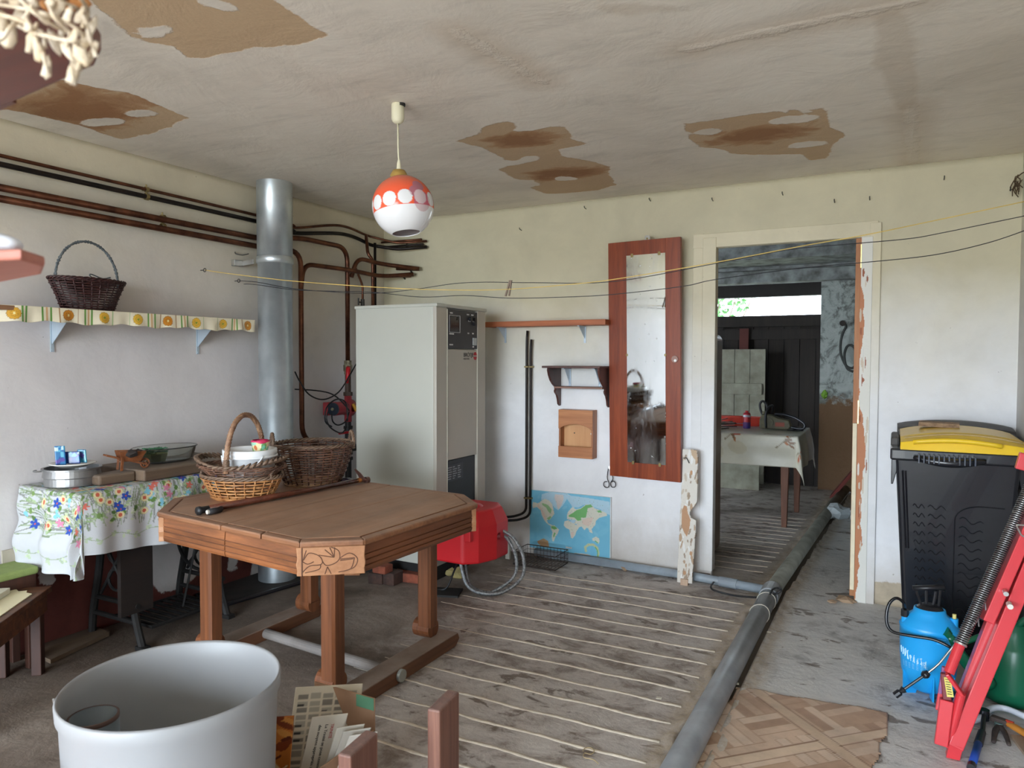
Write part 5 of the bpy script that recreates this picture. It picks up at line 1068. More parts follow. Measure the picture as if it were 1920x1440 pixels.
# ================= sewing-machine table with its cloth =================
SX0,SX1,SY0,SY1,SZT=.015,.445,-2.63,-1.62,.775
iron=M('black cast iron',(22,19,17),.7,c2=(14,12,11),bmp=.2); drk=wood('blackened wood',(40,28,22),(20,14,12),'Y',1,.7)
r=thing('sewing_table','black iron treadle sewing machine table under the flowered cloth','sewing table',(.23,-2.2,0))
obj('table_top',bx((SX0,SY0,SZT-.03),(SX1,SY1,SZT)),drk,r,bevel=.004)
for yy,sg in ((-2.34,1),(-1.86,-1)):
    bm=B()
    for xa_,xb_ in ((.06,.12),(.40,.20)):
        beam(bm,(xa_+.02 if xa_<.2 else xa_-.02,yy,SZT-.03),(xb_ if xa_<.2 else .32,yy,.42),.022,.045); 
    P1=[(.09,yy,SZT-.04),(.13,yy,.55),(.11,yy,.35),(.06,yy,.14),(.045,yy,.02)]; P2=[(.39,yy,SZT-.04),(.34,yy,.55),(.34,yy,.33),(.38,yy,.14),(.43,yy,.0)]
    bm=B(); tube(bm,spline(P1,5),.018,8); tube(bm,spline(P2,5),.018,8)
    for z_ in (.12,.20,.5): tube(bm,[(.07,yy,z_),(.40,yy,z_)],.012,8)
    for s_ in (0,1,2): tube(bm,[(.235+.055*math.cos(a)+ (s_-1)*.0,yy,.30+s_*.13+.05*math.sin(a)) for a in np.linspace(0,2*PI,14,endpoint=False)],.007,6,closed=True)
    tube(bm,[(.12,yy,.52),(.34,yy,.22)],.008,6); tube(bm,[(.34,yy,.52),(.12,yy,.22)],.008,6)
    for x_ in (.05,.43): box(bm,(x_-.03,yy-.02,0),(x_+.03,yy+.02,.02))
    obj('iron_side',bm,iron,r,smooth=False)
obj('modesty_board',bx((.37,-2.42,.17),(.395,-2.26,SZT-.05)),drk,r)
bm=B(); WY=-1.93; wc_=Vector((.30,WY,.42)); tube(bm,[wc_+Vector((.165*math.cos(a),0,.165*math.sin(a))) for a in np.linspace(0,2*PI,36,endpoint=False)],.009,8,closed=True)
for k in range(6):
    a=k*PI/3; tube(bm,spline([wc_,wc_+Vector((.08*math.cos(a+.25),0,.08*math.sin(a+.25))),wc_+Vector((.165*math.cos(a),0,.165*math.sin(a)))],3),.006,6)
cyl(bm,wc_-Vector((0,.025,0)),wc_+Vector((0,.025,0)),.025,12); obj('drive_wheel',bm,iron,r)
obj('pitman_rod',tube(B(),[wc_+Vector((.03,-.03,.02)),(.33,-2.05,.10)],.006,6),iron,r)
bm=B()
for i in range(9): beam(bm,(.13,-2.26+i*.042,.085),(.40,-2.26+i*.042,.085),.02,.008)
tube(bm,[(.12,-2.28,.085),(.41,-2.28,.085),(.41,-1.90,.085),(.12,-1.90,.085)],.010,6,closed=True); obj('treadle',bm,iron,r)
# cloth
CW,CH=1.38,.80
cv=Canvas(CW,CH,.0035,(190,192,195)); rs=random.Random(21)
# sheet coordinates: s along the table (0 = hanging left end), t from the wall outwards to the hem
S0=.36; Tt=SX1-SX0
gl=[(150,170,130),(170,186,150),(128,150,112)]
bd=.085
def vine(P,am=.012):
    cv.line(P,.004,(150,162,136)); 
    for x,y in P[::3]:
        for k in range(3): cv.ell(x+rs.uniform(-.02,.02),y+rs.uniform(-.015,.015),.011,.006,rs.choice([(176,190,160),(160,176,146),(190,204,170)]),rs.uniform(0,3))
hem=CH-bd
vine([(x,hem+.012*math.sin(x*34)) for x in np.arange(.06,CW-.05,.02)]); vine([(.075+.012*math.sin(y*34),y) for y in np.arange(.06,CH-.08,.02)])
def stem(x,y,l,lean,c): cv.line([(x,y),(x+lean*.5,y-l*.5),(x+lean,y-l)],.0048,c)
for k in range(900):
    x=rs.uniform(.15,CW); y=rs.uniform(.1,hem-.03)
    stem(x,y,rs.uniform(.05,.12),rs.uniform(-.03,.03),rs.choice([(138,150,124),(120,136,108),(156,168,144),(132,134,130)]))
for k in range(700):
    x=rs.uniform(.17,CW); y=rs.uniform(.1,hem-.07); cv.ell(x,y,rs.uniform(.008,.016),rs.uniform(.004,.007),rs.choice([(186,198,164),(160,180,138),(206,212,190),(140,164,118)]),rs.uniform(0,3))
for k in range(170):
    x=rs.uniform(.17,CW); y=rs.uniform(.1,hem-.08); cv.ell(x,y,rs.uniform(.010,.018),rs.uniform(.007,.011),rs.choice([(96,130,66),(80,112,56),(112,140,78)]),rs.uniform(0,3))
for k in range(190):
    x=rs.uniform(.16,CW-.03); y=rs.uniform(.1,hem-.10); ty=rs.choice('bboopcr')
    if ty=='b':
        for j in range(5): a=j*1.256+rs.uniform(0,.4); cv.ell(x+.012*math.cos(a),y+.012*math.sin(a),.012,.007,(36,72,160),a)
        cv.ell(x,y,.004,.004,(190,80,60))
    elif ty=='o': cv.ell(x,y,.019,.019,(206,196,140)); cv.ell(x,y,.0155,.0155,(222,212,170)); cv.ell(x,y,.010,.010,(196,96,70))
    elif ty in 'pr':
        for j in range(5): a=j*1.256; cv.ell(x+.010*math.cos(a),y+.010*math.sin(a),.010,.005,(214,130,160) if ty=='p' else (214,110,96),a)
    else:
        for j in range(4): cv.ell(x+rs.uniform(-.015,.015),y+rs.uniform(-.015,.015),.008,.008,(126,190,210))
def drape(X,Y):
    s=X-S0+SY0; t=Y+SX0-.03          # position if flat
    s_c=np.clip(s,SY0,SY1+.02); t_c=np.clip(t,SX0+.002,SX1+.006); os_=np.maximum(SY0-s,0); ot=np.maximum(t-SX1-.006,0)
    both=np.minimum(os_,ot); Lh=np.hypot(os_,ot)
    tilt_=.10*np.clip((-2.2-s_c)/.5,0,1)   # the front hangs shorter toward the left end
    L2=np.where(os_>0,Lh,ot)*(1-.22*np.clip((-1.9-s_c)/.8,0,1)*(ot>0)*(os_<=0))
    L2=np.minimum(L2,np.where((os_>0)&(ot>0),.36,.62))
    ux=np.where(Lh>1e-6,ot/np.maximum(Lh,1e-6),0); uy=np.where(Lh>1e-6,-os_/np.maximum(Lh,1e-6),0)
    rip=(.010*np.sin(s*17+1)+.007*np.sin(s*41))*np.clip(L2/.15,0,1)+.012*np.clip(L2/.1,0,1)
    rad=np.minimum(L2,.012)+rip*1.0+.05*both
    x=t_c+ux*rad; y=s_c+uy*(rad+ .02*np.sin(t*30)*np.clip(os_/.2,0,1)); 
    x=np.where((os_>0)&(ot<=0),x+.0,x)
    z=SZT+.003-np.maximum(L2-.010,0)-np.minimum(L2,.01)*.4
    return np.stack([np.maximum(x,.006),y,z],1)
cl=obj('tablecloth',cv.mesh('cloth',drape),attrmat('flower printed cotton',.85,bmp=.15,scale=200,var=.1),smooth=True,solid=.0015)
tag(cl,'white cotton tablecloth printed with blue, orange and green flowers over the sewing table','tablecloth')
# ---- on it ----
ST=SZT+.006
def onS(px,py): q=pt(px,py,'Z',ST); return Vector((q.x,q.y,ST))
q=onS(130,885); q=Vector((max(q.x,.16),q.y,ST)); alu=M('dull aluminium',(168,168,168),.38,metal=.85,c2=(140,140,142),scale=6)
tn=Vector((.20,-2.515,ST))
r=thing('tin_pan','dull aluminium two-tier round tin on the left of the cloth','tin',tuple(tn))
obj('tin_body',lathe(B(),[(.0,.0),(.108,.0),(.110,.004),(.110,.036),(.116,.040),(.116,.044),(.112,.070),(.120,.072),(.120,.078),(.108,.078),(.104,.01),(0,.006)],tuple(tn),40),alu,r,smooth=False)
for a in (PI*.9,):
    obj('tin_handle',tube(B(),[tn+Vector((-.06+.02*math.cos(b),-.11-.02*abs(math.sin(b)),.07)) for b in np.linspace(0,PI,8)],.004,6),alu,r)
dish=tn+Vector((.0,.005,.0795)); tag(obj('white_dish',lathe(B(),[(.0,.0),(.055,.0),(.088,.014),(.094,.016),(.090,.019),(.055,.006),(0,.005)],tuple(dish),36),M('white glaze',(222,220,214),.25),smooth=True),'white round dish lying on the aluminium tin','dish')
bl_=[(34,108,164),(26,66,136),(54,140,180),(78,64,142),(90,170,196)]
for i,(dx,dy,hh,w_,yaw,lab) in enumerate(((-.015,-.045,.085,.04,.4,'tall blue and violet printed packet, leftmost in the white dish'),(-.01,.00,.055,.07,.9,'wide blue blister packet in the middle of the white dish'),(.0,.045,.06,.035,1.4,'dark blue packet at the right in the white dish'),(-.03,-.01,.05,.07,1.1,'grey-blue packet lying behind in the white dish'))):
    cv=Canvas(w_,hh,.004,bl_[i%5]); rr_=random.Random(i)
    for k in range(14): cv.ell(rr_.uniform(0,w_),rr_.uniform(0,hh),rr_.uniform(.006,.016),rr_.uniform(.004,.010),rr_.choice(bl_+[(190,214,220)]),rr_.uniform(0,3))
    o_=dish+Vector((dx,dy,.018)); d3=Vector((math.sin(.5+yaw*.3),math.cos(.5+yaw*.3),0)); o_=o_-d3*w_/2; lean=Vector((-.10-.1*i*.3,0,1)).normalized()
    tag(obj('packet',cv.mesh('p',lambda X,Y:np.stack([o_.x+d3.x*X+lean.x*Y,o_.y+d3.y*X+lean.y*Y,o_.z-.006+lean.z*Y],1)),attrmat('glossy packet print',.2),solid=.006),lab,'packet',group='blue packets in the dish')
# chopping board
cbw=wood('old beech board',(112,92,74),(74,58,46),'Y',.7,.7,.4,dust=.2)
a=onS(258,896); 
r=thing('chopping_board','thick old grey-brown chopping board with a stubby handle on the flowered cloth','chopping board',(.25,-2.05,ST))
Mx=axes((.235,-2.06,ST),(math.cos(.0),math.sin(.0),0),(0,1,0),(0,0,1))
P=[(-.17,-.26),(.195,-.26),(.195,.30),(-.17,.30)]; obj('slab',prism(B(),P,.052,Mx),cbw,r,bevel=.007)
obj('board_handle',prism(B(),[(.035,-.43),(.125,-.43),(.135,-.26),(.02,-.26)],.046,Mx),cbw,r,bevel=.010)
# wheelbarrow ornament
wbw=wood('orange toy wood',(136,82,48),(88,48,28),'X',3,.4); wo=Vector((.335,-2.335,ST+.0525)); ax_=Vector((.30,.954,0)).normalized(); sd2=Vector((-ax_.y,ax_.x,0))
r=thing('toy_wheelbarrow','small varnished wooden wheelbarrow ornament on the chopping board','ornament',tuple(wo)); W3=lambda u,v,z:wo+ax_*u*.85+sd2*v*.85+Vector((0,0,z*.92))
for s_ in (-1,1):
    obj('shaft',beam(B(),W3(-.115,.030*s_,.082),W3(.095,.014*s_,.018),.006,.008),wbw,r); obj('leg',beam(B(),W3(-.045,.036*s_,.0),W3(-.035,.034*s_,.088),.008,.010),wbw,r)
    bm=B(); v=[bm.verts.new(W3(*p_)) for p_ in ((-.045,.028*s_,.048),(.055,.022*s_,.042),(.080,.040*s_,.092),(-.055,.044*s_,.098))]; bm.faces.new(v); obj('side_board',bm,wbw,r,solid=.005)
bm=B(); v=[bm.verts.new(W3(*p_)) for p_ in ((-.045,-.028,.048),(.055,-.022,.042),(.055,.022,.042),(-.045,.028,.048))]; bm.faces.new(v); obj('bottom_board',bm,wbw,r,solid=.005)
bm=B(); v=[bm.verts.new(W3(*p_)) for p_ in ((.055,-.022,.042),(.055,.022,.042),(.080,.040,.092),(.080,-.040,.092))]; bm.faces.new(v); obj('front_board',bm,wbw,r,solid=.005)
bm=B(); tube(bm,[W3(.085+.022*math.cos(a),0,.0265+.022*math.sin(a)) for a in np.linspace(0,2*PI,20,endpoint=False)],.0045,6,closed=True)
for k in range(3): a=k*PI/3; tube(bm,[W3(.085-.022*math.cos(a),0,.0265-.022*math.sin(a)),W3(.085+.022*math.cos(a),0,.0265+.022*math.sin(a))],.0025,5)
cyl(bm,W3(.085,-.018,.0265),W3(.085,.018,.0265),.004,8); obj('wheel',bm,wbw,r)
tag(obj('dark_filling',clump(B(),W3(.01,0,.085),.028,3,5,.6),M('dark peat',(40,32,28),.9)),'dark dried contents of the toy wheelbarrow','filling')
# glass dish with green box
glm,nt,p=mat_new('clear oven glass'); p.inputs['Base Color'].default_value=(.86,.9,.88,1); p.inputs['Roughness'].default_value=.03; p.inputs['Transmission Weight'].default_value=.95; p.inputs['IOR'].default_value=1.45
gd=Vector((.235,-2.07,ST+.053)); glo=obj('glass_dish',lathe(B(),[(.0,.0),(.095,.0),(.115,.010),(.132,.068),(.138,.071),(.135,.075),(.127,.071),(.110,.013),(.095,.005),(.0,.005)],tuple(gd),40,sx=.85,sy=1.25),glm,smooth=True)
tag(glo,'oval clear glass oven dish on the chopping board','dish')
gb=gd+Vector((.005,-.065,.006)); r=thing('green_tub','small faceted pale green plastic tub inside the glass dish','tub',tuple(gb))
obj('tub_body',lathe(B(),[(.0,.0),(.046,.0),(.058,.042),(.055,.042),(.044,.004),(0,.004)],tuple(gb),8,sy=1.15),M('pale green plastic',(176,194,120),.4,var=.03),r)
bm=B(); rs=random.Random(6)
for i in range(9):
    P=[gb+Vector((rs.uniform(-.045,.045),rs.uniform(-.06,.06),.045+rs.uniform(0,.022))) for _ in range(9)]; tube(bm,spline(P,4),.0022,4)
tag(obj('green_string',bm,M('green garden string',(66,124,86),.5),kind='stuff'),'tangle of green garden string piled in the pale green tub','string')
# ================= right side =================
binm=M('black bin plastic',(27,28,33),.26,var=.06,scale=3,bmp=.04,coat=.2,dirt=.0); yel=M('yellow bin lid',(236,196,40),.35,var=.05,scale=4,bmp=.03,dirt=.12); greyb=M('dusty black plastic',(86,82,78),.6,c2=(52,50,50),scale=8)
BX0,BX1=3.475,3.985   # width of the near bin at the rim
def wheelie(name,lab,xc,yf,zr,wr,wb_,d,lidm,hump=.0,detail=True):
    """front face at y=yf at the rim; tapering body"""
    r=thing(name,lab,'bin',(xc,yf+d/2,0),group='wheelie bins')
    def ring(z,w_,y0,y1): return [(xc-w_/2,y0,z),(xc+w_/2,y0,z),(xc+w_/2,y1,z),(xc-w_/2,y1,z)]
    bm=B(); R0=[bm.verts.new(p_) for p_ in ring(.06,wb_,yf+.07,yf+d-.09)]; R1=[bm.verts.new(p_) for p_ in ring(zr-.02,wr-.04,yf+.008,yf+d-.02)]
    for i in range(4): bm.faces.new((R0[i],R0[(i+1)%4],R1[(i+1)%4],R1[i]))
    bm.faces.new(R0[::-1]); bm.faces.new(R1); obj('body',bm,binm,r,bevel=.018,seg=4)
    obj('base',bx((xc-wb_/2+.03,yf+.10,.0),(xc+wb_/2-.03,yf+d-.13,.07)),binm,r,bevel=.01)
    # rim with overhanging band
    bm=B(); box(bm,(xc-wr/2,yf,zr-.055),(xc+wr/2,yf+d,zr)); obj('rim',bm,binm,r,bevel=.010,seg=3)
    for s_ in (-1,1):
        P=[(0,0),(.03,0),(.03,-.12),(.022,-.12),(.0,-.03)] ; obj('rim_gusset',prism(B(),[(s_*u,v) for u,v in (P if s_>0 else P[::-1])],.10,axes((xc+s_*(wr/2-.035),yf+.14,zr-.05),(1,0,0),(0,0,1),(0,-1,0))),binm,r,bevel=.003)
    if detail:
        gx=xc-.03; bm=B(); 
        P=[(gx-.135+.27*i/16,yf-.018-.020*math.sin(PI*i/16),zr-.035-.014*math.sin(PI*i/16)) for i in range(17)]; tube(bm,P,[.010+.010*math.sin(PI*i/16) for i in range(17)],10); hdl=obj('grip',bm,binm,r,smooth=True)
        for i in range(12): x=gx-.115+.21*i/11; obj('grip_rib',bx((x-.003,yf-.055,zr-.055),(x+.003,yf-.012,zr-.018)),M('grip sheen',(66,72,84),.2),hdl,bevel=.001)
        # embossed relief: arch panel and wavy tread lines
        rel=B(); fx=lambda u,v:(xc-.5*(wb_+(wr-.045-wb_)*v)+u*(wb_+(wr-.045-wb_)*v),yf+.07-(.058)*v-.001,.06+(zr-.16)*v)
        P=[(.5,.06)]+[(.5,v) for v in np.linspace(.1,.74,6)]+[(.5+.22*(1-math.cos(a)),.74+.085*math.sin(a)) for a in np.linspace(.2,PI/2,7)]+[(.9,.825)]
        tube(rel,[fx(*p_) for p_ in P],.0022,4)
        for k in range(13):
            v=.80-k*.052
            for u0,u1 in ((.14,.24),(.27,.42)): tube(rel,[fx(u0+(u1-u0)*j/8,v+.012*math.sin(j*1.3)) for j in range(9)],.0018,4)
            if k>0: tube(rel,[fx(.54+.20*j/8,v+.0-.022*j/8+.014*math.sin(j*1.1)) for j in range(9)],.0018,4)
        obj('embossed_pattern',rel,binm,r,kind='stuff')
        for u in (.06,.085): obj('side_rib',beam(B(),fx(u,.55),fx(u,1.0),.006,.006),binm,r)
        tube_=[fx(.33,.86)]
    return r
rr=wheelie('wheelie_bin','black wheelie bin with a bright yellow lid, front one at the right wall',3.725,-.76,.955,.515,.375,.56,yel)
def lid(r,xc,w_,y0,y1,z,m,hh,th=.035,nm='lid'):
    bm=B(); n=14; rows=[]
    for j,(y,k) in enumerate(((y0,0),(y0+.012,.55),(y0+.10,1),(y1-.02,1),(y1,.6))):
        rows.append([bm.verts.new((xc-w_/2+w_*i/n,y,z+th*.3*(k>0)+ (hh*math.sin(PI*i/n)**.75+th)*k*(1 if k else 0))) for i in range(n+1)])
    for A_,C_ in zip(rows,rows[1:]):
        for i in range(n): bm.faces.new((A_[i],A_[i+1],C_[i+1],C_[i]))
    return obj(nm,bm,m,r,smooth=False,solid=.006,bevel=.002)
ld=lid(rr,3.742,.47,-.775,-.22,.952,yel,.030)
bm=B(); P=[(3.742-.235+.05+.33*i/12,-.782,.985+.018*math.sin(PI*(i+1)/14)) for i in range(13)]; tube(bm,P,.011,8); obj('lid_ridge',bm,yel,rr,smooth=True)
P=[(3.742-.22+.44*i/12,-.765,1.004+.026*math.sin(PI*i/12)) for i in range(13)]; obj('dust_band',tube(B(),P,.009,6,flat=.5),M('dusty yellow',(176,150,96),.7),rr,smooth=True)
rb=wheelie('wheelie_bin','black wheelie bin with a dark lid standing behind the yellow-lidded bin',3.745,-.205 if False else -.19,.985,.50,.36,.16,binm,detail=False)
lid(rb,3.75,.51,-.215,-.02,.985,greyb,.028,th=.02); bm=B(); 
for (x0,x1,z0,z1,y) in ((3.478,3.53,.93,.985,-.70),(3.455,3.50,.965,1.0,-.55)): box(bm,(x0,y,z0),(x1,y+.16,z1))
obj('hinge_lug',bx((3.468,-.60,.94),(3.505,-.30,.99)),greyb,rr,bevel=.01)
bm=B(); P=[(3.75-.24+.46*i/12,-.50,1.030+.030*math.sin(PI*i/12)) for i in range(13)]
lid(rr,3.745,.49,-.46,-.225,.972,greyb,.026,th=.016,nm='rear_flap')
q=pt(1762,790,'Y',-.42); tag(obj('chipboard_offcut',box(B(),(q.x-.085,-.42,1.030),(q.x+.085,-.30,1.050),rot=Euler((0,.02,-.06))),M('chipboard',(168,140,112),.9,c2=(120,96,76),scale=60,bmp=.4)),'small chipboard offcut lying on top of the black bin lid','board')
# ---- sprayer ----
spb=M('bright blue plastic',(30,156,224),.35,var=.03,bmp=.02); spx,spy=3.622,-1.10
r=thing('garden_sprayer','bright blue pressure sprayer bottle with black pump handle in front of the bin','sprayer',(spx,spy,0))
obj('tank',lathe(B(),[(.0,.012),(.045,.012),(.075,.03),(.098,.09),(.104,.16),(.106,.265),(.109,.275),(.104,.284),(.085,.312),(.060,.332),(.056,.350),(.050,.350),(.048,.335)],(spx,spy,0),36,sy=.85),spb,r,smooth=True)
for a in (PI*1.15,PI*1.55,PI*1.85,PI*.5):
    d_=Vector((math.cos(a),math.sin(a)*.85,0)); bm=B(); v=[bm.verts.new(Vector((spx,spy,0))+d_*u+Vector((0,0,z))) for u,z in ((.045,.015),(.05,.0),(.100,.0),(.102,.10))]; bm.faces.new(v); obj('foot_fin',bm,spb,r,solid=.006)
obj('shoulder_lug',bx((spx+.02,spy-.094,.235),(spx+.055,spy-.085,.26)),spb,r,bevel=.002)
obj('valve_stub',cyl(B(),(spx+.085,spy-.01,.275),(spx+.085,spy-.01,.325),.014,14),spb,r); obj('valve_tip',cyl(B(),(spx+.085,spy-.01,.325),(spx+.085,spy-.01,.342),.007,10),M('pale yellow tip',(226,210,130),.5),r)
obj('hose_stub',cyl(B(),(spx-.088,spy-.02,.285),(spx-.088,spy-.02,.31),.013,12),spb,r)
obj('hose_nut',cyl(B(),(spx-.088,spy-.02,.308),(spx-.088,spy-.02,.335),.015,10),blackp,r)
obj('pump_collar',lathe(B(),[(.0,.33),(.045,.335),(.047,.352),(.035,.362),(.022,.366),(.0,.366)],(spx,spy,0),18),blackp,r)
bm=B(); tube(bm,[(spx-.012,spy,.36),(spx-.014,spy,.425)],.006,8); tube(bm,[(spx+.012,spy,.36),(spx+.02,spy,.42)],.006,8); hb_=obj('pump_rod',bm,blackp,r); obj('pump_handle',tube(B(),[(spx-.062,spy-.01,.425),(spx+.05,spy-.0,.442)],.013,10,flat=.8),blackp,r,smooth=True)
for s_ in (-1,1): obj('handle_arm',tube(B(),[(spx+.045*s_-.01,spy,.43),(spx+.03*s_,spy,.355)],.005,6),blackp,r)
hx=Vector((spx-.088,spy-.02,.335)); P=[hx,hx+Vector((-.008,-.02,.035)),hx+Vector((-.035,-.03,.05)),hx+Vector((-.06,-.04,.02)),hx+Vector((-.066,-.055,-.04)),hx+Vector((-.045,-.07,-.075)),hx+Vector((.02,-.088,-.075)),hx+Vector((.10,-.10,-.072)),hx+Vector((.16,-.11,-.09)),hx+Vector((.19,-.09,-.11))]
obj('hose',tube(B(),spline(P,6),.0062,10),M('glossy black hose',(20,20,22),.2),r,smooth=True)
# printed pictograms on the tank
bm=B(); rs=random.Random(3)
def onTank(a,z): 
    R2=np.interp(z,[.03,.09,.16,.265],[.075,.098,.104,.106])+.0012; return Vector((spx+R2*math.cos(a),spy+.85*R2*math.sin(a),z))
for k in range(9):
    a=PI*1.12+k*.13; z=.175-.004*k
    for j in range(3): tube(bm,spline([onTank(a+rs.uniform(-.045,.045),z+rs.uniform(-.014,.02)) for _ in range(4)],3),.0013,4)
for k in range(7):
    for j in range(4): a=PI*1.15+k*.16; tube(bm,[onTank(a+i*.02,.135-j*.006) for i in range(5)],.0006,4)
obj('printed_pictograms',bm,M('white print on blue',(190,226,244),.5),r,kind='stuff')
# spray lance
L0=pt(1684,1300,'Y',-1.30); L0.z=max(L0.z,.022); L1=pt(1735,1265,'Y',-1.28); L2=pt(1760,1245,'Y',-1.27); L3=pt(1785,1215,'Y',-1.25); L4=pt(1835,1160,'Y',-1.22); L5=pt(1850,1135,'Y',-1.21)
r=thing('spray_lance','spray lance with black nozzle crossing in front of the blue sprayer','spray lance',tuple(L0))
obj('nozzle',tube(B(),[L0-(L1-L0)*.12,L0+(L1-L0)*.06,L0+(L1-L0)*.1,L0+(L1-L0)*.22,L0+(L1-L0)*.24],[.013,.013,.008,.014,.006],10),blackp,r,smooth=False); obj('black_tube',tube(B(),[L0,L1],.0055,8),blackp,r)
obj('joint',tube(B(),[L1-(L1-L0)*.10,L1-(L1-L0)*.02,L1+(L1-L0)*.02,L1+(L1-L0)*.12],[.009,.015,.015,.010],10),blackp,r); obj('metal_tube',tube(B(),spline([L1,L2,L3,L4],5),.0045,8),steel,r,smooth=True)
obj('trigger_grip',beam(B(),L4,L5+(L5-L4)*.6,.022,.03),blackp,r,bevel=.004); obj('grip_label',beam(B(),L4.lerp(L5,.9)+Vector((0,-.017,0)),L4.lerp(L5,1.4)+Vector((0,-.017,0)),.010,.004),M('yellow tag',(220,196,50),.5),r)
# ---- green watering can ----
gcm=M('dark green plastic',(14,98,68),.3,var=.06,scale=4,bmp=.03); wx_,wy_=3.92,-1.02
r=thing('watering_can','dark green plastic watering can half hidden behind the red steel frame','watering can',(wx_,wy_,0))
obj('can_body',lathe(B(),[(.0,.003),(.088,.003),(.098,.012),(.096,.06),(.090,.15),(.086,.21),(.080,.225),(.050,.275),(.046,.31),(.040,.315)],(wx_,wy_,0),36,sy=.9),gcm,r,smooth=True)
P=[(wx_-.085,wy_-.05,.07),(wx_-.17,wy_-.10,.16),(wx_-.235,wy_-.14,.27)]; obj('spout',tube(B(),spline(P,5),[.030-.0013*i for i in range(11)],12),gcm,r,smooth=True)
obj('spout_mouth',tube(B(),[Vector(P[2]),Vector(P[2])+Vector((-.016,-.008,.018))],[.0175,.021],12),gcm,r); obj('brace',tube(B(),[(wx_-.20,wy_-.125,.235),(wx_-.05,wy_-.02,.29)],.011,8),gcm,r)
obj('can_handle',tube(B(),spline([(wx_+.0,wy_-.02,.30),(wx_+.03,wy_-.03,.345),(wx_+.075,wy_-.03,.34),(wx_+.10,wy_-.02,.28),(wx_+.092,wy_,.20)],5),.012,8),gcm,r,smooth=True)
# ---- black shoe-like boot scraper behind ----
tag(obj('black_tray',bx((3.655,-1.32,.0),(3.74,-1.20,.075)),blackp,bevel=.02),'small black plastic tray on the floor between sprayer and red frame','tray')
# ---- red steel frame (folded engine crane) ----
red=M('red enamelled steel',(206,52,60),.32,var=.04,scale=3,bmp=.02,coat=.2)
r=thing('engine_crane','folded red steel workshop crane leaning in the right corner, with a spring-wound strut','crane',(3.70,-1.6,0))
def bt(a,b,w_,h_,up=(0,0,1),m=red,nm='red_beam',bev=.003): return obj(nm,beam(B(),a,b,w_,h_,up),m,r,bevel=bev)
xend=lambda a_,b_,x_: a_+(b_-a_)*((x_-a_.x)/(b_.x-a_.x))
Yc=-1.55; q=lambda px,py,y=Yc: pt(px,py,'Y',y)
# long main beam: bottom (1770,1345-1420) to off-frame top right
mb0=q(1790,1400,-1.60); mb1=q(1951,1010,-1.42); bt(mb0,xend(mb0,mb1,3.985),.045,.045,(0,1,0))
mb2=q(1772,1385,-1.53); mb3=q(1918,1010,-1.38); bt(mb2,xend(mb2,mb3,3.985),.030,.05,(0,1,0),nm='inner_channel')
u0=q(1850,1165,-1.50); u1=q(1928,985,-1.42); bt(u0,xend(u0,u1,3.98),.034,.07,(0,1,0),nm='sleeve')
for px,py,rr_,mm in ((1886,1113,.008,steel),(1894,1137,.009,M('white cap',(214,210,200),.4))):
    b_=q(px,py,-1.548); obj('bolt_head',cyl(B(),b_+Vector((0,.03,0)),b_+Vector((0,-.006,0)),rr_,10),mm,r)
# foot: open square tube at the bottom
f0=q(1792,1393,-1.60); f1=q(1783,1432,-1.60); ft=f1.copy(); ft.z=max(.002,ft.z)
dn=(f1-f0).normalized(); bm=B(); 
for s1_,s2_ in ((1,0),(-1,0),(0,1),(0,-1)):
    off=Vector((s1_*.0185,s2_*.0185,0)); a_=f0+off; b__=f1+off+dn*.008; beam(bm,a_,b__,.037 if s2_ else .003,.003 if s2_ else .037,(0,1,0)) 
obj('foot_tube',bm,red,r)
# short leg with label
g0=q(1775,1240,-1.58); g1=q(1768,1385,-1.62); g0b=q(1776,1310,-1.60); bt(q(1775,1312,-1.60),q(1764,1396,-1.62),.040,.030,(0,1,0),nm='short_leg')
bt(q(1771,1262,-1.585),q(1776,1312,-1.60),.026,.026,(0,1,0),m=M('dark red',(110,14,20),.5),nm='bracket'); lbp=obj('yellow_label',beam(B(),q(1776,1270,-1.602),q(1782,1307,-1.617),.020,.002,(0,1,0)),M('yellow sticker',(206,190,80),.5),r)
bm=B()
for i in range(7):
    a_=q(1776.5+i*.8,1274+i*4.6,-1.6045-.0021*i); box(bm,(a_.x-.007,a_.y-.0012,a_.z-.0012),(a_.x+.006,a_.y,a_.z+.0008))
obj('label_print',bm,M('print black',(0,0,0)),lbp,kind='stuff')
bt(q(1764,1300,-1.56),q(1759,1332,-1.58),.018,.02,(0,1,0),nm='rear_leg'); bt(q(1762,1300,-1.56),q(1770,1250,-1.56),.012,.02,(0,1,0),m=M('lilac reflection plate',(150,96,140),.4),nm='side_plate')
# toggle plates and red tube of the strut
t0=q(1779,1262,-1.60); t1=q(1800,1208,-1.56); obj('strut_sleeve',cyl(B(),t0,t1,.0165,18),red,r,smooth=False)
bt(q(1775,1262,-1.60),q(1804,1303,-1.60),.012,.034,(0,1,0),nm='toggle_plate'); obj('lower_tube',cyl(B(),q(1802,1300,-1.60),q(1778,1400,-1.60),.0145,16),red,r)
obj('sleeve_collar',cyl(B(),t1-(t1-t0).normalized()*.002,t1+(t1-t0).normalized()*.004,.021,14),steel,r)
s0=t1; s1_=q(1921,935,-1.40); s2_=xend(s0,s1_,3.99); sp_=B(); ax=(s2_-s0); n_c=int(ax.length/.0075)
obj('inner_rod',cyl(B(),s0,s2_,.0085,12),darksteel,r); e1=ax.normalized().orthogonal(); e2_=ax.normalized().cross(e1); pts=[]
for k in range(n_c*9): a_=k/9*2*PI; pts.append(s0+ax*(k/(n_c*9))+(e1*math.cos(a_)+e2_*math.sin(a_))*.0125)
obj('coil_spring',tube(B(),pts,.0024,5),M('spring steel',(176,176,176),.25,metal=.85,c2=(120,120,120)),r,smooth=True)
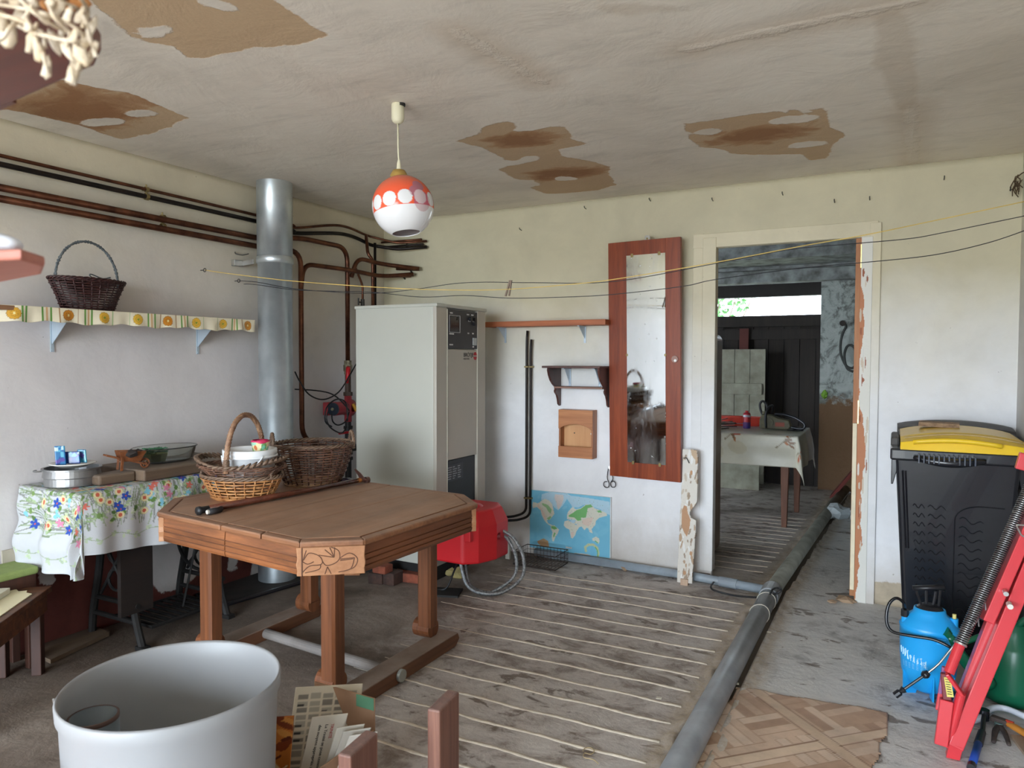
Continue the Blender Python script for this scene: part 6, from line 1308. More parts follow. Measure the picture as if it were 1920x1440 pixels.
bt(q(1921,850,-1.36),q(1912,880,-1.36),.03,.03,(0,1,0),nm='top_bracket')
obj('locking_pin',tube(B(),bend([q(1921,985,-1.47),q(1905,984,-1.47),q(1915,1004,-1.47),q(1928,1010,-1.47)],.006,3),.0028,6),steel,r)
for i,(px,py) in enumerate(((1833,1130),(1820,1160))):
    a_=q(px,py,-1.49+.02*i); tag(obj('cobweb_tuft',tube(B(),spline([a_,a_+Vector((.012,-.015,-.006)),a_+Vector((.02,-.01,.01)),a_+Vector((.024,-.012,-.02))],4),.0022,4),M('grey lint',(150,150,150),.9)),('grey dust tuft on the coil spring, upper one','grey dust tuft on the coil spring, lower one')[i],'lint')
# ---- white enamel bowl edge, ratchet, pincers, hatchet ----
tag(obj('white_basin',lathe(B(),[(.0,.004),(.15,.004),(.19,.010),(.205,.032),(.214,.034),(.214,.038),(.203,.037),(.186,.014),(.15,.009),(.0,.009)],(3.985-.085,-1.27+.02,0),44,sx=.62,sy=1),M('white enamel',(226,232,240),.2,var=.02),smooth=True),'low white enamel tray with a rolled rim under the watering can','tray') if False else None
P=[pt(x,y,'Z',.02) for x,y in ((1822,1352),(1842,1345),(1850,1333),(1868,1327),(1890,1330),(1925,1345))]
tag(obj('white_hose',tube(B(),spline(P,6),.0115,10),M('white plastic pipe',(222,228,240),.35,var=.03),smooth=True),'curved white plastic pipe lying on the floor before the watering can','pipe')
a=pt(1822,1436,'Z',.018); b=pt(1842,1370,'Z',.018); c_=pt(1845,1338,'Z',.03)
r=thing('torque_wrench','breaker wrench with a blue handle lying on the floor beside the red crane','wrench',tuple(a))
obj('blue_grip',tube(B(),[a,a.lerp(b,.62)],.0125,14),M('blue grip',(30,72,160),.4,var=.05),r,smooth=True); obj('end_cap',tube(B(),[a-(b-a)*.06,a+(b-a)*.03],.0135,14),blackp,r); obj('black_sleeve',tube(B(),[a.lerp(b,.60),a.lerp(b,.95)],[.0145,.013],12),blackp,r); obj('neck',tube(B(),[b,c_],.008,10),darksteel,r)
bm=B(); cyl(bm,c_-Vector((0,0,.022)),c_+Vector((0,0,.016)),.018,18); cyl(bm,c_+Vector((-.012,.004,-.008)),c_+Vector((-.045,.015,-.008)),.014,14); obj('ratchet_head',bm,M('polished dark steel',(96,100,108),.2,metal=.9),r)
pj=pt(1873,1358,'Z',.012); r=thing('pincers','small rusty grey pincers lying open on the floor','pincers',tuple(pj)); ru=M('rusty iron',(78,66,60),.7,c2=(52,44,42),scale=40)
obj('pivot',cyl(B(),pj-Vector((0,0,.01)),pj+Vector((0,0,.008)),.014,14),M('green grey iron',(90,110,106),.6),r)
for px,py,m1_ in ((1863,1392,(1866,1372)),(1892,1397,(1884,1375))):
    e_=pt(px,py,'Z',.009); mm_=pt(*m1_,'Z',.01); obj('jaw_handle',tube(B(),spline([pj,mm_,e_],4),[.006,.008,.010,.011,.010,.009,.008,.008,.007],8,flat=.6),ru,r,smooth=True)
h0=pt(1866,1348,'Z',.022); h1=pt(1935,1372,'Z',.022)
r=thing('hatchet','hatchet with a rusty head and orange-brown wooden handle at the right edge','hatchet',tuple(h0))
bm=beam(B(),h0-(h1-h0)*.12,h0+(h1-h0)*.35,.028,.02); obj('head',bm,ru,r,bevel=.004); obj('handle',tube(B(),spline([h0+(h1-h0)*.32,h0+(h1-h0)*.6+Vector((0,-.02,0)),h1+Vector((.0,-.06,0))],4),[.010,.012,.014,.016,.016,.016,.016,.017,.017],10,flat=.7),M('ochre handle',(190,124,50),.45),r,smooth=True); obj('red_collar',tube(B(),[h0+(h1-h0)*.30,h0+(h1-h0)*.5],.0125,10),M('red tape',(190,60,40),.5),r)
tag(obj('floor_plank',prism(B(),[(-.03,-.16),(.03,-.16),(.035,.16),(-.03,.15)],.010,axes((3.93,-1.50,0),(1,.2,0),(-.2,1,0),(0,0,1))),wood('grey plank',(160,140,120),(120,102,88),'Y')),'thin grey plank scrap on the floor at the right edge','board')

# ================= shed behind the doorway =================
r=thing('work_table','wooden table with tapered brown legs in the shed beyond the doorway','table',(2.2,2.1,0)); tw_=wood('brown table leg',(140,92,68),(92,56,40),'Z',1)
zTT=.745; tx0,tx1,ty0,ty1=1.55,2.80,1.62,2.46
obj('table_top',bx((tx0,ty0,zTT-.03),(tx1,ty1,zTT)),tw_,r); obj('apron',bx((tx0+.05,ty0+.05,zTT-.13),(tx1-.05,ty1-.05,zTT-.03)),tw_,r)
lg=pt(1473,984,'Z',0)
for x,y in ((lg.x,ty0+.09),(lg.x+.02,ty1-.09),(tx0+.09,ty0+.09),(tx0+.09,ty1-.09)):
    bm=B(); A_=[bm.verts.new((x+u*.036,y+v*.036,zTT-.05)) for u,v in ((-1,-1),(1,-1),(1,1),(-1,1))]; C_=[bm.verts.new((x+u*.020,y+v*.020,0)) for u,v in ((-1,-1),(1,-1),(1,1),(-1,1))]
    for i in range(4): bm.faces.new((C_[i],C_[(i+1)%4],A_[(i+1)%4],A_[i]))
    bm.faces.new(C_[::-1]); bm.faces.new(A_); obj('leg',bm,tw_,r,bevel=.004)
cv=Canvas(1.8,1.35,.009,(206,200,182)); rs=random.Random(9)
cv.rect(.0,.0,1.8,.62,(214,214,214)); 
for k in range(10): cv.ell(rs.uniform(0,1.8),rs.uniform(.9,1.3),rs.uniform(.05,.12),rs.uniform(.03,.06),(188,174,140),rs.uniform(0,3),.5)
for cx_,cy_ in ((.62,1.16),(1.02,1.10),(.4,1.13),(1.42,1.15),(.85,1.02),(1.25,1.0),(.2,1.1),(1.6,1.2)):
    for j in range(7): a=rs.uniform(-1.2,1.6); d_=rs.uniform(.02,.07); cv.ell(cx_+d_*math.cos(a),cy_+d_*math.sin(a),.026,.010,rs.choice([(176,104,50),(150,84,44),(134,100,70),(180,80,60)]),a)
    cv.line([(cx_-.06,cy_+.05),(cx_+.08,cy_-.07)],.008,(130,110,80))
def dr2(X,Y):
    s=X+tx0-.26; t=1.35-Y; y=ty0+ (Y*-1+ .0)  # Y grows toward the near hem
    yy=ty1+.25-Y; os_=np.maximum(s-(tx1+.004),0); ot=np.maximum((ty0-.004)-yy,0); ob_=np.maximum(yy-(ty1+.004),0); om=np.maximum(ot,ob_)
    Lh=np.hypot(os_,om); both=np.minimum(os_,om); ux=os_/np.maximum(Lh,1e-6); uy=np.where(ot>0,-1,1)*om/np.maximum(Lh,1e-6)
    rip=(.012*np.sin(s*11)+.010*np.sin(yy*16))*np.clip(Lh/.2,0,1)+.012*np.clip(Lh/.1,0,1); rad=np.minimum(Lh,.01)+rip+both*.22
    return np.stack([np.clip(s,tx0-.02,tx1+.004)+ux*rad,np.clip(yy,ty0-.004,ty1+.004)+uy*rad,zTT+.004-np.maximum(np.minimum(Lh,.40)-.008,0)],1)
tag(obj('oilcloth',cv.mesh('oc',dr2),attrmat('leaf printed oilcloth',.35,var=.15),smooth=True,solid=.002),'cream oilcloth with brown leaf print draped over the shed table','tablecloth')
OT=zTT+.006; onO=lambda px,py,z=OT: (lambda q_:Vector((q_.x,q_.y,z)))(pt(px,py,'Z',z))
c=onO(1400,803); c.y=min(c.y,2.3); r=thing('spray_can','red and blue aerosol can on the shed table','spray can',tuple(c))
obj('can',lathe(B(),[(.0,0),(.030,.0),(.0315,.004),(.0315,.055)],tuple(c),24),M('blue can print',(40,60,150),.3,c2=(120,60,110),scale=30),r,smooth=True); obj('can_upper',lathe(B(),[(.0315,.055),(.0315,.125),(.026,.137),(.012,.140)],tuple(c),24),M('red can print',(190,44,56),.3),r,smooth=True); obj('label_band',lathe(B(),[(.032,.100),(.032,.118)],tuple(c),24),M('white label',(200,206,220),.5),r); obj('spray_cap',cyl(B(),c+Vector((0,0,.138)),c+Vector((0,0,.155)),.014,14),M('red cap',(200,40,44),.4),r)
c=onO(1378,797); tag(obj('red_tray',lathe(B(),[(.0,.0),(.13,.0),(.17,.085),(.178,.085),(.178,.078),(.14,.002)],(c.x+.05,min(c.y+.25,2.36),OT),28,sx=1.25,sy=.35),M('orange red plastic',(196,60,44),.45)),'orange-red plastic tray at the back of the shed table','tray')
r=thing('tool_pile','small heap of metal spanners on the left of the shed table','tools',tuple(onO(1362,802))); rs=random.Random(4)
for i in range(9):
    a_=onO(1345+rs.uniform(0,30),806-rs.uniform(0,8)); d_=Vector((rs.uniform(-1,1),rs.uniform(-.6,.6),0)).normalized()*.10; z_=Vector((0,0,.008+.006*i)); obj('spanner',beam(B(),a_-d_+z_,a_+d_+z_+Vector((0,0,rs.uniform(-.006,.02))),.016,.007),steel if i%2 else darksteel,r,bevel=.002)
# chainsaw
c=onO(1455,806); r=thing('chainsaw','old olive and black chainsaw standing on the shed table','chainsaw',tuple(c)); ol=M('olive cast casing',(98,92,62),.5,c2=(66,60,44),scale=20,bmp=.2)
def W4(u,z,v=0): return Vector((c.x+u,c.y+v,OT+z))
obj('engine_case',prism(B(),[(-.13,.01),(.10,.01),(.125,.035),(.11,.09),(.02,.105),(-.03,.13),(-.11,.135),(-.13,.09)],.11,axes((c.x,c.y+.055,OT),(1,0,0),(0,0,1),(0,-1,0))),ol,r,bevel=.008)
obj('starter_cover',cyl(B(),W4(-.055,.065,-.055),W4(-.055,.065,-.068),.042,20),ol,r); obj('red_badge',bx((c.x+.0,c.y-.060,OT+.035),(c.x+.075,c.y-.055,OT+.07)),M('faded red badge',(130,60,44),.6),r)
obj('hand_guard',tube(B(),spline([W4(-.11,.12),W4(-.13,.17),W4(-.135,.22),W4(-.11,.245),W4(-.08,.21),W4(-.07,.15)],5),.010,8),blackp,r,smooth=True); obj('front_handle',tube(B(),spline([W4(-.07,.02,-.075),W4(-.075,.12,-.085),W4(-.055,.19,-.06),W4(-.03,.205,.0),W4(-.04,.14,.04)],5),.011,8),blackp,r,smooth=True)
obj('rear_handle',tube(B(),spline([W4(-.01,.135),W4(.06,.135),W4(.15,.11),W4(.22,.065),W4(.225,.03),W4(.19,.018),W4(.11,.03)],5),[.012]*31,8),M('dark glossy handle',(40,40,48),.2),r,smooth=True); obj('fuel_cap',cyl(B(),W4(-.10,.135),W4(-.10,.155),.018,14),ol,r)
tag(obj('starter_cord',tube(B(),spline([W4(.10,.01,-.07),W4(.17,.008,-.09),W4(.22,.008,-.05),W4(.20,.008,.02),W4(.12,.008,-.02)],5),.004,6),cab),'thin grey cord coiled on the table by the chainsaw','cord')
# painted plank door leaning at the back
pd=M('flaking cream door paint',(168,166,148),.7,c2=(130,128,112),scale=8,bmp=.5,detail=8,dirt=.25)
a=pt(1352,655,'Y',3.60); b=pt(1432,912,'Y',3.60); r=thing('plank_door','cream painted old plank door leaning against the dark boards in the shed','door',((a.x+b.x)/2-.1,3.6,0)); n=5; x0=b.x-.80; w_=(b.x-x0)/n
for i in range(n): obj('plank',bx((x0+i*w_+.002,3.60,.02),(x0+(i+1)*w_-.002,3.625,a.z-.0)),pd,r,bevel=.002)
for z in (.25,.98): obj('ledge',bx((x0+.02,3.575,z),(b.x-.03,3.60,z+.12)),pd,r,bevel=.004)
q1=pt(1423,905,'Y',3.3); tag(obj('white_board',bx((q1.x-.8,3.30,.0),(q1.x,3.32,.26)),pd,bevel=.003),'low white board standing under the shed table','board')
q1=pt(1445,900,'Y',3.2); tag(obj('white_board',bx((q1.x-.13,3.2,.10),(q1.x+.0,3.215,.30)),M('white slat',(176,180,178),.7),bevel=.002),'short white slat beside the low board under the shed table','board') if False else None
obj_=obj('red_post',bx((pt(1387,640,'Y',3.78).x,3.765,1.45),(pt(1404,640,'Y',3.78).x,3.79,zt-.14)),M('dark red wood',(96,50,44),.8),wb)
# fridge-like rounded cabinet edge just inside the door on the left
q1=pt(1357,640,'Y',.80); tag(obj('old_cabinet',bx((q1.x-.55,.25,0.0),(q1.x,.80,q1.z+.05)),M('beige enamel cabinet',(150,124,106),.45,c2=(120,98,84),scale=3),bevel=.05,seg=5),'brownish rounded old cabinet just inside the shed on the left','cabinet')
# red board leaning, blue tarpaulin strip, hose
a=pt(1545,940,'Y',3.45); tag(obj('red_board',box(B(),(2.93,3.25,.0),(2.96,3.50,.62),rot=Euler((0,.62,0)),ctr=(2.93,3.4,0)),M('dark red board',(112,48,40),.8)),'dark red board leaning against the shed pier','board')
q0=pt(1598,700,'Y',.55); bm=B()
for i in range(1): pass
tq=lambda px,py: pt(px,py,'X',3.50)
def curt(X,Y): return np.stack([3.44+.02*np.sin(Y*7)+.02*np.sin(X*30),.8+X,.25+Y*1.152],1)
cv=Canvas(1.0,1.95,.02,(52,96,112)); rs=random.Random(3)
for k in range(60): cv.ell(rs.uniform(0,1),rs.uniform(0,1.95),rs.uniform(.04,.14),rs.uniform(.05,.2),rs.choice([(40,80,96),(70,120,130),(120,134,130),(60,110,100),(170,180,176),(28,50,60)]),rs.uniform(0,3),.6)
tag(obj('blue_tarpaulin',cv.mesh('t',curt),attrmat('blue tarpaulin',.45,bmp=.3,scale=20),smooth=True,solid=.004),'blue-green tarpaulin sheet hanging on the right side of the shed','tarpaulin')
hz=M('grey hose',(60,62,60),.6); hp=[(1580,602),(1586,612),(1580,625),(1576,645),(1577,665),(1586,685),(1598,690),(1606,680),(1606,660),(1598,648),(1588,650),(1583,668),(1588,690),(1600,697)]
tag(obj('garden_hose',tube(B(),spline([pt(x,y,'Y',3.62) for x,y in hp],5),.012,8),hz,smooth=True),'grey garden hose hung in loops on the limewashed pier','hose')
tag(obj('hose_peg',cyl(B(),pt(1580,606,'Y',3.70),pt(1580,606,'Y',3.60),.03,8),dark),'dark knot of rags on the pier above the hose','rag')
q1=pt(1543,740,'Y',3.66); tag(obj('green_sprig',clump(B(),(q1.x+.015,3.665,q1.z),.028,1,2,1.6,2),M('lime green leaves',(130,180,60),.6)),'bright green leaf sprig on the left edge of the pier','leaves')
# straw and rubble in the far shed corner
q1=pt(1590,985,'Z',0); tag(obj('pale_rag',clump(B(),(min(q1.x,3.3),q1.y+.2,.05),.09,2,6,.8,2),M('pale rag',(176,184,186),.8)),'crumpled pale rag on the shed floor at the right','rag')
# foliage outside the opening
leafm=M('sunlit leaves',(92,140,74),.6,c2=(50,96,56),scale=30); nl=1400; rs=random.Random(15); bm=B(); cx_=pt(1352,570,'Y',6.2)
for i in range(nl):
    p_=Vector((cx_.x-.35+rs.gauss(0,.33),6.2+rs.uniform(-.5,.5),cx_.z+rs.gauss(0,.42))); d1=Vector([rs.uniform(-1,1) for _ in range(3)]).normalized(); d2=d1.cross(Vector([rs.uniform(-1,1) for _ in range(3)])).normalized(); l=rs.uniform(.035,.07)
    v=[bm.verts.new(p_+d1*l),bm.verts.new(p_+d2*l*.5),bm.verts.new(p_-d1*l),bm.verts.new(p_-d2*l*.5)]; bm.faces.new(v)
r=thing('leafy_bush','green leafy bush outside the shed opening','bush',(cx_.x-.4,6.2,-.02)); obj('leaves',bm,leafm,r,kind='stuff')
bm=B(); 
for k in range(6): tube(bm,spline([(cx_.x-.4,6.2,-.02),(cx_.x-.4+.1*k-.2,6.2,1.0),(cx_.x-.6+.2*k,6.2+.1*(k-3),cx_.z+.1)],4),[.03-.0028*i for i in range(9)],6)
obj('stems',bm,M('bark',(84,70,56),.9),r,kind='stuff')

# ================= front left furniture =================
r=thing('green_stool','dark wooden stool with a lime green cushion seat at the left edge','stool',(.10,-2.95,0)); dkst=wood('dark stool wood',(78,46,34),(46,28,22),'Z',1)
zs=.41; gsx1,gsy1=.195,-2.66
obj('cushion',prism(B(),[(-.12,-3.10),(gsx1+.02,-3.05),(gsx1,gsy1),(-.02+.03,-2.60)],.035,Matrix.Translation((0,0,zs))) if False else bx((.012,-3.06,zs),(gsx1,gsy1,zs+.035)),M('lime green felt',(130,146,84),.9,var=.08,scale=30,bmp=.3),r,bevel=.012,seg=3)
obj('apron',bx((.02,-3.05,zs-.055),(gsx1-.01,gsy1-.01,zs)),dkst,r)
for x in (.022,gsx1-.045):
    for y in (-3.05,gsy1-.045): obj('leg',bx((x,y,0),(x+.034,y+.034,zs-.02)),dkst,r,bevel=.003)
# low bench with worn edge and paper sheets
bz=.36; r=thing('low_bench','low dark wooden bench with a chipped edge at the lower left','bench',(0,0,0)); wn=wood('worn dark bench',(124,78,50),(48,30,24),'Y',1.6,.5)
e0=Vector((.254,-2.641,0)); r.location=e0; r.rotation_euler=(0,0,math.atan2(-.774,.633)); LK=dict(local=True)
obj('bench_top',bx((0,-.20,bz-.025),(.72,0,bz)),wn,r,bevel=.003,**LK); obj('front_rail',bx((.03,-.030,bz-.10),(.70,-.008,bz-.025)),wn,r,bevel=.003,**LK); obj('back_rail',bx((.03,-.19,bz-.10),(.70,-.17,bz-.025)),wn,r,bevel=.003,**LK)
for dx,dy in ((.045,-.055),(.045,-.19),(.63,-.055),(.63,-.19)): obj('leg',bx((dx,dy,0),(dx+.04,dy+.04,bz-.025)),dkst,r,bevel=.003,**LK)
pa=M('cream paper',(226,216,180),.8,var=.03); T_=Matrix.Translation(e0)@Matrix.Rotation(r.rotation_euler.z,4,'Z')
tag(obj('paper_sheet',prism(B(),[(.035,-.19),(.05,-.15),(.045,-.12),(.075,-.10),(.07,-.07),(.10,-.06),(.12,-.03),(.40,-.03),(.40,-.19)],.004,T_@Matrix.Translation((0,0,bz+.001))),pa),'cream paper with a torn edge lying on the low bench','paper')
bm=B(); box(bm,(.10,-.19,bz+.006),(.34,-.12,bz+.03)); bm.transform(T_); tag(obj('white_box',bm,M('white carton',(210,204,186),.7),bevel=.002),'flat white carton on the torn paper on the bench','box')
# boards on the floor
P=[tuple(pt(x,y,'Z',.02).xy) for x,y in ((95,1238),(205,1186),(120,1150),(30,1165),(10,1200))]
tag(obj('floor_board',prism(B(),P,.018,Matrix.Translation((0,0,.004))),wood('dirty board',(120,100,80),(88,72,58),'Y',.6,.8)),'dirty brown board lying on the floor under the low bench','board')
P=[tuple(pt(x,y,'Z',.02).xy) for x,y in ((412,1135),(578,1086),(500,1062),(330,1093))]; r=thing('black_edged_board','dark dusty board with a black edge lying behind the big table','board',(*P[0],0))
obj('panel',prism(B(),P,.014,Matrix.Translation((0,0,.004))),M('dark dusty board',(66,60,56),.8,c2=(44,40,38)),r); bm=B(); tube(bm,[(x,y,.014) for x,y in P],.012,6,closed=True); obj('black_edge',bm,blackp,r)
tag(obj('cardboard_piece',bx((.012,-2.72,.22),(.02,-2.60,.50)),M('hanging cardboard',(176,166,150),.8)),'pale cardboard strip hanging at the wall below the cloth corner','cardboard')
# ---- big white tub ----
wt=M('translucent white plastic',(152,153,155),.45,var=.03,scale=3,bmp=.02); wt.node_tree.nodes['Principled BSDF'].inputs['Subsurface Weight'].default_value=.0; wt.node_tree.nodes['Principled BSDF'].inputs['Subsurface Radius'].default_value=(.05,.05,.05)
tcx,tcy,tzr,tr=1.908,-3.278,.55,.272
r=thing('white_barrel','big white plastic barrel with a split in its rim in the left foreground','barrel',(tcx,tcy,0))
bm=B(); prof=[(.0,.01),(.222,.01),(.230,.03),(.242,.40),(.246,.50),(.253,.515),(.255,.545),(.251,.552),(.246,.545),(.242,.50),(.237,.40),(.225,.04),(.0,.03)]
seg=72; a0=math.radians(224); rings=[]
for rr_,z in prof: rings.append([bm.verts.new((tcx+rr_*math.cos(a0+2*PI*k/seg),tcy+rr_*math.sin(a0+2*PI*k/seg),z)) for k in range(seg)])
for i,(A_,C_) in enumerate(zip(rings,rings[1:])):
    for k in range(seg):
        try: bm.faces.new((A_[k],A_[(k+1)%seg],C_[(k+1)%seg],C_[k]))
        except ValueError: pass
bmesh.ops.remove_doubles(bm,verts=bm.verts,dist=1e-5); obj('shell',bm,wt,r,smooth=True)
aS=math.radians(232); cr=M('crack shade',(120,116,112),.8); obj('rim_crack',beam(B(),(tcx+.256*math.cos(aS),tcy+.256*math.sin(aS),.553),(tcx+.250*math.cos(aS),tcy+.250*math.sin(aS),.505),.003,.004,(math.cos(aS),math.sin(aS),0)),cr,r)
pq=pt(175,1343,'Z',.50); r=thing('grey_tube','dark grey plastic tube standing inside the white barrel','tube',(pq.x,pq.y,.03)); obj('tube_wall',lathe(B(),[(.055,.035),(.055,.50),(.051,.50),(.051,.035)],(pq.x,pq.y,0),32),M('blue grey tube',(96,108,118),.35,var=.05),r,smooth=True); obj('brown_rim',lathe(B(),[(.0555,.492),(.0555,.5015),(.0505,.5015)],(pq.x,pq.y,0),32),M('brown rim',(84,62,56),.6),r,smooth=True)
# ---- cardboard box with newspapers ----
card=M('brown cardboard',(176,140,112),.85,c2=(156,122,96),scale=5,bmp=.1); cx0,cx1,cy0_,cy1_,cz_=1.83,2.075,-3.015,-2.70,.20
cA=pt(668,1292,'Z',.30); r=thing('cardboard_box','open brown cardboard box of old newspapers under the table corner','box',(1.95,-2.86,0))
obj('bottom',bx((cx0,cy0_,.001),(cx1,cy1_,.006)),card,r)
obj('side_wall',bx((cx0,cy0_,.006),(cx0+.005,cy1_,cz_)),card,r); obj('front_wall',bx((cx0,cy0_,.006),(cx1,cy0_+.005,cz_)),card,r)
obj('side_wall',bx((cx1-.005,cy0_,.006),(cx1,cy1_,cz_+.0)),card,r)
obj('back_wall',bx((cx0,cy1_-.005,.006),(cx1,cy1_,.30)),card,r)
bw=r.children; obj('green_corner',bx((cx1-.07,cy1_-.0065,.262),(cx1-.001,cy1_-.0052,.30)),M('green print',(96,150,118),.7),r); obj('hand_hole',bx((cx1-.06,cy1_-.0065,.13),(cx1-.035,cy1_-.0052,.19)),M('dark void',(0,0,0)),r)
obj('front_flap',bx((cx0+.01,cy0_-.025,cz_-.002),(cx1-.02,cy0_+.004,cz_+.003)),card,r)
npm=[]
def news(w_,h_,seed,style):
    cv=Canvas(w_,h_,.0035,(206,196,176)); rs=random.Random(seed)
    if style==0:
        for i in range(5):
            for j in range(13): 
                x0=.012+i*(w_-.02)/5; y0=.015+j*(h_-.03)/13; cv.rect(x0,y0,x0+(w_-.02)/5-.006,y0+(h_-.03)/13*rs.uniform(.5,.85),rs.choice([(150,144,132),(128,122,112),(164,158,144)])); 
                if rs.random()<.3: cv.rect(x0,y0,x0+.02,y0+.006,(60,58,56))
    return cv
def sheet(cv,o_,ux,uy,lab,curve=.0):
    ux,uy=Vector(ux).normalized(),Vector(uy).normalized(); nn=ux.cross(uy)
    f=lambda X,Y: np.stack([o_[i]+ux[i]*X+uy[i]*Y+nn[i]*curve*np.sin(X/cv.w*PI) for i in range(3)],1)
    t_=thing('newspaper',lab,'newspaper',tuple(o_),group='newspapers in the box'); obj('page',cv.mesh('n',f),attrmat('newsprint',.85),t_,solid=.004); return t_,ux,uy,nn
t_,_,_,_=sheet(news(.21,.30,1,0),Vector((cx0+.012,cy1_-.16,.02)),(.80,.58,.0),(-.10,.30,.95),'yellowed newspaper full of small advertisement blocks, leftmost in the box')
t_,ux,uy,nn=sheet(Canvas(.105,.27,.0035,(212,204,190)),Vector((cx0+.105,cy1_-.215,.02)),(.75,.66,.0),(.10,.22,.97),'folded newspaper with a red and dark headline in the middle of the box')
for body,sz,off,mm in (('TRINITÉ',.012,.062,'red'),('La Trinité se pose comme',.0125,.045,'blk'),('des moyens appropriés au jury',.0125,.026,'blk')):
    o_=Vector((cx0+.105,cy1_-.215,.02))+ux*off+uy*.245+nn*(-.0035 if nn.y>0 else .0035); text(body,sz,axes(o_,-uy,ux if False else ux,(-uy).cross(ux)),M('print red',(0,0,0)) if mm=='red' else M('print black',(0,0,0)),t_,ext=.0004)
for i in range(3):
    sheet(Canvas(.08,.26,.0035,[(206,200,188),(196,190,180),(212,206,196)][i]),Vector((cx0+.165+i*.018,cy1_-.20-.004*i,.02)),(.70,.71,.0),(.22+.04*i,.20,.95),['thin folded newspaper next to the headline paper','thin folded newspaper, second from the right wall of the box','thin folded newspaper nearest the right wall of the box'][i])
cv=Canvas(.15,.20,.003,(186,110,50)); rs=random.Random(9)
for k in range(16): cv.ell(rs.uniform(0,.15),rs.uniform(.1,.2),rs.uniform(.01,.04),rs.uniform(.004,.012),rs.choice([(120,56,30),(206,140,70),(96,44,28)]),rs.uniform(-.5,.5))
cv.ell(.05,.06,.05,.04,(224,206,160)); cv.ell(.05,.06,.035,.026,(150,100,60)); cv.ell(.10,.03,.03,.05,(206,180,130),.4); cv.line([(.0,.02),(.12,.09)],.006,(90,44,26)); cv.line([(.04,.0),(.14,.06)],.004,(230,214,170))
o_=pt(455,1438,'Y',-3.015); f=lambda X,Y: np.stack([o_.x+X*.86,o_.y+X*.3+.0*Y-.0,o_.z-.05+Y*.9+.0*X],1)
r=thing('cookbook','glossy magazine with an orange food photograph standing between barrel and box','magazine',(o_.x+.06,o_.y,0)); obj('cover',cv.mesh('m',lambda X,Y:np.stack([o_.x-.025+X*.80,np.full(X.shape,o_.y)+.55*X+.12*Y,o_.z-.075+Y],1)),attrmat('glossy magazine',.2),r,solid=.006)
obj('pages',bx((o_.x-.02,o_.y+.012,.0),(o_.x+.06,o_.y+.03,max(.05,o_.z-.06))),M('cream paper',(0,0,0)),r)
# ---- red worn uprights of an upturned stand ----
rw=wood('worn red painted wood',(134,92,76),(88,54,44),'Z',1.6,.65,.6,dust=.4,dustc=(140,128,126),ring=30); zp1=.46; pA=pt(832,1312,'Z',zp1); pB=pt(672,1392,'Z',zp1-.02)
r=thing('wooden_stand','worn reddish wooden stand whose two flat uprights rise at the bottom edge','stand',(pA.x,pA.y,0))
def upr(c,z1,w_=.036,d_=.118,yaw=.12):
    Mx=Matrix.Translation((c.x,c.y,0))@Matrix.Rotation(yaw,4,'Z'); return prism(B(),[(-w_/2,-d_/2),(w_/2,-d_/2),(w_/2,d_/2),(-w_/2,d_/2)],z1-.0,Mx)
dAB=(pA-pB); obj('upright',upr(pA,zp1),rw,r,bevel=.005); obj('upright',upr(pB,zp1-.02),rw,r,bevel=.005)
obj('cross_board',beam(B(),(pB.x,pB.y,.06),(pA.x,pA.y,.06),.05,.03),rw,r,bevel=.003)
for p_ in (pA,pB): obj('foot',bx((p_.x-.03,p_.y-.14,0),(p_.x+.03,p_.y+.10,.03)),rw,r,bevel=.003)
# ---- orange patterned pouf in the corner of the picture ----
oq=pt(20,1475,'Z',.46); _d=Vector((oq.x-tcx,oq.y-tcy,0)); oq=Vector((tcx,tcy,0))+_d.normalized()*max(_d.length,.425); cv=Canvas(1.9,.5,.008,(206,122,36)); rs=random.Random(31)
for k in range(90):
    x,y=rs.uniform(0,1.9),rs.uniform(.0,.5); cv.ell(x,y,rs.uniform(.015,.05),rs.uniform(.01,.03),rs.choice([(120,30,34),(150,40,36),(226,150,50),(86,50,30),(120,110,50)]),rs.uniform(0,3))
r=thing('fabric_pouf','orange and dark red leaf-patterned round pouf at the lower left corner','pouf',(oq.x,oq.y,0)); Rp=.155
def pf(X,Y): a=X/1.9*2*PI; t=Y/.5; rr_=np.where(t<.72,Rp*(.93+.07*np.sin(t/.72*PI)),Rp*np.sqrt(np.clip(1-((t-.72)/.28)**2.2,0,1))); z=np.where(t<.72,t/.72*.38,.38+.06*np.sin((t-.72)/.28*PI/2)); return np.stack([oq.x+rr_*np.cos(a)*(1+.02*np.sin(a*9)),oq.y+rr_*np.sin(a)*(1+.02*np.sin(a*9)),z],1)
obj('cover',cv.mesh('pf',pf),attrmat('orange leaf fabric',.8,bmp=.2,scale=120),r,smooth=True)
# ---- shelves close to the camera with dried white plant ----
rd=wood('varnished red-brown shelf',(122,52,26),(84,32,16),'X',1,.35); sh_=lambda px,py,dep: ptd(px,py,dep)
zS=1.66
P3=[(190,100),(178,125),(10,200),(-130,255),(-170,120),(-90,-60),(60,-100)]
P=[tuple(pt(x,y,'Z',zS).xy) for x,y in P3]
r=thing('corner_rack','red-brown corner rack with small shelves close to the camera on the left','shelf',(*P[3],0))
obj('upper_shelf',prism(B(),P,.022,Matrix.Translation((0,0,zS))),rd,r,bevel=.004)
P2_=[tuple(pt(x,y,'Z',1.47).xy) for x,y in ((86,497),(80,512),(-40,545),(-260,560),(-300,440),(-150,470),(30,484))]
zL=1.455; P2_=[tuple(pt(x,y,'Z',zL).xy) for x,y in ((84,500),(78,515),(0,530),(-120,545),(-150,515),(-90,492),(40,487))]
obj('lower_shelf',prism(B(),P2_,.012,Matrix.Translation((0,0,zL))),wood('rosy worn shelf',(190,120,104),(150,84,66),'X',1,.5,dust=.4),r,bevel=.003)
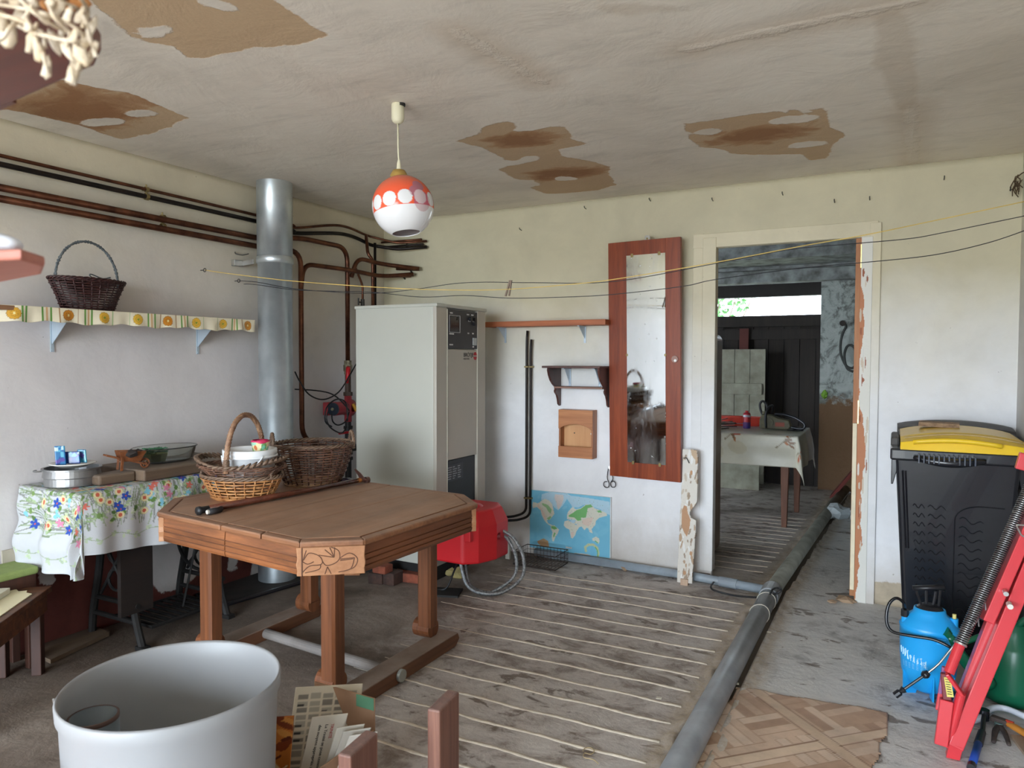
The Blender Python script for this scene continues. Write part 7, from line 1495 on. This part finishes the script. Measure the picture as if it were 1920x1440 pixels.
pqx=sum(p_[0] for p_ in P[3:5])/2; pqy=sum(p_[1] for p_ in P[3:5])/2; pA_=Vector((P[4][0],P[4][1],0)); 
xm=[min(p_[0] for p_ in P2_)-.0,]; 
pp0=Vector((P2_[3][0]*.5+P2_[4][0]*.5,P2_[3][1]*.5+P2_[4][1]*.5,0)); obj('post',bx((pp0.x-.02,pp0.y-.02,0),(pp0.x+.02,pp0.y+.02,zS+.4)),rd,r)
obj('shelf_arm',beam(B(),(pp0.x,pp0.y,zS+.010),((P[0][0]+P[3][0])/2,(P[0][1]+P[3][1])/2,zS+.011),.03,.018),rd,r)
# white ornament on the lower shelf
wo_=pt(8,462,'Z',zL+.05); dirv=(Vector((wo_.x,wo_.y,0))-Vector((pt(84,500,'Z',zL).x,pt(84,500,'Z',zL).y,0)))
lw_=ptd(0,452,(pt(10,500,'Z',zL)-CAM).dot(_f)); r2=tag(obj('white_ornament',tube(B(),spline([lw_-RR*.10-UU*.005,lw_-RR*.03,lw_+RR*.012-UU*.003,lw_+RR*.022-UU*.008],4),[.02,.022,.022,.021,.020,.018,.016,.014,.012,.011,.009,.007,.004],12,flat=.7),M('white glazed ornament',(228,232,240),.3),smooth=True),'blurred white glazed ornament lying on the lower rack shelf','ornament')
# dried white plant: branching strands and papery pods hanging over the shelf edge
rs=random.Random(77); pod=M('dried white pods',(226,214,196),.7,c2=(190,166,132),scale=40,bmp=.4); dep0=.80*(pt(150,110,'Z',zS)-CAM).dot(_f)
r=thing('dried_plant','dried cream-white papery plant strands hanging over the upper rack shelf','dried plant',tuple(ptd(60,10,dep0)))
bm=B(); strands=[[(-40,20),(10,30),(50,45),(75,80),(85,115),(92,135)],[(-30,5),(40,15),(80,25),(120,40),(150,60),(158,90),(148,125),(140,158)],[(0,0),(70,-10),(120,5),(150,20),(162,45),(172,80),(180,105)],[(20,40),(60,60),(90,68),(120,75),(150,78)],[(-40,70),(0,75),(20,50),(45,35),(60,10)],[(40,10),(60,50),(80,62),(85,90)],[(90,-10),(100,30),(130,60),(125,85)],[(-30,-20),(30,-5),(60,20),(105,50),(140,62)],[(100,0),(140,-10),(165,20),(155,50)]]
for s_ in strands:
    pts=[ptd(x,y,dep0+rs.uniform(-.03,.02)) for x,y in s_]; tube(bm,spline(pts,4),.0017,5)
obj('strands',bm,pod,r,smooth=True,kind='stuff')
pods=[(10,60,26,22),(-5,35,22,18),(60,72,12,26),(72,95,12,22),(88,128,11,18),(40,20,14,20),(110,12,16,14),(125,92,10,20),(150,100,14,24),(142,120,14,20),(133,142,10,14),(168,60,12,26),(175,95,10,18),(100,75,12,22),(85,35,12,10),(150,30,12,16),(60,5,14,12),(30,-5,18,14),(140,66,10,12),(116,60,9,12),(95,5,10,10),(165,110,9,12),(52,48,10,12),(128,28,9,12)]
for i,(x,y,a_,b_) in enumerate(pods):
    c_=ptd(x,y,dep0+rs.uniform(-.03,.015)); k=dep0/F; bm=B(); m_=bmesh.ops.create_icosphere(bm,subdivisions=2,radius=1)
    yw=rs.uniform(-.5,.5)
    for v in m_['verts']:
        q_=v.co.copy(); rr_=1+.18*math.sin(q_.z*5+i)+.15*math.sin(q_.x*6+q_.y*5+i*2); sx_=q_.x*a_*k*.62*rr_*(1-.25*q_.z); sz_=q_.z*b_*k*rr_; sy_=q_.y*a_*k*.30*rr_
        sx2=sx_*math.cos(yw)-sz_*math.sin(yw); sz2=sx_*math.sin(yw)+sz_*math.cos(yw); v.co=c_+(RR*sx2+UU*sz2+_f*sy_)*1.25
    obj('pod',bm,pod,r,smooth=True)
for i,(x,y) in enumerate(((90,5),(130,12),(150,2),(45,-10))):
    c_=ptd(x,y,dep0+.035); k=dep0/F; bm=clump(B(),c_,18*k,1,i,.8,2); obj('pod',bm,M('orange dried bloom',(206,140,80),.7),r,smooth=True,label='orange-tinted dried bloom')
